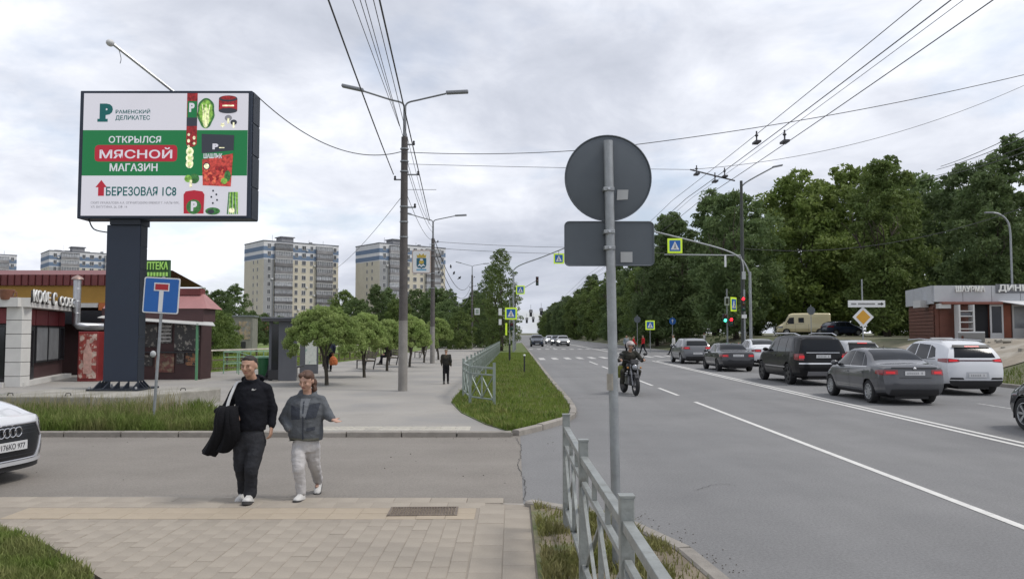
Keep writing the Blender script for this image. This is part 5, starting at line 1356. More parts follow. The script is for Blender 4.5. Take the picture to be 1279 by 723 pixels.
# priority diamond with direction board
dsn = empty("priority_sign", (at(1078, 396, 40).x, 40, tz(17.7, 40)), 0, "yellow priority diamond sign below a white direction board", "road sign")
z0 = at(1078, 396, 40).z - dsn.location.z
MB().cyl((0, .05, -.1), (0, .05, z0 + 1.9), .035, n=8).build("pole", M_GALV, dsn)
dia = MB().plate([(0, -.53), (.53, 0), (0, .53), (-.53, 0)], 0, .02).build("white_diamond", M_SWHT, dsn, loc=(0, -.02, z0))
MB().plate([(0, -.36), (.36, 0), (0, .36), (-.36, 0)], -.008, -.002).build("yellow_diamond", M_SYEL, dia)
q = at(1082, 379.5, 40); db = MB().box((q.x - dsn.location.x, -.03, q.z - dsn.location.z), (1.85, .04, .34)).build("direction_board", M_SWHT, dsn, bev=.01)
aq = (q.x - dsn.location.x, q.z - dsn.location.z)
MB().plate([(aq[0] + .55, aq[1] - .03), (aq[0] + .72, aq[1] - .03), (aq[0] + .72, aq[1] - .08), (aq[0] + .85, aq[1]), (aq[0] + .72, aq[1] + .08), (aq[0] + .72, aq[1] + .03), (aq[0] + .55, aq[1] + .03)], -.062, -.054).build("arrow", M_SBLK, dsn, fix=True)
for (x0, x1) in ((-.78, -.52), (-.44, .42)): MB().bx((aq[0] + x0, -.058, aq[1] - .035), (aq[0] + x1, -.0545, aq[1] + .035)).build("blurred_print", mat("board_print", (.22, .22, .22), .7, var=.6, vscale=22), dsn)
# curved lamp post at right
cl = empty("curved_lamp_post", (at(1264, 350, 56).x, 56, 1.5), 0, "grey street lamp with a curved arm behind the food kiosk", "street lamp")
MB().tube(catmull([(0, 0, 0), (0, 0, 5.5), (-.02, 0, 7.6), (-.25, 0, 8.35), (-.75, 0, 8.75), (-1.2, 0, 8.85)], 6), .07, 10).build("post", M_GALV, cl, smooth=True)
MB().box((-1.45, 0, 8.86), (.6, .2, .1)).build("lamp_head", _mats["lamp_head_grey"], cl, bev=.03)
# hanging far signals over the road
for i, (px, py, Y) in enumerate(((663, 391, 150), (676, 389, 150), (658, 400, 190), (666, 399, 190))):
    q = at(px, py, Y); h = empty("far_signal", (q.x, Y, q.z), 0, ("left" if i % 2 == 0 else "right") + (" dark traffic signal hung over the road, nearer pair" if i < 2 else " dark traffic signal hung over the road, farther pair"), "traffic light", "signals hung over the far road")
    MB().box((0, 0, 0), (.5, .3, 1.3)).build("housing", _mats["signal_black"], h); MB().bar((0, .1, .6), (0, .1, 1.6), .05, .05).build("hanger", M_WIRE, h); MB().box((0, -.16, .35), (.7, .04, .5)).build("shield", mat("signal_shield", (.3, .3, .3), .6), h)
post = empty("short_verge_post", (at(655, 470, 37).x, 37, .08), 0, "short dark post with a white cap standing in the verge grass", "post")
MB().cyl((0, 0, 0), (0, 0, .78), .035, n=8).build("shaft", M_DARKF, post); MB().ell((0, 0, .8), (.06, .06, .05)).build("cap", M_SWHT, post)
post = empty("short_verge_post", (at(636.5, 437, 52).x, 52, .08), 0, "far dark post in the verge below the crossing sign", "post")
MB().cyl((0, 0, 0), (0, 0, 1.1), .06, n=8).build("shaft", M_DARKF, post); MB().ell((0, 0, 1.1), (.08, .08, .06)).build("cap", M_DARKF, post)

# ------------------------------------------------------------------ overhead wires
def wire(a, b, sag, label, r=.011, n=24, group=None):
    a, b = Vector(a), Vector(b); pts = []
    for k in range(n + 1):
        t = k / n; q = a.lerp(b, t); q.z -= sag * 4 * t * (1 - t); pts.append(q)
    o = MB().tube(pts, r, 5).build("overhead_wire", M_WIRE)
    return tag(o, label, "cable", group)
G1 = "overhead cables along the left lamp poles"
pt = lambda px, py, Y: at(px, py, Y)
def thru(a, px, py, Y, b_Y):
    """straight run from a through a sighted point, carried on to b_Y"""
    q = at(px, py, Y); return a + (q - a) * ((b_Y - a.y) / (q.y - a.y))
a = pt(491.5, 218, 25.7); wire(a, thru(a, 419, 0, 13.0, -9), .35, "lowest left black cable dropping to the side bracket of the near lamp pole", .016, group=G1)
tx = ["outermost of the thin cables from the top of the near lamp pole", "middle of the thin cables from the top of the near lamp pole", "innermost of the thin cables from the top of the near lamp pole"]
for i, (px, pxt, py) in enumerate(((443, 499, 158), (452, 501, 163), (458, 503, 170))):
    a = pt(pxt, py, 25.7); wire(a, thru(a, px, 0, 14.2, -9), .12, tx[i], .008, group=G1)
a = pt(537, 276, 49); wire(a, thru(a, 474, 0, 14.7, -9), .0, "thick twisted cable passing the near lamp pole to the second pole", .02, group=G1)
a = pt(536, 280, 49); wire(a, thru(a, 468, 0, 14.4, -9), .1, "thin cable running just beside the thick twisted cable", .009, group=G1)
for i, (y0, y1) in enumerate(((196, 284), (205, 290), (240, 300))):
    wire(pt(507, y0, 25.7), pt(540, y1, 49), .35, ("upper", "middle", "lower")[i] + " slack cable between the near and the second lamp pole", .009, group=G1)
for i, (y0, y1) in enumerate(((300, 352), (312, 358), (322, 364))):
    wire(pt(543, y0, 49), pt(588, y1, 98), 1.9 + .25 * i, ("upper", "middle", "lower")[i] + " sagging bundle cable from the second to the far lamp pole", .022, group=G1)
wire(pt(500, 248, 25.7), pt(400, 345, 60), .5, "thin stay cable slanting down left from the near lamp pole", .009)
a = pt(323, 122, 21.2); b = pt(500, 190, 25.5); wire(a, b, .62, "slack lead from the billboard to the near lamp pole", .014)
spanR = pt(1290, 91, 27); wire(b, pt(760, 185, 25.5), .12, "span cable from the near lamp pole to the middle of the road", .012); wire(pt(760, 185, 25.5), spanR, .22, "span cable from the middle of the road to the right edge", .013)
b = pt(505, 205, 25.6); wire(b, pt(862, 212, 25), .02, "thin span cable from the near lamp pole to the trolley hangers", .008); wire(pt(862, 212, 25), pt(1290, 102, 27), .55, "thin span cable from the trolley hangers to the right edge", .008)
wire(pt(507, 237, 25.7), pt(545, 237, 25.7), .0, "short cable stub on the near lamp pole bracket", .008)
# trolley wires
TW = [(1133, 5.15, .0065), (1169, 5.62, .009), (1184, 5.80, .005), (1220, 6.12, .0085)]
tl = ["first trolley wire from the left", "second trolley wire from the left", "third, thin trolley wire from the left", "rightmost trolley wire"]
for i, (px, X, r) in enumerate(TW):
    z = 1.9 + .4175 / ((px - 639.5) / 1000) * X * .995
    wire((X, -4, z), (X + .1, 26, z), .12, tl[i] + ", from overhead to the first hangers", r, group="trolley wires over the road")
    wire((X + .1, 26, z), (X + .45, 62, z), .18, tl[i] + ", beyond the first hangers", r, group="trolley wires over the road")
    wire((X + .45, 62, z), (X + 1.2, 200, z), .5, tl[i] + ", far stretch along the road", r * 1.3, group="trolley wires over the road")
for i, (px, py, Y) in enumerate(((945, 172, 19.5), (980, 171, 18.4), (870, 213, 25), (893, 222, 24.8), (905, 216, 24.8))):
    q = at(px, py, Y); h = empty("wire_hanger", tuple(q), 0, "trolley wire clamp, number-less fitting on the span".replace(", number-less fitting", " fitting") if 0 else ("trolley wire hanger clamp seen against the sky, " + ("second from the right", "rightmost", "leftmost by the treetops", "second from the left", "middle one")[i]), "wire fitting", "trolley wire hangers")
    MB().bar((0, 0, -.12), (0, 0, .16), .03, .03).build("rod", M_WIRE, h); MB().box((0, 0, -.12), (.14, .3, .05)).build("clamp", M_WIRE, h); MB().lathe([(.02, .02), (.05, .05), (.02, .09)], n=8).build("insulator", M_WIRE, h)
wire(pt(862, 212, 25), pt(918, 226, 24.8), .0, "short thick suspension bar between the trolley hangers", .025)
for i, (y0, y1, x1) in enumerate(((157, 208, 1175), (166, 212, 1170), (178, 222, 1160), (186, 226, 1150))):
    wire(pt(1292, y0, 40), pt(x1, y1, 66), .15, ("top", "second", "third", "lowest")[i] + " of the cables entering the trees at the right edge", .022)
wire(pt(925, 310, 58), pt(1290, 255, 52), 1.2, "slack cable crossing in front of the big trees on the right", .02)
for i, y in enumerate((308, 316)): wire(pt(545, y - 6, 78), pt(830, y, 84), .3, ("upper", "lower") [i] + " far span cable behind the grey sign plate", .02)
# ------------------------------------------------------------------ vehicles
M_TYRE = mat("tyre_rubber", (.018, .018, .019), .85, var=.2, vscale=20)
M_RIM = mat("rim_alloy", (.42, .43, .44), .35, .8)
M_RIMD = mat("rim_black", (.03, .03, .032), .4, .5)
M_CGLASS = mat("car_glass", (.012, .014, .017), .08, spec=.22)
M_CBLK = mat("car_black_trim", (.018, .018, .02), .5)
M_CHROME = mat("car_chrome", (.6, .6, .61), .18, 1.0)
M_PLATE = mat("licence_plate", (.62, .62, .62), .5)
M_PLATEI = mat("licence_plate_ink", (.06, .06, .07), .6)
M_TAIL = mat("tail_lamp", (.22, .008, .012), .2, coat=.6)
M_TAILON = mat("tail_lamp_lit", (.5, .01, .015), .3, emit=(.9, .02, .03), estr=.16)
M_HEAD = mat("head_lamp", (.30, .31, .33), .1, .3, coat=1.0)
M_HEADON = mat("head_lamp_lit", (.8, .8, .75), .2, emit=(1, .97, .9), estr=2.0)
def paint(name, c, rough=.45, metal=0.0): return mat("car_paint_" + name, c, rough, 0.0, coat=1.0, spec=.3)
_mats.pop("car_paint_black", None)
def pchip(P_):
    xs_ = [p[0] for p in P_]; ys_ = [p[1] for p in P_]; n = len(P_)
    d = [(ys_[i + 1] - ys_[i]) / (xs_[i + 1] - xs_[i]) for i in range(n - 1)]
    m = [d[0]] + [0 if d[i - 1] * d[i] <= 0 else 2 * d[i - 1] * d[i] / (d[i - 1] + d[i]) for i in range(1, n - 1)] + [d[-1]]
    def f(x):
        if x <= xs_[0]: return ys_[0]
        if x >= xs_[-1]: return ys_[-1]
        i = 0
        while x > xs_[i + 1]: i += 1
        h = xs_[i + 1] - xs_[i]; t = (x - xs_[i]) / h
        return ys_[i] * (2 * t ** 3 - 3 * t * t + 1) + m[i] * h * (t ** 3 - 2 * t * t + t) + ys_[i + 1] * (-2 * t ** 3 + 3 * t * t) + m[i + 1] * h * (t ** 3 - t * t)
    return f
STY = {
 'sedan': dict(L=4.41, W=.88, H=1.49, wb=2.635, ro=.92, r=.315, zb=.21,
    top=[(0, .99), (.04, 1.07), (.12, 1.10), (.19, 1.165), (.29, 1.36), (.38, 1.465), (.46, 1.495), (.55, 1.48), (.62, 1.40), (.745, 1.07), (.80, 1.02), (.93, .92), (1, .74)],
    belt=[(0, .95), (.12, .99), (.4, .955), (.75, .91), (.9, .82), (1, .66)], roofw=.70,
    rr=[(.2, .16), (.34, .05), (.55, 0), (.72, .03), (.95, .07), (1.1, .12)], fr=[(.2, .10), (.45, 0), (.62, .05), (.95, .22)],
    ws=(.625, .735), rw=(.205, .355), side=[((.300, .985), (.475, .965), (.475, 1.40), (.355, 1.36)), ((.490, .962), (.700, .955), (.585, 1.385), (.490, 1.40)), ((.235, 1.02), (.290, 1.0), (.335, 1.325), (.285, 1.19))], doors=(.26, .482, .70)),
 'hatch': dict(L=4.35, W=.88, H=1.50, wb=2.69, ro=.80, r=.325, zb=.21,
    top=[(0, 1.36), (.06, 1.43), (.2, 1.485), (.42, 1.50), (.54, 1.485), (.61, 1.41), (.735, 1.08), (.79, 1.03), (.93, .94), (1, .76)],
    belt=[(0, 1.0), (.2, .985), (.4, .96), (.75, .92), (.9, .84), (1, .68)], roofw=.71,
    rr=[(.2, .14), (.34, .04), (.55, 0), (.8, .03), (1.0, .10), (1.45, .52)], fr=[(.2, .10), (.45, 0), (.62, .05), (.95, .22)],
    ws=(.615, .728), rw=None, side=[((.285, .985), (.465, .97), (.465, 1.40), (.30, 1.37)), ((.480, .967), (.690, .96), (.575, 1.385), (.480, 1.40)), ((.165, 1.03), (.272, .99), (.287, 1.36), (.22, 1.30))], doors=(.275, .472, .69)),
 'suv': dict(L=4.6, W=.93, H=1.69, wb=2.70, ro=.92, r=.36, zb=.24,
    top=[(0, 1.50), (.05, 1.60), (.2, 1.665), (.42, 1.69), (.54, 1.665), (.61, 1.58), (.735, 1.20), (.79, 1.13), (.93, 1.04), (1, .84)],
    belt=[(0, 1.10), (.2, 1.09), (.4, 1.06), (.75, 1.02), (.9, .94), (1, .76)], roofw=.71,
    rr=[(.2, .12), (.38, .03), (.55, 0), (.9, .02), (1.08, .07), (1.62, .45)], fr=[(.2, .10), (.5, 0), (.72, .05), (1.05, .20)],
    ws=(.615, .728), rw=None, side=[((.275, 1.10), (.455, 1.075), (.455, 1.56), (.29, 1.53)), ((.470, 1.072), (.685, 1.06), (.575, 1.545), (.470, 1.56)), ((.150, 1.16), (.262, 1.105), (.277, 1.52), (.20, 1.43))], doors=(.265, .462, .685)),
 'bigsuv': dict(L=5.1, W=.965, H=1.84, wb=3.075, ro=1.10, r=.39, zb=.27,
    top=[(0, 1.72), (.035, 1.79), (.15, 1.83), (.42, 1.84), (.54, 1.82), (.61, 1.73), (.71, 1.33), (.76, 1.25), (.93, 1.15), (1, .95)],
    belt=[(0, 1.22), (.2, 1.21), (.4, 1.19), (.75, 1.14), (.9, 1.05), (1, .86)], roofw=.76,
    rr=[(.25, .10), (.42, .02), (.6, 0), (1.0, .03), (1.22, .07), (1.78, .34)], fr=[(.2, .10), (.5, 0), (.8, .04), (1.15, .16)],
    ws=(.612, .705), rw=None, side=[((.265, 1.215), (.44, 1.20), (.44, 1.70), (.275, 1.70)), ((.455, 1.197), (.665, 1.18), (.575, 1.69), (.455, 1.70)), ((.060, 1.235), (.253, 1.22), (.262, 1.70), (.11, 1.69))], doors=(.258, .447, .665)),
 'van': dict(L=6.0, W=1.0, H=2.55, wb=3.6, ro=1.3, r=.37, zb=.30,
    top=[(0, 2.45), (.02, 2.53), (.4, 2.55), (.70, 2.52), (.76, 2.38), (.86, 1.55), (.89, 1.38), (.96, 1.18), (1, .92)],
    belt=[(0, 1.3), (.4, 1.3), (.8, 1.25), (.9, 1.12), (1, .82)], roofw=.84,
    rr=[(.2, .05), (.6, 0), (2.4, .06)], fr=[(.2, .10), (.5, 0), (.8, .05), (1.2, .18)],
    ws=(.772, .855), rw=None, side=[((.68, 1.32), (.83, 1.28), (.765, 2.0), (.68, 2.05)), ((.50, 1.45), (.60, 1.45), (.60, 2.0), (.50, 2.0))], doors=(.42, .66, .83)),
}
_wheels = {}
def wheel_meshes(r, w, style, rimmat):
    key = (round(r, 3), style, rimmat.name)
    if key in _wheels: return _wheels[key]
    t = MB(); rr_ = r * .66
    t.lathe([(rr_, -w / 2 + .01), (r * .90, -w / 2), (r * .975, -w / 2 + .02), (r, -w / 2 + .05), (r, w / 2 - .05), (r * .975, w / 2 - .02), (r * .90, w / 2), (rr_, w / 2 - .01)], n=32, axis='x', closed=True)
    m = MB()      # rim: outer face at +x
    m.lathe([(rr_ * 1.01, -w / 2 + .03), (rr_ * 1.01, w / 2 - .004), (rr_ * .95, w / 2 - .002), (rr_ * .90, w / 2 - .03), (rr_ * .88, -w / 2 + .03)], n=32, axis='x', closed=True)
    m.lathe([(.001, w / 2 - .012), (r * .13, w / 2 - .014), (r * .16, w / 2 - .03), (r * .16, w / 2 - .06), (.001, w / 2 - .07)], n=16, axis='x')
    ns = {'ten': 10, 'five': 5, 'seven': 7}[style]
    for k in range(ns):
        a = 2 * pi * k / ns; wd = r * (.085 if ns > 6 else .17)
        ca, sa = cos(a), sin(a)
        def q(rad, off, x): return (x, rad * ca - off * sa, rad * sa + off * ca)
        x1 = w / 2 - .018; x0 = w / 2 - .05
        m.add([q(r * .12, -wd * .8, x1), q(r * .12, wd * .8, x1), q(rr_ * .92, wd, x1 + .006), q(rr_ * .92, -wd, x1 + .006), q(r * .12, -wd * .8, x0), q(r * .12, wd * .8, x0), q(rr_ * .92, wd, x0), q(rr_ * .92, -wd, x0)], [(0, 1, 2, 3), (7, 6, 5, 4), (0, 4, 5, 1), (1, 5, 6, 2), (2, 6, 7, 3), (3, 7, 4, 0)])
    d = MB(); d.lathe([(.001, w / 2 - .10), (rr_ * .89, w / 2 - .10), (rr_ * .89, w / 2 - .12), (.001, w / 2 - .12)], n=24, axis='x')
    _wheels[key] = (t.mesh("tyre", M_TYRE, True), m.mesh("rim", rimmat, True), d.mesh("brake_disc", M_CBLK, True))
    for me in _wheels[key]: me.set_sharp_from_angle(angle=radians(35))
    return _wheels[key]

class Car:
    def __init__(s, style, loc, rz, pm, label, group="cars queueing at the red light", cat="car", name="car", scale=1.0, rim=M_RIM, spokes='ten', detail=True, over=None, roof_glass=False):
        st = dict(STY[style]); st.update(over or {}); s.st = st
        s.L, s.W = st['L'], st['W']; s.pm = pm
        s.top, s.belt = pchip(st['top']), pchip(st['belt'])
        s.plan = pchip([(0, .90), (.05, .965), (.18, 1), (.75, 1), (.92, .97), (1, .86)])
        s.rr, s.fr = pchip(st['rr']), pchip(st['fr'])
        s.cache = {}
        s.root = empty(name, loc, rz, label, cat, group); s.root.scale = (scale,) * 3
        s.y0 = -s.L / 2; s.yr = -s.L / 2 + st['ro']; s.yf = s.yr + st['wb']
        s.body(); s.wheels(rim, spokes); s.glass()
    def ring(s, yn):
        W = s.W * s.plan(yn); zt, zl = s.top(yn), s.belt(yn); zb = s.st['zb'] + .05 * smooth01(.85, 1, yn) + .07 * smooth01(.15, 0, yn)
        zl = min(zl, zt - .02)
        k = max(0, min(1, (zt - zl) / (s.st['H'] - .95 if s.st['H'] < 2 else 1.1) * .98)); k = smooth01(0, 1, k) if k < 1 else 1
        wr = W * (.86 * (1 - k) + s.st['roofw'] * k); ze = zl + (zt - zl) * (.72 * (1 - k) + .90 * k)
        return [(0, zb), (.84 * W, zb), (.955 * W, zb + .14), (W, zb + .42), (.965 * W, zl), (wr, ze), (wr * .68, zt - .012), (0, zt)]
    SEG = [1, 2, 4, 5, 7, 3, 3]
    def ringpts(s, yn):
        key = round(yn, 5)
        if key in s.cache: return s.cache[key]
        P_ = s.ring(yn); out_ = []
        for i in range(7):
            p0, p1, p2, p3 = P_[max(i - 1, 0)], P_[i], P_[i + 1], P_[min(i + 2, 7)]
            for k in range(s.SEG[i]):
                t = k / s.SEG[i]
                if i in (0,): q = (p1[0] + (p2[0] - p1[0]) * t, p1[1] + (p2[1] - p1[1]) * t)
                else:
                    ten = .32 if i < 4 else .22
                    q = []
                    for d in (0, 1):
                        m1 = ten * (p2[d] - p0[d]); m2 = ten * (p3[d] - p1[d])
                        q.append(p1[d] * (2 * t ** 3 - 3 * t * t + 1) + m1 * (t ** 3 - 2 * t * t + t) + p2[d] * (-2 * t ** 3 + 3 * t * t) + m2 * (t ** 3 - t * t))
                    q = tuple(q)
                out_.append(q)
        out_.append(P_[7]); s.cache[key] = out_
        return out_
    def D(s, x, yn, z):
        y = s.y0 + yn * s.L; xa = abs(x) / s.W
        w = 1 - smooth01(0, 1.15, y - s.y0)
        if w > 0: y += w * (s.rr(z) + .16 * xa ** 4)
        w = 1 - smooth01(0, 1.2, -s.y0 - y)
        if w > 0: y -= w * (s.fr(z) + .42 * xa ** 3.4)
        return (x, y, z)
    def side_x(s, yn, z):
        R = s.ringpts(yn); a = s.SEG[0]; b = sum(s.SEG[:5])
        for i in range(a, b):
            if R[i][1] <= z <= R[i + 1][1] + 1e-9:
                t = (z - R[i][1]) / max(1e-9, R[i + 1][1] - R[i][1]); return R[i][0] + (R[i + 1][0] - R[i][0]) * t
        return R[a][0] if z < R[a][1] else R[b][0]
    def body(s):
        NY = 84; ns = sum(s.SEG) + 1
        yns = [i / NY for i in range(NY + 1)]
        V = []; idx = {}
        grid_ = []
        R_ = s.st['r'] * 1.14
        rows = []
        for yn in yns:
            P_ = s.ringpts(yn); row = []
            for (x, z) in P_: row.append([x, s.D(x, yn, z)[1], z])
            rows.append(row)
        inside = [[False] * ns for _ in rows]
        lim = sum(s.SEG[:4])
        for wy in (s.yr, s.yf):
            for i, row in enumerate(rows):
                for j in range(1, lim + 1):
                    x, y, z = row[j]
                    dy, dz = y - wy, z - s.st['r']
                    if hypot(dy, dz) < R_ or (z < s.st['r'] and abs(dy) < R_): inside[i][j] = True
            for i, row in enumerate(rows):
                for j in range(1, lim + 1):
                    x, y, z = row[j]; dy, dz = y - wy, z - s.st['r']
                    if hypot(dy, dz) < R_ and dz >= 0:
                        l = max(1e-6, hypot(dy, dz)); row[j][1] = wy + dy / l * R_; row[j][2] = s.st['r'] + dz / l * R_
                    elif dz < 0 and abs(dy) < R_: row[j][1] = wy + (R_ if dy > 0 else -R_)
        mb = MB(); vs = []
        n2 = 2 * ns - 1
        for i, row in enumerate(rows):
            for j in range(ns): vs.append(tuple(row[j]))
            for j in range(1, ns - 1): vs.append((-row[j][0], row[j][1], row[j][2]))
        per = ns + ns - 2
        def vid(i, j, sd):
            if sd > 0 or j == 0 or j == ns - 1: return i * per + j
            return i * per + ns + j - 1
        fs = []; fm = []
        for i in range(NY):
            for j in range(ns - 1):
                if j >= 1 and j < lim and all(inside[a][b] for a in (i, i + 1) for b in (j, j + 1)): continue
                low = 1 if j < s.SEG[0] + 1 else 0
                fs.append((vid(i, j, 1), vid(i + 1, j, 1), vid(i + 1, j + 1, 1), vid(i, j + 1, 1))); fm.append(low)
                fs.append((vid(i, j + 1, -1), vid(i + 1, j + 1, -1), vid(i + 1, j, -1), vid(i, j, -1))); fm.append(low)
        # end caps
        NC = 14
        for (i, end) in ((0, 0.0), (NY, 1.0)):
            base = len(vs); row = rows[i]
            for j in range(ns):
                for k in range(NC + 1):
                    u = -1 + 2 * k / NC; x = row[j][0] * u
                    vs.append((x, s.D(x, end, row[j][2])[1], row[j][2]))
            for j in range(ns - 1):
                for k in range(NC):
                    a = base + j * (NC + 1) + k; q = (a, a + 1, a + NC + 2, a + NC + 1)
                    fs.append(q if end == 0 else q[::-1]); fm.append(0)
        mb.v = vs; mb.f = fs; mb.fm = fm
        me = mb.mesh("body", [s.pm, M_CBLK], True)
        b = bmesh.new(); b.from_mesh(me); bmesh.ops.remove_doubles(b, verts=b.verts[:], dist=.0015); b.to_mesh(me); b.free()
        me.set_sharp_from_angle(angle=radians(38))
        s.bodyo = link("body", me, None, s.root)
        for wy in (s.yr, s.yf):
            for sd in (-1, 1):
                m = MB(); Rr = R_ - .004; xa, xb = s.W * .52, s.W * .955
                arc = [(wy + Rr * cos(a), s.st['r'] + Rr * sin(a)) for a in [pi * k / 14 for k in range(15)]]
                arc = [(arc[0][0], s.st['zb'])] + arc + [(arc[-1][0], s.st['zb'])]
                m.rings([[(sd * xa, y, z) for (y, z) in arc], [(sd * xb, y, z) for (y, z) in arc]], False, False)
                m.add([(sd * xa, y, z) for (y, z) in arc], [tuple(range(len(arc)))])
                m.build("wheel_arch", M_CBLK, s.root)
        m = MB(); m.bx((-s.W * .5, s.yr - .9 * s.st['ro'] + .15, s.st['zb'] - .05), (s.W * .5, s.yf + .5, s.st['zb'] + .1)); m.build("underbody", M_CBLK, s.root)
    def wheels(s, rim, spokes):
        r = s.st['r']; w = .215 if r < .35 else .245
        t, rm, bd = wheel_meshes(r, w, spokes, rim)
        for wy in (s.yr, s.yf):
            for sd in (-1, 1):
                o = empty("wheel"); o.parent = s.root; o.location = (sd * (s.W - w / 2 - .015), wy, r)
                if sd < 0: o.rotation_euler = (0, 0, pi)
                o.rotation_euler[0] = random.uniform(0, .6)
                link("tyre", t, None, o); link("rim", rm, None, o); link("brake_disc", bd, None, o)
    def spatch(s, quad, off=.004, nu=10, nv=6):
        """patch on the flank: four (yn,z) corners"""
        (a, b, c, d) = quad; out_ = []
        def fn(u, v):
            y = (a[0] * (1 - u) + b[0] * u) * (1 - v) + (d[0] * (1 - u) + c[0] * u) * v
            z = (a[1] * (1 - u) + b[1] * u) * (1 - v) + (d[1] * (1 - u) + c[1] * u) * v
            x = s.side_x(y, z); q = s.D(x, y, z); return (q[0] + off, q[1], q[2])
        for sd in (1, -1):
            m = MB(); m.grid(lambda u, v: (lambda q: (q[0] * sd, q[1], q[2]))(fn(u, v)), nu, nv)
            if sd < 0: m.f = [f[::-1] for f in m.f]
            out_.append(m)
        return out_
    def tpatch(s, y0, y1, um, off=.006, nu=12, nv=8, um1=None):
        def fn(u, v):
            yn = y0 + (y1 - y0) * v; R = s.ringpts(yn); b = sum(s.SEG[:5])
            U = um + ((um1 or um) - um) * v
            x = (-1 + 2 * u) * R[b][0] * U; ax = abs(x); z = R[-1][1]
            for i in range(b, len(R) - 1):
                if R[i + 1][0] <= ax <= R[i][0] + 1e-9:
                    t = (R[i][0] - ax) / max(1e-9, R[i][0] - R[i + 1][0]); z = R[i][1] + (R[i + 1][1] - R[i][1]) * t
            q = s.D(x, yn, z); e = .001
            sl = (s.top(min(1, yn + .01)) - s.top(max(0, yn - .01))) / (.02 * s.L); l = sqrt(1 + sl * sl)
            return (q[0], q[1] - off * sl / l, q[2] + off / l)
        m = MB(); m.grid(fn, nu, nv); return m
    def cpatch(s, quad, end, off=.005, nu=10, nv=6):
        """patch on the rear (end 0) or front (end 1) face: four (x,z) corners"""
        (a, b, c, d) = quad
        def fn(u, v):
            x = (a[0] * (1 - u) + b[0] * u) * (1 - v) + (d[0] * (1 - u) + c[0] * u) * v
            z = (a[1] * (1 - u) + b[1] * u) * (1 - v) + (d[1] * (1 - u) + c[1] * u) * v
            mx_ = s.side_x(end, z); x = max(-mx_, min(mx_, x))
            q = s.D(x, end, z); return (q[0], q[1] + (off if end else -off), q[2])
        m = MB(); m.grid(fn, nu, nv)
        if end: m.f = [f[::-1] for f in m.f]
        return m
    def put(s, m, name, mt, parent=None): return m.build(name, mt, parent or s.root, smooth=True)
    def glass(s):
        st = s.st
        s.put(s.tpatch(st['ws'][1], st['ws'][0], .96, um1=.93), "windscreen", M_CGLASS)
        if st['rw']: s.put(s.tpatch(st['rw'][0], st['rw'][1], .93, um1=.90), "rear_window", M_CGLASS)
        for q in st['side']:
            for m in s.spatch(q, .005): s.put(m, "side_window", M_CGLASS)
        zs_ = [q for q in st['side']]
        y0_, y1_ = min(min(p[0] for p in q) for q in zs_), max(max(p[0] for p in q) for q in zs_)
        for m in s.spatch(((y0_ - .01, s.belt(.3) + .008), (y1_ + .012, s.belt(.6) + .008), (y1_ + .012, s.belt(.6) + .026), (y0_ - .01, s.belt(.3) + .026)), .007, 18, 1): s.put(m, "window_strip", M_CHROME if st['H'] < 1.6 else M_CBLK)
        for m in s.spatch(((.10, st['zb'] + .45), (.92, st['zb'] + .45), (.92, st['zb'] + .462), (.10, st['zb'] + .462)), .004, 30, 1): s.put(m, "flank_crease", s.pm)
        for (y, z0, z1) in ((.055, st['zb'] + .14, .78 * s.belt(.05)), (.945, st['zb'] + .14, .86 * s.belt(.95))):
            for m in s.spatch(((y - .001, z0), (y + .001, z0), (y + .001, z1), (y - .001, z1)), .003, 1, 8): s.put(m, "bumper_seam", M_CBLK)
        # door shut lines, sill strip, handles, mirrors
        H0 = st['zb'] + .12; bz = s.belt(.5)
        for y in st['doors']:
            for m in s.spatch(((y - .0014, H0), (y + .0014, H0), (y + .0014, bz - .02), (y - .0014, bz - .02)), .003, 1, 10): s.put(m, "door_seam", M_CBLK)
        for m in s.spatch(((.20 + .06, st['zb'] + .03), (.74, st['zb'] + .03), (.74, st['zb'] + .10), (.20 + .06, st['zb'] + .10)), .006, 14, 2): s.put(m, "sill", M_CBLK)
        for yn in (st['doors'][0] + .035, st['doors'][1] + .035):
            z = bz - .13; x = s.side_x(yn, z)
            for sd in (-1, 1):
                MB().box((sd * (x + .012), s.y0 + yn * s.L, z), (.03, .17, .03)).build("door_handle", s.pm, s.root, bev=.008)
        yn = st['ws'][1] - .065 if st['H'] < 2 else st['ws'][1] - .06; z = s.belt(yn) + .10; x = s.side_x(yn, z)
        for sd in (-1, 1):
            m = MB(); m.ell((sd * (x + .14), s.y0 + yn * s.L + .05, z + .0), (.115, .07, .075), 12, 8); mi_ = s.put(m, "wing_mirror", s.pm)
            MB().bar((sd * (x - .02), s.y0 + yn * s.L + .05, z - .05), (sd * (x + .1), s.y0 + yn * s.L + .05, z - .03), .05, .035).build("mirror_stalk", M_CBLK, s.root)
    def plate(s, end, z, x=0.0, off=.012, text=None):
        y = s.D(x, end, z)[1] + (off if end else -off)
        p = MB().box((0, 0, 0), (.52, .012, .112)).build("licence_plate", M_PLATE, s.root, loc=(x, y, z))
        if text is None:
            m = MB()
            for k in range(8):
                if k == 6: continue
                m.box((-.19 + k * .053, -.0075 if not end else .0075, 0), (.03, .002, .06))
            o = m.build("plate_characters", mat("plate_blur", (.33, .33, .34), .6, var=.4, vscale=60), p); tag(o, kind="stuff")
        else:
            o = link("plate_characters", text_mesh(text, .44, .07, extrude=.002), M_PLATEI, p, (0, .008 if end else -.008, 0)); o.rotation_euler = (0, 0, pi if end else 0)
        return p

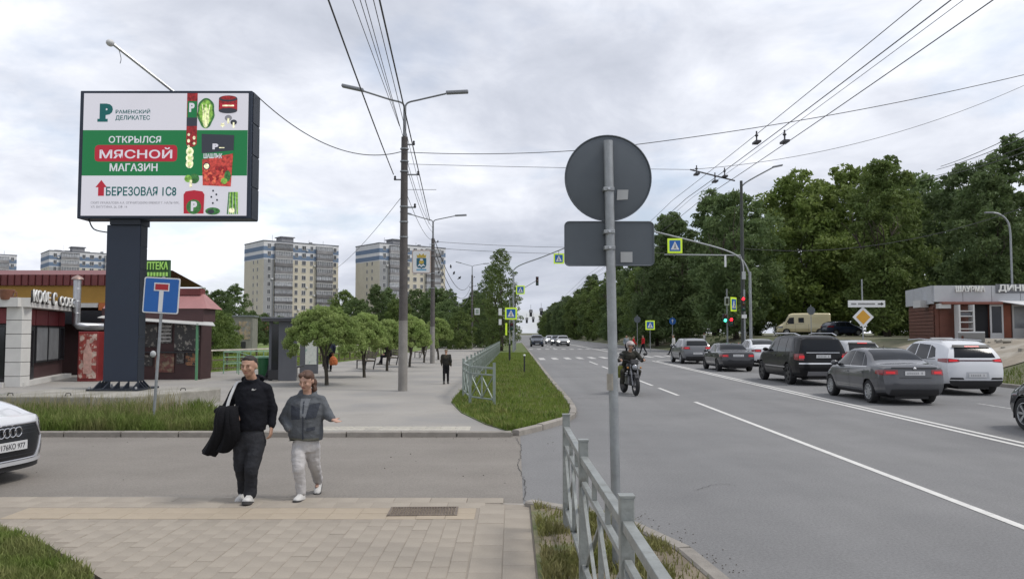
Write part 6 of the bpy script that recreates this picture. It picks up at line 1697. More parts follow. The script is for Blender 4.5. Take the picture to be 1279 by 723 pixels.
def rear_lamps(c, z0, z1, xi, yw=.055, m=M_TAIL, zi0=None, zi1=None, lit=False):
    W = c.side_x(0, (z0 + z1) / 2)
    for sd in (-1, 1):
        q = ((xi, zi0 or z0), (W, z0), (W, z1), (xi, zi1 or z1))
        if sd < 0: q = tuple((-p[0], p[1]) for p in (q[1], q[0], q[3], q[2]))
        lamp = c.put(c.cpatch(q, 0, .008), "tail_lamp", m)
        xm = (xi + W) / 2; zz_ = (z0 + z1) / 2; hh = (z1 - z0) * .22
        q = ((xm - .10, zz_ - hh), (xm + .12, zz_ - hh), (xm + .12, zz_ + hh), (xm - .10, zz_ + hh))
        if sd < 0: q = tuple((-p[0], p[1]) for p in (q[1], q[0], q[3], q[2]))
        c.put(c.cpatch(q, 0, .013, 4, 2), "lamp_element", M_TAILON if lit else m, lamp)
    if yw:
        for m_ in c.spatch(((0, z0), (yw, z0 + .03), (yw, z1 - .02), (0, z1)), .008, 6, 4): c.put(m_, "tail_lamp", m)
def head_lamps(c, z0, z1, xi, m=M_HEAD, yw=.06):
    W = c.side_x(1, (z0 + z1) / 2)
    for sd in (-1, 1):
        q = ((xi, z0), (W, z0 + .03), (W, z1 + .03), (xi, z1))
        if sd < 0: q = tuple((-p[0], p[1]) for p in (q[1], q[0], q[3], q[2]))
        c.put(c.cpatch(q, 1, .008), "head_lamp", m)
    for m_ in c.spatch(((1 - yw, z0 + .06), (1, z0 + .03), (1, z1 + .03), (1 - yw, z1 + .05)), .008, 6, 4): c.put(m_, "head_lamp", m)
def rear_std(c, zb0, zb1, bumper=M_CBLK, hw=.7):
    c.put(c.cpatch(((-hw, zb0), (hw, zb0), (hw * .95, zb1), (-hw * .95, zb1)), 0, .006), "bumper_insert", bumper)
def front_std(c, g0, g1, gw, low=True):
    c.put(c.cpatch(((-gw, g0), (gw, g0), (gw * 1.05, g1), (-gw * 1.05, g1)), 1, .006), "grille", M_CBLK)
    if low: c.put(c.cpatch(((-.62, c.st['zb'] + .08), (.62, c.st['zb'] + .08), (.55, c.st['zb'] + .2), (-.55, c.st['zb'] + .2)), 1, .006), "lower_grille", M_CBLK)

# --- the queue (all pointing up the road, +Y)
P_GREY = paint("graphite", (.062, .064, .071)); P_WHITE = paint("white", (.66, .67, .69), .35, 0.0); P_BLACK = mat("car_paint_gloss_black", (.004, .004, .005), .4, 0, spec=.15, coat=.3); P_DGREY = paint("dark_grey", (.018, .019, .023)); P_SILV = paint("silver", (.34, .35, .36)); P_BLUE = paint("dark_blue", (.018, .028, .055)); P_BEIGE = paint("beige", (.74, .66, .42), .5, 0); P_BGREY = paint("mid_grey", (.12, .124, .133))
def yc(c_rear, st, over=None): return c_rear
def place(style, xl, rear_axle_y, over=None):
    """centre position from the left wheels' side and the rear axle"""
    st = dict(STY[style]); st.update(over or {}); return (xl + st['W'], rear_axle_y + st['L'] / 2 - st['ro'], .003)
c = Car('sedan', place('sedan', 9.72, 22.0), radians(-.3), P_GREY, "graphite grey sedan with chrome wheels, nearest full car in the queue", spokes='ten')
rear_lamps(c, .79, .93, .44, .075, zi0=.82, zi1=.93, lit=True); c.plate(0, .845); rear_std(c, .26, .40, hw=.66)
c.put(c.cpatch(((-.42, .72), (.42, .72), (.42, .735), (-.42, .735)), 0, .006, 8, 1), "boot_seam", M_CBLK); c.put(c.cpatch(((-.6, .965), (.6, .965), (.6, 1.0), (-.6, 1.0)), 0, .02, 8, 1), "boot_lip", M_CBLK)
b = MB().ell((0, c.D(0, 0, .965)[1] - .03, .965), (.05, .012, .03)); c.put(b, "badge", M_CHROME)
MB().cyl((0, -.35, 1.47), (0, -.42, 1.56), .008, .004, n=5).build("aerial", M_CBLK, c.root)
c.put(c.cpatch(((-.62, .41), (.62, .41), (.62, .425), (-.62, .425)), 0, .008, 8, 1), "bumper_line", M_CBLK)

c = Car('suv', place('suv', 13.25, 25.3), radians(-1.5), P_WHITE, "white crossover SUV with a thin full width tail lamp in the right lane", spokes='five')
c.put(c.cpatch(((-.62, 1.15), (.62, 1.15), (.52, 1.46), (-.52, 1.46)), 0, .008), "rear_window", M_CGLASS)
c.put(c.cpatch(((-.60, 1.46), (.60, 1.46), (.56, 1.54), (-.56, 1.54)), 0, .05), "spoiler", M_CBLK); c.put(c.cpatch(((-.22, 1.475), (.22, 1.475), (.22, 1.505), (-.22, 1.505)), 0, .058, 6, 1), "brake_light", M_TAILON)
rear_lamps(c, 1.00, 1.13, .50, .10, lit=True, zi0=1.03, zi1=1.10); c.put(c.cpatch(((-.55, 1.045), (.55, 1.045), (.55, 1.085), (-.55, 1.085)), 0, .007), "lamp_bar", mat("lamp_bar_dark", (.05, .008, .01), .2))
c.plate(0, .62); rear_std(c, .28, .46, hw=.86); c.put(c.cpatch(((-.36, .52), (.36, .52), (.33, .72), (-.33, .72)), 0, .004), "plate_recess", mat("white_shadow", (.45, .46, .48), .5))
for sd in (-1, 1): c.put(c.cpatch(((sd * .6 - .2, .49), (sd * .6 + .2, .49), (sd * .6 + .17, .55), (sd * .6 - .17, .55)), 0, .008, 4, 2), "exhaust_trim", M_CBLK)
for sd in (-1, 1): MB().tube([(sd * .60, -1.5, 1.665), (sd * .62, 0, 1.71), (sd * .62, .8, 1.67)], .018, 6).build("roof_rail", M_CHROME, c.root)
c.put(c.spatch(((.16, .28), (.78, .28), (.78, .42), (.16, .42)), .007, 20, 3)[1], "cladding", M_CBLK)

c = Car('bigsuv', place('bigsuv', 10.25, 30.0), radians(.2), P_BLACK, "large black SUV with black wheels and roof rails ahead of the grey sedan", rim=M_RIMD, spokes='five')
c.put(c.cpatch(((-.72, 1.25), (.72, 1.25), (.66, 1.66), (-.66, 1.66)), 0, .008), "rear_window", M_CGLASS)
rear_lamps(c, .92, 1.16, .70, .06, lit=True); c.plate(0, 1.06); c.put(c.cpatch(((-.9, .78), (.9, .78), (.9, .83), (-.9, .83)), 0, .02, 12, 1), "chrome_strip", M_CHROME)
c.put(c.cpatch(((-.6, 1.185), (.6, 1.185), (.6, 1.205), (-.6, 1.205)), 0, .012, 8, 1), "chrome_strip", M_CHROME)
rear_std(c, .36, .52, mat("bumper_silver", (.2, .2, .21), .4, .5), .6)
for m in c.spatch(((.26, .62), (.70, .62), (.70, .66), (.26, .66)), .012, 12, 1): c.put(m, "side_strip", M_CHROME)
for sd in (-1, 1): MB().tube([(sd * .66, -2.1, 1.80), (sd * .70, -1.6, 1.89), (sd * .70, .4, 1.89), (sd * .68, .8, 1.80)], .02, 6).build("roof_rail", M_CHROME, c.root)

ov = dict(H=1.41, top=[(0, .94), (.03, 1.0), (.16, 1.03), (.20, 1.06), (.30, 1.30), (.37, 1.38), (.45, 1.41), (.54, 1.39), (.61, 1.32), (.72, 1.0), (.78, .97), (.93, .87), (1, .72)], belt=[(0, .90), (.12, .93), (.4, .91), (.75, .87), (.9, .8), (1, .64)],
          side=[((.300, .94), (.475, .93), (.475, 1.32), (.345, 1.28)), ((.490, .928), (.685, .92), (.575, 1.30), (.490, 1.32))], rw=(.208, .345), ws=(.615, .712))
c = Car('sedan', place('sedan', 10.25, 40.3, ov), radians(-.2), P_DGREY, "low dark grey older sedan between the black SUV and the grey hatchback", over=ov, rim=M_RIMD, spokes='five')
rear_lamps(c, .72, .86, .48, .06, lit=True); c.plate(0, .80); rear_std(c, .27, .38)
c = Car('hatch', place('hatch', 10.55, 50.2), radians(-.5), P_BGREY, "mid grey hatchback at the head of the left queue lane", scale=1.06, spokes='five')
c.put(c.cpatch(((-.62, 1.07), (.62, 1.07), (.55, 1.34), (-.55, 1.34)), 0, .008), "rear_window", M_CGLASS); rear_lamps(c, .86, 1.0, .44, .09, lit=True); c.plate(0, .62); rear_std(c, .26, .44)
c = Car('sedan', place('sedan', 13.75, 46.5), radians(-.6), P_WHITE, "white sedan in the right lane beyond the black SUV", scale=1.05)
rear_lamps(c, .79, .93, .44, .075, lit=True); c.plate(0, .845); rear_std(c, .26, .40)
c = Car('hatch', place('hatch', 14.7, 36.2), radians(-.8), P_SILV, "pale silver hatchback directly ahead of the white SUV", scale=1.07)
c.put(c.cpatch(((-.62, 1.07), (.62, 1.07), (.55, 1.34), (-.55, 1.34)), 0, .008), "rear_window", M_CGLASS); c.put(c.cpatch(((-.58, 1.335), (.58, 1.335), (.55, 1.40), (-.55, 1.40)), 0, .05), "spoiler", M_CBLK); c.put(c.cpatch(((-.2, 1.345), (.2, 1.345), (.2, 1.38), (-.2, 1.38)), 0, .058, 6, 1), "brake_light", M_TAILON); rear_lamps(c, .86, 1.0, .44, .09, lit=True); c.plate(0, .62); rear_std(c, .26, .44)
st_ = STY['hatch']; fy = 15.75
c = Car('hatch', (9.98 + .88, fy - (st_['wb'] - st_['L'] / 2 + st_['ro']), .003), 0, P_DGREY, "dark grey car entering the view at the right edge, only its front visible", scale=1.0, spokes='seven')
head_lamps(c, .62, .76, .48); front_std(c, .5, .7, .45); rear_lamps(c, .86, 1.0, .44, .09); c.plate(1, .42)

# --- oncoming cars far up the road
def oncoming(style, px, Y, pm, label, scale=1.0):
    q = at(px, 432, Y)
    c = Car(style, (q.x, Y + 2.2, .003), pi, pm, label, group="cars coming down the road", scale=scale)
    front_std(c, .5 if style != 'suv' else .6, .68 if style != 'suv' else .82, .5); head_lamps(c, .60 if style != 'suv' else .74, .74 if style != 'suv' else .9, .5, M_HEADON if style != 'suv' else M_HEAD); c.plate(1, .42)
    return c
oncoming('suv', 671, 112, P_BLUE, "dark blue oncoming car in the lane nearest the verge")
oncoming('hatch', 688, 140, P_WHITE, "white oncoming car farther back between the two dark ones")
oncoming('hatch', 696, 126, P_BLUE, "dark oncoming car half hidden behind the silver one", 1.03)
oncoming('sedan', 704, 117, P_SILV, "silver oncoming car with lit headlamps nearest the centre line", 1.05)

# --- white saloon nosing out of the side road
ov = dict(L=4.9, W=.95, H=1.45, wb=2.92, ro=1.05, r=.34, top=[(0, 1.0), (.04, 1.07), (.12, 1.10), (.19, 1.17), (.29, 1.34), (.38, 1.43), (.46, 1.45), (.55, 1.44), (.62, 1.36), (.73, 1.06), (.79, 1.03), (.93, .96), (1, .84)], belt=[(0, .95), (.12, .98), (.4, .96), (.75, .93), (.9, .88), (1, .74)], fr=[(.2, .05), (.42, 0), (.62, .02), (.76, .05), (.95, .20)])
hd = radians(-100)       # forward axis turned towards +X
c = Car('sedan', (0, 0, .004), hd, P_WHITE, "white saloon nosing out of the side road at the left edge", group=None, over=ov, spokes='five')
fwd = Vector((-sin(hd), cos(hd), 0)); nose = Vector((-6.30, 10.08, 0)); c.root.location = nose - fwd * 2.42 + Vector((0, 0, .004))
Q = c.cpatch
M_GRB = mat("grille_black", (.012, .013, .016), .35)
gr = c.put(Q(((-.46, .30), (.46, .30), (.62, .56), (-.62, .56)), 1, .008, 12, 6), "grille", M_GRB); gr2 = c.put(Q(((-.62, .56), (.62, .56), (.52, .74), (-.52, .74)), 1, .008, 12, 6), "grille", M_GRB)
for z in (.36, .62, .67, .71): c.put(Q(((-.48, z), (.48, z), (.48, z + .008), (-.48, z + .008)), 1, .014, 14, 1), "grille_bar", mat("grille_bar_grey", (.07, .075, .085), .3, .5))
edge = [(-.46, .30), (.46, .30), (.62, .56), (.52, .745), (-.52, .745), (-.62, .56), (-.46, .30)]
ep = []
for i in range(6):
    for k in range(8):
        t = k / 8; x = edge[i][0] + (edge[i + 1][0] - edge[i][0]) * t; z = edge[i][1] + (edge[i + 1][1] - edge[i][1]) * t
        q = c.D(x, 1, z); ep.append((q[0], q[1] + .012, q[2]))
ep.append(ep[0]); MB().tube(ep, .013, 6, cap=False).build("grille_surround", mat("satin_silver", (.5, .5, .52), .35, .7), c.root, smooth=True)
for k in range(4):
    xx = -.135 + k * .09; q = c.D(xx, 1, .655)
    MB().tube([(xx + .058 * cos(a), c.D(xx + .058 * cos(a), 1, .655)[1] + .03, .655 + .058 * sin(a)) for a in [2 * pi * j / 28 for j in range(29)]], .0085, 6, cap=False).build("ring_emblem", M_CHROME, c.root, smooth=True)
c.plate(1, .485, off=.03, text="Р176КО 977")
head_lamps(c, .62, .74, .66, yw=.075)
c.put(Q(((-.80, .24), (.80, .24), (.78, .29), (-.78, .29)), 1, .03, 16, 2), "lip_spoiler", P_WHITE); c.put(Q(((-.78, .17), (.78, .17), (.80, .24), (-.80, .24)), 1, .01, 16, 2), "lower_intake", M_CBLK)
for sd in (-1, 1):
    q = ((.64, .30), (.84, .32), (.84, .50), (.70, .52))
    if sd < 0: q = tuple((-p[0], p[1]) for p in (q[1], q[0], q[3], q[2]))
    c.put(Q(q, 1, .006, 6, 4), "side_intake", M_GRB)

# --- parked van and car beyond the bank
q = at(1003, 418, 92); c = Car('van', (q.x, 92, tz(q.x, 92) + .1), radians(78), P_BEIGE, "pale yellow van parked behind the queue under the trees", group=None, cat="van", name="van")
head_lamps(c, .8, 1.0, .6); front_std(c, .55, .78, .5)
q = at(1052, 420, 84); c = Car('hatch', (q.x, 84, tz(q.x, 84) + .1), radians(-75), P_BLUE, "dark blue car parked right of the yellow van", group=None)
head_lamps(c, .62, .76, .48); front_std(c, .5, .7, .45); rear_lamps(c, .86, 1.0, .44, .09)
# ------------------------------------------------------------------ people
M_SKIN = mat("skin", (.42, .245, .17), .55, var=.08, vscale=12)
M_SKIN2 = mat("skin_fair", (.48, .29, .215), .55, var=.08, vscale=12)
M_HAIRD = mat("hair_dark", (.018, .014, .011), .7, var=.3, vscale=40)
M_HAIRB = mat("hair_brown", (.085, .042, .026), .65, var=.35, vscale=40)
M_EYE = mat("eye_dark", (.02, .016, .014), .3)
M_LIP = mat("lip", (.30, .10, .085), .5)
def cloth(name, c, var=.15, c2=None): return mat("cloth_" + name, c, .9, var=var, vscale=7, bump=.5, bscale=26, spec=.2, col2=c2, c2scale=3)
def remesh(mb, vox, smooth_it=3, wrinkle=0.0, wscale=9.0, seed=0):
    me = mb.mesh("tmp", None, fix=True)
    o = bpy.data.objects.new("tmp", me)
    r = o.modifiers.new("r", 'REMESH'); r.mode = 'VOXEL'; r.voxel_size = vox
    s = o.modifiers.new("s", 'SMOOTH'); s.factor = .5; s.iterations = smooth_it
    out_ = evaluated_mesh(o); bpy.data.meshes.remove(me)
    if wrinkle:
        nr = [v.normal.copy() for v in out_.vertices]
        for v, n in zip(out_.vertices, nr):
            q = Vector((v.co.x * wscale, v.co.y * wscale, v.co.z * wscale * 1.5 + seed))
            w = noise.noise(q) + .5 * noise.noise(q * 2.3)
            v.co += n * (wrinkle * w)
    out_.polygons.foreach_set("use_smooth", [True] * len(out_.polygons)); out_.update()
    return out_
def ringat(c, rx, ry, n=16, yaw=0.0, tilt=None):
    out_ = []
    for k in range(n):
        a = 2 * pi * k / n; x, y = rx * cos(a), ry * sin(a)
        out_.append(Vector((c[0] + x * cos(yaw) - y * sin(yaw), c[1] + x * sin(yaw) + y * cos(yaw), c[2])))
    return out_
def limb(mb, pts, rs, n=10):
    """tapered limb with rounded ends and joints"""
    P_ = catmull(pts, 4) if len(pts) > 2 else [Vector(p) for p in pts]
    R = []
    for i in range(len(P_)):
        t = i / (len(P_) - 1) * (len(rs) - 1); k = min(int(t), len(rs) - 2); R.append(rs[k] + (rs[k + 1] - rs[k]) * (t - k))
    mb.tube(P_, R, n); mb.ell(P_[0], (R[0],) * 3, 10, 6); mb.ell(P_[-1], (R[-1],) * 3, 10, 6)
def loft(mb, secs, n=18):
    mb.rings([ringat((s[0], s[1], s[2]), s[3], s[4], n, s[5] if len(s) > 5 else 0) for s in secs])
def hand(mb, wrist, dirv, palm_n, s=1.0, curl=.35, thumb=1, spread=.18):
    """palm, four fingers of unequal length and a thumb; dirv points to the fingertips, palm_n out of the palm"""
    d = Vector(dirv).normalized(); nn = Vector(palm_n); nn = (nn - d * nn.dot(d)).normalized(); x = d.cross(nn)
    w = Vector(wrist)
    secs = []
    for (t, hw, ht) in ((-.01, .026, .02), (.03, .034, .016), (.075, .040, .014), (.09, .038, .012)):
        c = w + d * t * s; secs.append([c + x * (hw * s * cos(2 * pi * k / 12)) + nn * (ht * s * sin(2 * pi * k / 12)) for k in range(12)])
    mb.rings(secs)
    for i, (off, ln, a) in enumerate(((-.030, .066, -1), (-.010, .076, -.3), (.010, .070, .3), (.029, .054, 1))):
        b = w + d * .083 * s + x * off * s; dd = (d + x * spread * a * .6).normalized(); pts = [b]; ang = 0; rr = []
        for k, seg in enumerate((.42, .33, .25)):
            ang += curl * (.6 if k == 0 else 1.0); v = dd * cos(ang) + nn * sin(ang); pts.append(pts[-1] + v * ln * seg * s)
        mb.tube(pts, [.0095 * s, .009 * s, .008 * s, .0065 * s], 8); mb.ell(pts[-1], (.0066 * s,) * 3, 8, 5)
    b = w + d * .02 * s - x * thumb * .030 * s; p1 = b + (d * .6 - x * thumb * .75 + nn * .3).normalized() * .035 * s; p2 = p1 + (d * .9 - x * thumb * .3 + nn * .3).normalized() * .03 * s
    mb.tube([b, p1, p2], [.013 * s, .011 * s, .008 * s], 8); mb.ell(p2, (.008 * s,) * 3, 8, 5)
def head_shape(mb, c, s, yaw=0.0, pitch=0.0, tilt=0.0):
    """c: centre of the skull; s: head height; faces -y before turning"""
    M_ = Matrix.Rotation(yaw, 3, 'Z') @ Matrix.Rotation(pitch, 3, 'X') @ Matrix.Rotation(tilt, 3, 'Y'); c = Vector(c)
    def e(off, r): mb.ell(c + M_ @ (Vector(off) * s), tuple(q * s for q in r), 18, 12, M=M_)
    e((0, .03, .10), (.335, .42, .39)); e((0, -.07, -.12), (.285, .30, .30)); e((0, -.12, -.30), (.19, .22, .17))
    e((0, -.21, -.40), (.10, .09, .075)); e((0, -.36, .08), (.2, .06, .05))
    for sd in (-1, 1): e((sd * .345, .04, -.02), (.035, .075, .115)); e((sd * .17, -.30, -.10), (.08, .07, .08))
    mb.tube([c + M_ @ (Vector((0, -.385, .07)) * s), c + M_ @ (Vector((0, -.45, -.06)) * s), c + M_ @ (Vector((0, -.475, -.135)) * s), c + M_ @ (Vector((0, -.40, -.17)) * s)], [.03 * s, .045 * s, .062 * s, .04 * s], 8)
    return M_
def face_parts(body, c, s, M_, brow=M_HAIRD, far=False):
    c = Vector(c)
    for sd in (-1, 1):
        p = c + M_ @ (Vector((sd * .14, -.366, .0)) * s); MB().ell(p, (.035 * s, .02 * s, .016 * s), 10, 6, M=M_).build("eye", M_EYE, body, smooth=True)
        a = c + M_ @ (Vector((sd * .075, -.405, .085)) * s); b = c + M_ @ (Vector((sd * .225, -.355, .09)) * s); MB().tube([a, (a + b) / 2 + Vector((0, -.01 * s, .014 * s)), b], [.008 * s, .011 * s, .006 * s], 6).build("eyebrow", brow, body, smooth=True)
    a = [c + M_ @ (Vector((x, y, -.275)) * s) for x, y in ((-.11, -.335), (-.05, -.365), (0, -.372), (.05, -.365), (.11, -.335))]
    MB().tube(a, [.008 * s, .02 * s, .02 * s, .02 * s, .008 * s], 6).build("mouth", M_LIP, body, smooth=True)
def shoe(mb, ank, yaw, s=1.0, pitch=0.0):
    """sneaker: toe points -y before turning; ank is the ankle point"""
    M_ = Matrix.Rotation(yaw, 3, 'Z') @ Matrix.Rotation(pitch, 3, 'X'); a = Vector(ank)
    R = []
    for (y, hw, z0, z1) in ((.075, .025, -.085, -.03), (.06, .036, -.09, .02), (.02, .042, -.09, .035), (-.04, .043, -.09, .015), (-.10, .047, -.09, -.02), (-.15, .047, -.09, -.035), (-.185, .035, -.088, -.05), (-.198, .015, -.08, -.062)):
        R.append([a + M_ @ (Vector((x * hw, y, z0 + (z1 - z0) * z)) * s) for (x, z) in ((-1, 0), (-1.05, .25), (-.9, .65), (-.45, .97), (.45, .97), (.9, .65), (1.05, .25), (1, 0))])
    mb.rings(R)
def sole(mb, ank, yaw, s=1.0, pitch=0.0):
    M_ = Matrix.Rotation(yaw, 3, 'Z') @ Matrix.Rotation(pitch, 3, 'X'); a = Vector(ank)
    out_ = [(.078, .03), (.06, .044), (0, .048), (-.06, .046), (-.11, .052), (-.155, .05), (-.19, .038), (-.206, .015)]
    pts = [(hw, y) for (y, hw) in out_] + [(-hw, y) for (y, hw) in reversed(out_)]
    mb.rings([[a + M_ @ (Vector((x, y, z)) * s) for (x, y) in pts] for z in (-.112, -.078)])

def figure(name, loc, rz, label, J, H, mats, group=None, vox=.011, head=None, hair='short', shoes=True, cat="person", torso=None, wr=.008, seed=1, extra_hand=True, loose=1.0, legr=1.0, jacket=False, skirt_hem=None):
    """J: joints (metres, facing -y): neck, chest, hip, sl/el/wl (image-left arm), sr/er/wr, kl/al, kr/ar legs"""
    root = empty(name, loc, rz, label, cat, group)
    k = H / 1.75
    hs = (head or .232) * k
    V = lambda n: Vector(J[n])
    hc = V('head'); yaw, pitch, tilt = J.get('turn', (0, 0, 0))
    # one continuous body
    b = MB(); M_ = head_shape(b, hc, hs, yaw, pitch, tilt)
    nk = V('neck'); hip = V('hip'); ch = V('chest')
    b.tube([nk - Vector((0, 0, .06 * k)), nk, hc + M_ @ Vector((0, .02 * hs, -.28 * hs))], [.075 * k, .058 * k, .056 * k], 12)
    loft(b, [(hip.x, hip.y, hip.z - .06 * k, .12 * k, .09 * k), (hip.x, hip.y, hip.z + .05 * k, .145 * k, .095 * k), ((hip.x + ch.x) / 2, (hip.y + ch.y) / 2, (hip.z + ch.z) / 2, .125 * k, .085 * k), (ch.x, ch.y, ch.z, .155 * k, .10 * k), (nk.x, nk.y, nk.z - .10 * k, .14 * k, .075 * k), (nk.x, nk.y, nk.z - .03 * k, .06 * k, .05 * k)], 16)
    for (s, e, w) in (('sl', 'el', 'wl'), ('sr', 'er', 'wr')):
        limb(b, [V(s), V(e)], [.046 * k, .038 * k]); limb(b, [V(e), V(w)], [.038 * k, .026 * k])
    for (kn, an, sx) in (('kl', 'al', -1), ('kr', 'ar', 1)):
        h_ = hip + Vector((sx * .085 * k, 0, -.04 * k)); limb(b, [h_, V(kn)], [.075 * k, .05 * k]); limb(b, [V(kn), V(an)], [.05 * k, .035 * k])
        b.ell(V(an) + Vector((0, -.05 * k, -.05 * k)), (.032 * k, .09 * k, .03 * k), 10, 6)
    for (w, e, key, sx) in (('wl', 'el', 'hl', -1), ('wr', 'er', 'hr', 1)):
        if key in J:
            d, pn, curl, th = J[key]; hand(b, V(w), d if d else V(w) - V(e), pn, k * 1.0, curl, th)
    body = link("body", remesh(b, min(vox, .0085) if vox < .015 else vox, 2), mats['skin'], root)
    if vox < .02: face_parts(body, hc, hs, M_, mats.get('hair', M_HAIRD))
    # hair
    if hair:
        h = MB(); c = hc
        def e(off, r): h.ell(c + M_ @ (Vector(off) * hs), tuple(q * hs for q in r), 16, 10, M=M_)
        if hair == 'short':
            e((0, .06, .19), (.34, .40, .315)); e((0, .17, .06), (.335, .29, .29)); e((0, -.17, .33), (.24, .18, .11))
        elif hair == 'tied':
            e((0, .08, .14), (.36, .41, .39)); e((0, .2, -.06), (.32, .27, .3)); e((-.15, -.16, .30), (.19, .22, .14)); e((.15, -.16, .30), (.19, .22, .14)); e((.2, .38, -.2), (.17, .18, .26)); e((.24, .36, -.5), (.13, .13, .24)); e((.3, .22, -.5), (.09, .1, .2))
        elif hair == 'cap':
            e((0, .0, .22), (.37, .45, .30)); h.ell(c + M_ @ (Vector((0, -.42, .2)) * hs), (.26 * hs, .2 * hs, .03 * hs), 12, 6, M=M_)
        hm = remesh(h, vox * .8, 2, .004 * k if vox < .015 else 0, 40, seed)
        # keep the face free of hair
        if hair != 'cap':
            Mi = M_.inverted()
            b2 = bmesh.new(); b2.from_mesh(hm)
            dead = []
            for f in b2.faces:
                q = Mi @ (f.calc_center_median() - c) / hs
                if q.y < -.10 and q.z < (.27 if hair == 'short' else .30 - .6 * abs(q.x)) and abs(q.x) < (.30 if hair == 'short' else .34): dead.append(f)
            bmesh.ops.delete(b2, geom=dead, context='FACES'); b2.to_mesh(hm); b2.free()
        link("cap" if hair == 'cap' else "hair", hm, mats.get('hair', M_HAIRD), root)
    # top
    g = MB(); T = torso or {}
    hem = T.get('hem', hip.z - .02 * k); tw = T.get('w', 1.0) * loose; td = T.get('d', 1.0) * loose
    loft(g, [(hip.x, hip.y, hem, .175 * k * tw * T.get('hemw', 1), .125 * k * td), (hip.x, hip.y, hem + .07 * k, .185 * k * tw * T.get('hemw', 1), .135 * k * td), ((hip.x + ch.x) / 2, (hip.y + ch.y) / 2, (hem + ch.z) / 2 + .03, .18 * k * tw, .135 * k * td), (ch.x, ch.y, ch.z, .195 * k * tw, .14 * k * td), (nk.x, nk.y + .01, nk.z - .12 * k, .19 * k * tw, .115 * k * td), (nk.x, nk.y + .01, nk.z - .055 * k, .12 * k, .082 * k), (nk.x, nk.y, nk.z - .018 * k, .072 * k, .066 * k)], 20)
    ar = T.get('arm', 1.0) * loose
    for (s, e_, w) in (('sl', 'el', 'wl'), ('sr', 'er', 'wr')):
        d = (V(w) - V(e_)); cuff = V(e_) + d * (1 - .02 / max(.05, d.length))
        limb(g, [nk + Vector((0, .012, -.055 * k)), V(s) + Vector((0, 0, .0))], [.062 * k, .072 * k * min(ar, 1.12)]); limb(g, [ch + (V(s) - ch) * .55, V(s)], [.10 * k, .07 * k])
        limb(g, [V(s), V(e_)], [.070 * k * min(ar, 1.14), .060 * k * ar]); limb(g, [V(e_), cuff], [.058 * k * ar, .042 * k * ar])
        g.ell(V(e_).lerp(cuff, .82), (.05 * k * ar,) * 3, 10, 6)
    if T.get('collar') == 'crew':
        g.tube([nk + Vector((.074 * k * cos(a), .068 * k * sin(a), -.012 * k + .018 * k * sin(a))) for a in [2 * pi * q / 16 for q in range(17)]], .016 * k, 8)
    elif T.get('collar') == 'open':
        g.tube([nk + Vector((.098 * k * cos(a), .01 + .082 * k * sin(a), -.012 * k + .045 * k * sin(a))) for a in [pi * (-.36 + 1.72 * q / 18) for q in range(19)]], [.014 * k] + [.03 * k] * 17 + [.014 * k], 8)
    top = link(T.get('name', "jacket"), remesh(g, vox, 2, wr * k, 8.0, seed), mats['top'], root)
    # trousers
    t = MB(); tr = legr
    loft(t, [(hip.x, hip.y, hip.z - .12 * k, .15 * k * tr, .12 * k), (hip.x, hip.y, hip.z, .168 * k, .125 * k), (hip.x, hip.y, hip.z + .12 * k, .15 * k, .11 * k)], 16)
    for (kn, an, sx) in (('kl', 'al', -1), ('kr', 'ar', 1)):
        h_ = hip + Vector((sx * .082 * k, 0, -.05 * k)); A = V(an) + (V(kn) - V(an)) * .06
        limb(t, [h_, h_.lerp(V(kn), .5) + Vector((0, -.01, 0)), V(kn)], [.098 * k * tr, .088 * k * tr, .072 * k * tr]); limb(t, [V(kn), V(kn).lerp(A, .5) + Vector((0, .012, 0)), A], [.072 * k * tr, .066 * k * tr, T.get('ankle', .062) * k * tr])
    link("trousers", remesh(t, vox, 2, wr * .9 * k, 10.0, seed + 5), mats['legs'], root)
    if shoes:
        for (an, key, sx) in (('al', 'fl', -1), ('ar', 'fr', 1)):
            yw, pt_ = J.get(key, (0, 0)); m = MB(); shoe(m, V(an), yw, k, pt_); so = m.build("shoe", mats['shoe'], root, smooth=True)
            m = MB(); sole(m, V(an), yw, k, pt_); m.build("sole", mats.get('sole', mats['shoe']), so)
    return root, M_, hs

# --- the man in black (photo scale at 9.05 m: .00905 m per pixel)
def mx_(px, ref, Y): return (px - ref) * Y / 1000.
def mz_(py, Y): return at(640, py, Y).z
MY = 9.05; mref = 314
C_BLK = cloth("black_knit", (.0095, .010, .014), .2); C_DENIM = cloth("charcoal_denim", (.026, .027, .032), .2, (.034, .035, .04)); C_WSHOE = mat("shoe_white", (.55, .54, .52), .7, var=.12, vscale=20); C_SOLE = mat("shoe_sole", (.05, .048, .047), .8)
mp = at(mref, 416, MY)
def mj(px, py, dy=0.0): return (mx_(px, mref, MY), dy, mz_(py, MY))
J = dict(head=mj(313.5, 457, -.045), turn=(-.12, .02, .0), neck=mj(315, 472.5, .01), chest=mj(316, 502, .01), hip=mj(315, 546, .0),
         sl=mj(297.5, 486, .02), el=mj(281, 512, .06), wl=mj(293, 519, -.10), sr=mj(333, 486, .02), er=mj(340.5, 513, .06), wr=mj(341, 533, .0),
         kl=mj(305, 583, -.03), al=(mx_(303, mref, MY), .16, .105), kr=mj(321, 585, -.12), ar=(mx_(318, mref, MY), -.06, .115), fl=(-.1, 0), fr=(.08, -.22),
         hr=((-.05, -.15, -1), (-1, .1, 0), .45, -1), hl=((1, -.15, .0), (0, .9, -.4), .5, 1))
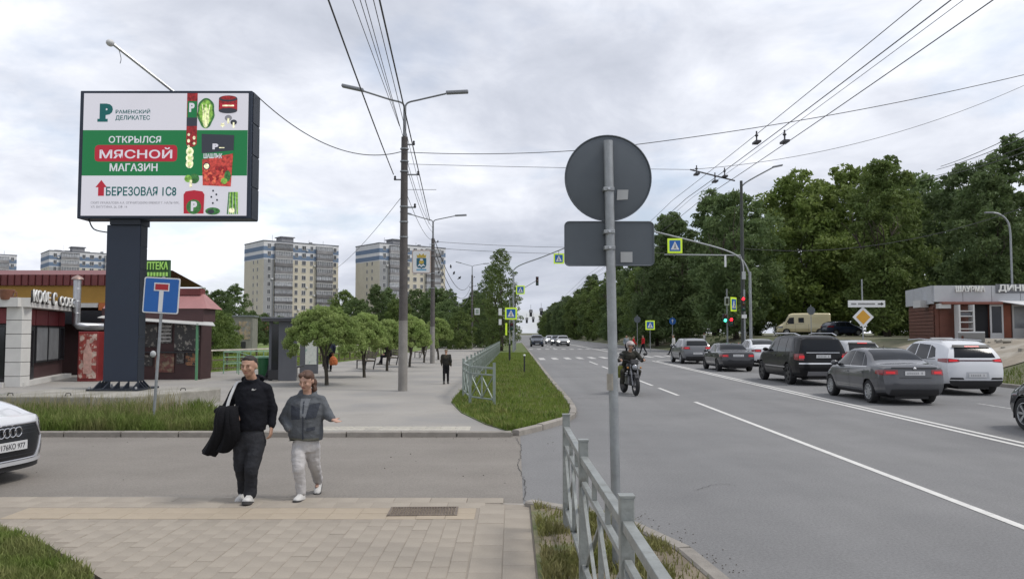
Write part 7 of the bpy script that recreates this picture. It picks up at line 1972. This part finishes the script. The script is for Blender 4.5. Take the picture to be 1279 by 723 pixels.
man, MM, hs = figure("person", (mp.x, MY, .0), 0, "man in black sweatshirt and dark jeans carrying a black jacket over his arm", J, 1.70, dict(skin=M_SKIN, top=C_BLK, legs=C_DENIM, shoe=C_WSHOE, sole=C_SOLE, hair=M_HAIRD), torso=dict(hem=mj(0, 537)[2], w=1.0, d=1.05, hemw=1.0, name="sweatshirt", arm=1.0, collar='crew', ankle=.072), legr=1.08, wr=.008, seed=3, head=.252)
# hood lying on the shoulders, chest mark, strap
hd_ = MB(); nk = Vector(J['neck']); hd_.tube([nk + Vector((.10 * cos(a), .05 + .075 * sin(a), -.01 + .02 * sin(a))) for a in [pi * q / 12 - .1 for q in range(15)]], .034, 8)
link("hood", remesh(hd_, .012, 2), C_BLK, man)
MB().plate([(-.025, -.006), (.005, -.006), (.03, .012), (.0, .004), (-.012, .016), (-.022, .012)], -.003, 0).build("chest_mark", C_WSHOE, man, loc=(mx_(324, mref, MY), -.158, mz_(485.5, MY)), fix=True)
st_ = [mj(301, 475.5, .03), mj(299.5, 477.5, -.07), mj(297, 488, -.14), mj(294, 500, -.175), mj(292.5, 511, -.20)]
m = MB(); P_ = catmull(st_, 5); m.rings([[p + Vector((.015, .01, 0)), p + Vector((.015, -.008, 0)), p + Vector((-.015, -.008, 0)), p + Vector((-.015, .01, 0))] for p in P_]); m.build("shoulder_strap", mat("strap_white", (.55, .55, .55), .8), man)
# draped jacket over the forearm: thing of its own, held
jk = empty("carried_jacket", (mp.x, MY, 0), 0, "black jacket draped over the walking man's forearm", "jacket")
g = MB(); 
def jsec(pts, th):
    """cloth slab: upper edge to lower edge outline with thickness"""
    return pts
LE = catmull([mj(281, 508, -.15), mj(279, 522, -.19), mj(277, 534, -.17), mj(269, 550, -.12), mj(260, 563, -.08)], 6)
RE = catmull([mj(302, 508, -.17), mj(305, 520, -.22), mj(306, 534, -.21), mj(304, 545, -.17), mj(299, 553, -.15)], 6)
def drape(u, v):
    i = min(int(v * (len(LE) - 1)), len(LE) - 2); t = v * (len(LE) - 1) - i
    l, r_ = LE[i].lerp(LE[i + 1], t), RE[i].lerp(RE[i + 1], t); q = l.lerp(r_, u)
    q.y += -.07 * sin(pi * u) * (1 - .5 * v) + (.012 + .03 * v) * sin(u * 13 + 2.2 * v) + .012 * sin(u * 25 + 1)
    q.z -= .055 * sin(pi * u) * v + .012 * v * sin(u * 17)
    if v < .08: q.y += .05 * (1 - v / .08)
    return q
g.grid(drape, 34, 26)
dr = g.build("drape", cloth("black_shell", (.007, .007, .009), .2), jk, smooth=True); so_ = dr.modifiers.new("thick", 'SOLIDIFY'); so_.thickness = .035; so_.offset = -1
g2 = MB(); limb(g2, [mj(277, 512, -.10), mj(288, 511, -.19), mj(301, 512, -.2)], [.035, .05, .03]); link("folded_top", remesh(g2, .012, 2, .012, 12, 3), _mats["cloth_black_shell"], jk)

# --- the woman in grey
WY = 9.2; wref = 384; wp = at(wref, 416, WY)
def wj(px, py, dy=0.0): return (mx_(px, wref, WY), dy, mz_(py, WY))
C_GREYJ = cloth("grey_shell", (.112, .12, .13), .1, (.095, .102, .112)); C_DGP = cloth("slate_panel", (.05, .056, .07), .2); C_PALE = cloth("pale_jersey", (.47, .455, .45), .08); C_TEE = cloth("grey_tee", (.17, .18, .195), .1); C_OLIVE = cloth("olive_grey", (.12, .12, .10), .2)
J = dict(head=wj(385, 475, -.05), turn=(-.22, .22, .06), neck=wj(385, 490.5, .0), chest=wj(384, 516, .0), hip=wj(384, 552, .0),
         sl=wj(367.5, 501, .02), el=wj(354.5, 523, .05), wl=wj(366, 535, -.10), sr=wj(401, 501, .02), er=wj(411, 518, .0), wr=wj(419, 522.5, -.10),
         kl=wj(379, 583, -.13), al=(mx_(381, wref, WY), -.06, .10), kr=wj(392, 584, .12), ar=(mx_(387.5, wref, WY), .48, .135), fl=(-.12, -.12), fr=(.1, .35),
         hr=((.9, -.55, -.25), (.1, -.3, 1), .18, 1))
woman, WM, whs = figure("person", (wp.x, WY, .0), 0, "woman in grey hooded jacket and pale trousers gesturing with her hand", J, 1.50, dict(skin=M_SKIN2, top=C_GREYJ, legs=C_PALE, shoe=C_WSHOE, sole=C_SOLE, hair=M_HAIRB), torso=dict(hem=wj(0, 549)[2], w=1.24, d=1.15, hemw=1.02, arm=1.2, collar='open', ankle=.06), legr=1.12, head=.268, hair='tied', wr=.011, seed=8)
# tee, panels, zip and pocket flaps follow the jacket front
def front_panel(name, pts, m, parent, th=.012):
    mb = MB(); n = len(pts)
    mb.add([Vector(p) + Vector((0, -th, 0)) for p in pts] + [Vector(p) + Vector((0, .03, 0)) for p in pts], [tuple(range(n))] + [(i, (i + 1) % n, n + (i + 1) % n, n + i) for i in range(n)])
    return mb.build(name, m, parent, fix=True)
from mathutils.bvhtree import BVHTree
def conform(name, px_pts, m, parent, jobj, ref, Y, off=.004, n=7):
    """patch of cloth laid on the front of a garment"""
    me = jobj.data; bv = BVHTree.FromPolygons([v.co for v in me.vertices], [tuple(p.vertices) for p in me.polygons])
    a, b, c, d = [Vector((mx_(p[0], ref, Y), 0, mz_(p[1], Y))) for p in px_pts]
    def fn(u, v):
        q = a.lerp(b, u).lerp(d.lerp(c, u), v); h = bv.ray_cast(Vector((q.x, -1, q.z)), Vector((0, 1, 0)))
        y = h[0].y if h[0] is not None else -.1
        return (q.x, y - off, q.z)
    mb = MB(); mb.grid(fn, n, n); mb.f = [f[::-1] for f in mb.f]
    return mb.build(name, m, parent, smooth=True)
jko = [o for o in woman.children if o.name.startswith("jacket")][0]
conform("tee_front", [(380, 520), (387, 520), (391, 497), (379, 497)], C_TEE, woman, jko, wref, WY)
conform("yoke_panel", [(368, 523), (380, 522), (379, 508), (367, 505)], C_DGP, jko, jko, wref, WY)
conform("yoke_panel", [(386, 522), (399, 520), (403, 502), (391, 504)], C_DGP, jko, jko, wref, WY)
conform("zip", [(383, 547), (384.6, 547), (384.2, 500), (382.8, 500)], C_DGP, jko, jko, wref, WY, .007)
conform("hem_band", [(365, 549), (402, 549), (402, 545.5), (365, 545.5)], C_OLIVE, jko, jko, wref, WY, .005, 12)
conform("pocket_flap", [(388, 537), (398, 535), (398, 531), (388, 533)], C_DGP, jko, jko, wref, WY, .005)

# --- smaller figures
def walk_joints(H, step=.25, swing=.2, lean=0.0, arms=True):
    k = H / 1.75
    z = lambda v: v * k
    J = dict(head=(0, -.02 * k - lean, z(1.63)), neck=(0, .0 - lean * .8, z(1.48)), chest=(0, -lean * .5, z(1.25)), hip=(0, 0, z(.94)),
             sl=(-.19 * k, -lean * .6, z(1.42)), el=(-.25 * k, swing * k * .5, z(1.14)), wl=(-.24 * k, swing * k * .2 - .1, z(.88)), sr=(.19 * k, -lean * .6, z(1.42)), er=(.25 * k, -swing * k * .5 + .05, z(1.14)), wr=(.24 * k, -swing * k - .1, z(.90)),
             kl=(-.09 * k, -step * k * .55, z(.50)), al=(-.09 * k, -step * k, z(.11)), kr=(.09 * k, step * k * .25, z(.50)), ar=(.09 * k, step * k, z(.13)), fl=(0, -.1), fr=(0, .3))
    J['hl'] = (None, (1, 0, 0), .4, 1); J['hr'] = (None, (-1, 0, 0), .4, -1)
    return J
def far_person(px, py, Y, H, rz, label, top, legs, hair=M_HAIRD, z=.0, hstyle='short', step=.25, group=None, shoe_m=None, vox=.022):
    p = at(px, py, Y)
    return figure("person", (p.x, Y, z), rz, label, walk_joints(H, step), H, dict(skin=M_SKIN, top=top, legs=legs, shoe=shoe_m or C_SOLE, hair=hair), group, vox=vox, hair=hstyle, wr=.01, seed=int(px))[0]
kid = far_person(557, 481, 29.2, 1.27, pi, "small figure in black walking away along the pavement", cloth("soot_khaki", (.03, .029, .026), .4, (.075, .065, .045)), cloth("soot", (.016, .016, .018)), mat("cap_khaki", (.16, .14, .09), .8), .06, 'cap', .12)
WR = "people on the zebra crossing"
far_person(782.5, 442, 73, 1.72, radians(20), "person in grey top and black trousers on the zebra, left of the red pair", cloth("mist_grey", (.22, .25, .27)), C_BLK, step=.18, group=WR, vox=.03)
C_RED = cloth("vivid_red", (.42, .02, .025)); 
far_person(791.5, 442, 72.5, 1.66, radians(75), "left of the two people in red on the zebra", C_RED, C_BLK, step=.28, group=WR, vox=.03)
far_person(803.5, 442, 73.5, 1.72, radians(-75), "right of the two people in red on the zebra", C_RED, C_BLK, step=.28, group=WR, vox=.03)
far_person(841.5, 442, 70, 1.74, radians(-80), "person in white top striding across ahead of the queue", C_WSHOE, C_BLK, step=.42, group=WR, vox=.03)
far_person(880, 428, 84, 1.72, radians(-80), "person in white seen over the roof of the hatchback", C_WSHOE, C_BLK, step=.3, z=.25, vox=.03)
bagman = far_person(411, 466, 38.5, 1.76, radians(200), "person in navy top with a white cap behind the first willow", cloth("navy", (.03, .035, .06)), C_BLK, mat("cap_white", (.55, .55, .55), .8), .06, 'cap', .15)
bg_ = empty("orange_bag", (bagman.location.x + .24, 38.35, .06), 0, "bright orange carrier bag held beside the first willow", "bag")
m = MB(); loft(m, [(0, 0, .22, .20, .1), (0, 0, .30, .26, .13), (0, 0, .5, .25, .12), (-.02, 0, .68, .17, .08), (-.03, 0, .76, .06, .03)], 14)
link("sack", remesh(m, .02, 2, .02, 9, 4), mat("bag_orange", (.48, .13, .035), .6, var=.15), bg_); MB().tube([(-.05, 0, .74), (-.1, 0, .9), (.0, 0, .9), (.0, 0, .74)], .012, 5).build("handle", _mats["bag_orange"], bg_)
bg_.scale = (.8, .8, .8); bg_.location.z = .2
# seated on the bench
def sit_joints(H):
    k = H / 1.75; z = lambda v: v * k
    J = dict(head=(0, -.02, z(1.20)), neck=(0, .02, z(1.04)), chest=(0, .03, z(.80)), hip=(0, .08, z(.52)), sl=(-.19 * k, .03, z(.98)), el=(-.24 * k, -.05, z(.72)), wl=(-.12 * k, -.25, z(.62)), sr=(.19 * k, .03, z(.98)), er=(.24 * k, -.05, z(.72)), wr=(.12 * k, -.25, z(.62)),
             kl=(-.10, -.38, z(.52)), al=(-.10, -.42, z(.11)), kr=(.10, -.38, z(.52)), ar=(.12, -.55, z(.12)))
    J['hl'] = (None, (0, 0, -1), .3, 1); J['hr'] = (None, (0, 0, -1), .3, -1); return J
figure("person", (-7.25, 47.05, .06), radians(-64), "person in black sitting on the bench left of the lamp pole", sit_joints(1.75), 1.75, dict(skin=M_SKIN, top=C_BLK, legs=C_BLK, shoe=C_SOLE, hair=M_HAIRD), vox=.025)
figure("person", (-9.35, 32.3, .06), radians(-60), "person waiting in the shade of the bus shelter", sit_joints(1.7), 1.7, dict(skin=M_SKIN, top=C_BLK, legs=C_DENIM, shoe=C_SOLE, hair=M_HAIRD), vox=.025)

# ------------------------------------------------------------------ motorcycle and rider
mo = at(791, 494, 24.4); RZ = radians(7)
bike = empty("motorcycle", (mo.x, 24.4 + .7, .005), RZ, "dark motorcycle ridden towards the viewer on the oncoming lane", "motorcycle")
M_BK = mat("bike_black", (.02, .02, .022), .4); M_BKM = mat("bike_metal", (.22, .22, .23), .4, .8)
for (y, nm) in ((-.68, 0), (.70, 1)):
    wq = empty("wheel"); wq.parent = bike; wq.location = (0, y, .31)
    w = .11 if nm == 0 else .14
    MB().lathe([(.21, -w / 2), (.27, -w / 2), (.305, -w / 4), (.31, 0), (.305, w / 4), (.27, w / 2), (.21, w / 2)], n=28, axis='x', closed=True).build("tyre", M_TYRE, wq, smooth=True)
    MB().lathe([(.215, -.03), (.215, .03), (.19, .03), (.19, -.03)], n=28, axis='x', closed=True).build("rim", M_BKM, wq, smooth=True)
    MB().cyl((-.07, 0, 0), (.07, 0, 0), .04, n=12).build("hub", M_BKM, wq)
    for k in range(10):
        a = pi * k / 5; MB().cyl((0, .03 * cos(a), .03 * sin(a)), (0, .2 * cos(a), .2 * sin(a)), .006, n=4).build("spoke", M_BKM, wq)
MB().tube([(-.09, -.68, .31), (-.10, -.50, .82), (-.10, -.47, .93)], .026, 8).tube([(.09, -.68, .31), (.10, -.50, .82), (.10, -.47, .93)], .026, 8).build("fork", M_BKM, bike, smooth=True)
MB().grid(lambda u, v: ((-.07 + .14 * v), -.68 + .345 * cos(pi * (.25 + .6 * u)) * -1, .31 + .345 * sin(pi * (.25 + .6 * u))), 12, 4).build("front_mudguard", M_BK, bike, smooth=True)
MB().ell((0, -.58, .86), (.09, .07, .09)).build("headlamp", M_HEAD, bike, smooth=True); MB().ell((0, -.53, .87), (.12, .10, .12)).build("headlamp_shell", M_BK, bike, smooth=True)
MB().box((0, -.56, 1.02), (.24, .04, .16), M=Matrix.Rotation(-.4, 3, 'X')).build("fly_screen", M_BK, bike, bev=.02)
MB().tube(catmull([(-.40, -.30, 1.06), (-.22, -.40, 1.06), (0, -.46, .98), (.22, -.40, 1.06), (.40, -.30, 1.06)], 4), .014, 8).build("handlebar", M_BK, bike, smooth=True)
for s in (-1, 1):
    MB().cyl((s * .30, -.36, 1.06), (s * .42, -.29, 1.06), .02, n=8).build("grip", M_TYRE, bike)
    MB().tube([(s * .28, -.38, 1.07), (s * .36, -.42, 1.22)], .008, 5).ell((s * .38, -.42, 1.25), (.07, .02, .045)).build("mirror", M_BK, bike)
    MB().ell((s * .2, -.52, .84), (.035, .035, .03)).build("indicator", mat("indicator_amber", (.5, .2, .03), .3), bike, smooth=True)
m = MB(); loft(m, [(0, -.12, .76, .11, .2), (0, -.10, .86, .145, .25), (0, -.08, .95, .12, .20), (0, -.06, .99, .06, .1)], 16); m.build("tank", M_BK, bike, smooth=True)
m = MB(); m.rings([[(-.12, y, z), (.12, y, z), (.13, y, z + .06), (.0, y, z + .09), (-.13, y, z + .06)] for (y, z) in ((.1, .74), (.3, .72), (.55, .78), (.8, .84))]); m.build("seat", M_TYRE, bike, smooth=True)
MB().box((0, -.05, .46), (.26, .36, .30)).build("engine", M_BKM, bike, bev=.04)
for k in range(5): MB().box((0, -.14, .56 + k * .035), (.28, .22, .012)).build("cooling_fin", M_BK, bike)
MB().bar((0, -.4, .85), (0, -.25, .30), .05, .05).bar((0, -.25, .30), (0, .25, .30), .05, .05).bar((0, .25, .30), (0, .1, .72), .05, .05).bar((0, -.45, .88), (0, .1, .76), .06, .06).build("frame", M_BK, bike)
MB().bar((-.07, .2, .34), (-.07, .70, .31), .03, .06).bar((.07, .2, .34), (.07, .70, .31), .03, .06).build("swing_arm", M_BK, bike)
MB().tube([(.12, -.2, .42), (.15, -.1, .27), (.16, .3, .27), (.17, .85, .42)], [.022, .022, .04, .045], 10).build("exhaust", M_BKM, bike, smooth=True)
MB().grid(lambda u, v: ((-.08 + .16 * v), .70 + .36 * cos(pi * (.15 + .5 * u)), .31 + .36 * sin(pi * (.15 + .5 * u))), 12, 4).build("rear_mudguard", M_BK, bike, smooth=True)
C_CAMO = cloth("dark_camo", (.035, .036, .03), .3, (.06, .055, .045)); C_OLV = cloth("olive_yellow", (.14, .15, .035), .3)
J = dict(head=(0, -.12, 1.49), neck=(0, -.04, 1.33), chest=(0, .03, 1.12), hip=(0, .22, .86), sl=(-.19, -.02, 1.27), el=(-.36, -.10, 1.05), wl=(-.36, -.30, 1.09), sr=(.19, -.02, 1.27), er=(.36, -.10, 1.05), wr=(.36, -.30, 1.09),
         kl=(-.27, -.14, .70), al=(-.22, .06, .33), kr=(.27, -.14, .70), ar=(.22, .06, .33), hl=((0, -1, -.2), (0, -.1, -1), .9, 1), hr=((0, -1, -.2), (0, -.1, -1), .9, -1), fl=(.1, .1), fr=(-.1, .1))
rider, RM, rhs = figure("person", (mo.x, 24.4 + .7, .005), RZ, "motorcycle rider in dark jacket and pale helmet facing the viewer", J, 1.74, dict(skin=M_SKIN, top=C_CAMO, legs=C_CAMO, shoe=C_SOLE, hair=M_HAIRD), vox=.016, hair=None, wr=.012, torso=dict(w=1.12, d=1.1, arm=1.15, hem=.78))
m = MB(); hc = Vector(J['head']); m.ell(hc + Vector((0, .02, .035)), (.135, .155, .135), 20, 12)
hm = m.mesh("helmet", mat("helmet_pale", (.42, .36, .34), .35, var=.15, vscale=8), True)
b2 = bmesh.new(); b2.from_mesh(hm); bmesh.ops.delete(b2, geom=[f for f in b2.faces if f.calc_center_median().y < hc.y - .05 and f.calc_center_median().z < hc.z + .05], context='FACES'); b2.to_mesh(hm); b2.free()
ho = link("helmet", hm, None, rider); sol = ho.modifiers.new("thick", 'SOLIDIFY'); sol.thickness = .02
for (z0, px) in ((0, -1), (0, 1)): MB().box((px * .37, -.25, 1.10), (.07, .05, .05)).build("cuff_band", mat("reflect_band", (.45, .43, .38), .6), rider)

m = MB(); loft(m, [(-.27, .12, .50, .08, .14), (-.29, .12, .60, .11, .19), (-.28, .12, .82, .10, .18), (-.25, .12, .88, .06, .12)], 14)
link("saddle_bag", remesh(m, .018, 2, .012, 9, 5), C_OLV, bike)
# birds on the cables
for i, (px, py, Y) in enumerate(((563, 333, 70), (567, 341, 74), (574, 347, 80))):
    q = at(px, py, Y); b = empty("bird", tuple(q), .4 * i, "dark bird perched on the sagging cables, " + ("topmost", "middle", "lowest")[i] + " of three", "bird", "birds on the cables")
    m = MB(); m.ell((0, 0, 0), (.09, .17, .1), 10, 8, M=Matrix.Rotation(.5, 3, 'X')); m.ell((0, -.14, .11), (.06, .07, .06), 8, 6); m.tube([(0, -.19, .11), (0, -.26, .10)], [.02, .004], 5); m.tube([(0, .1, -.05), (0, .32, -.14)], [.05, .03], 6)
    link("body", remesh(m, .02, 1), mat("bird_dark", (.02, .02, .022), .8), b)
bpy.data.scenes.remove(_work)
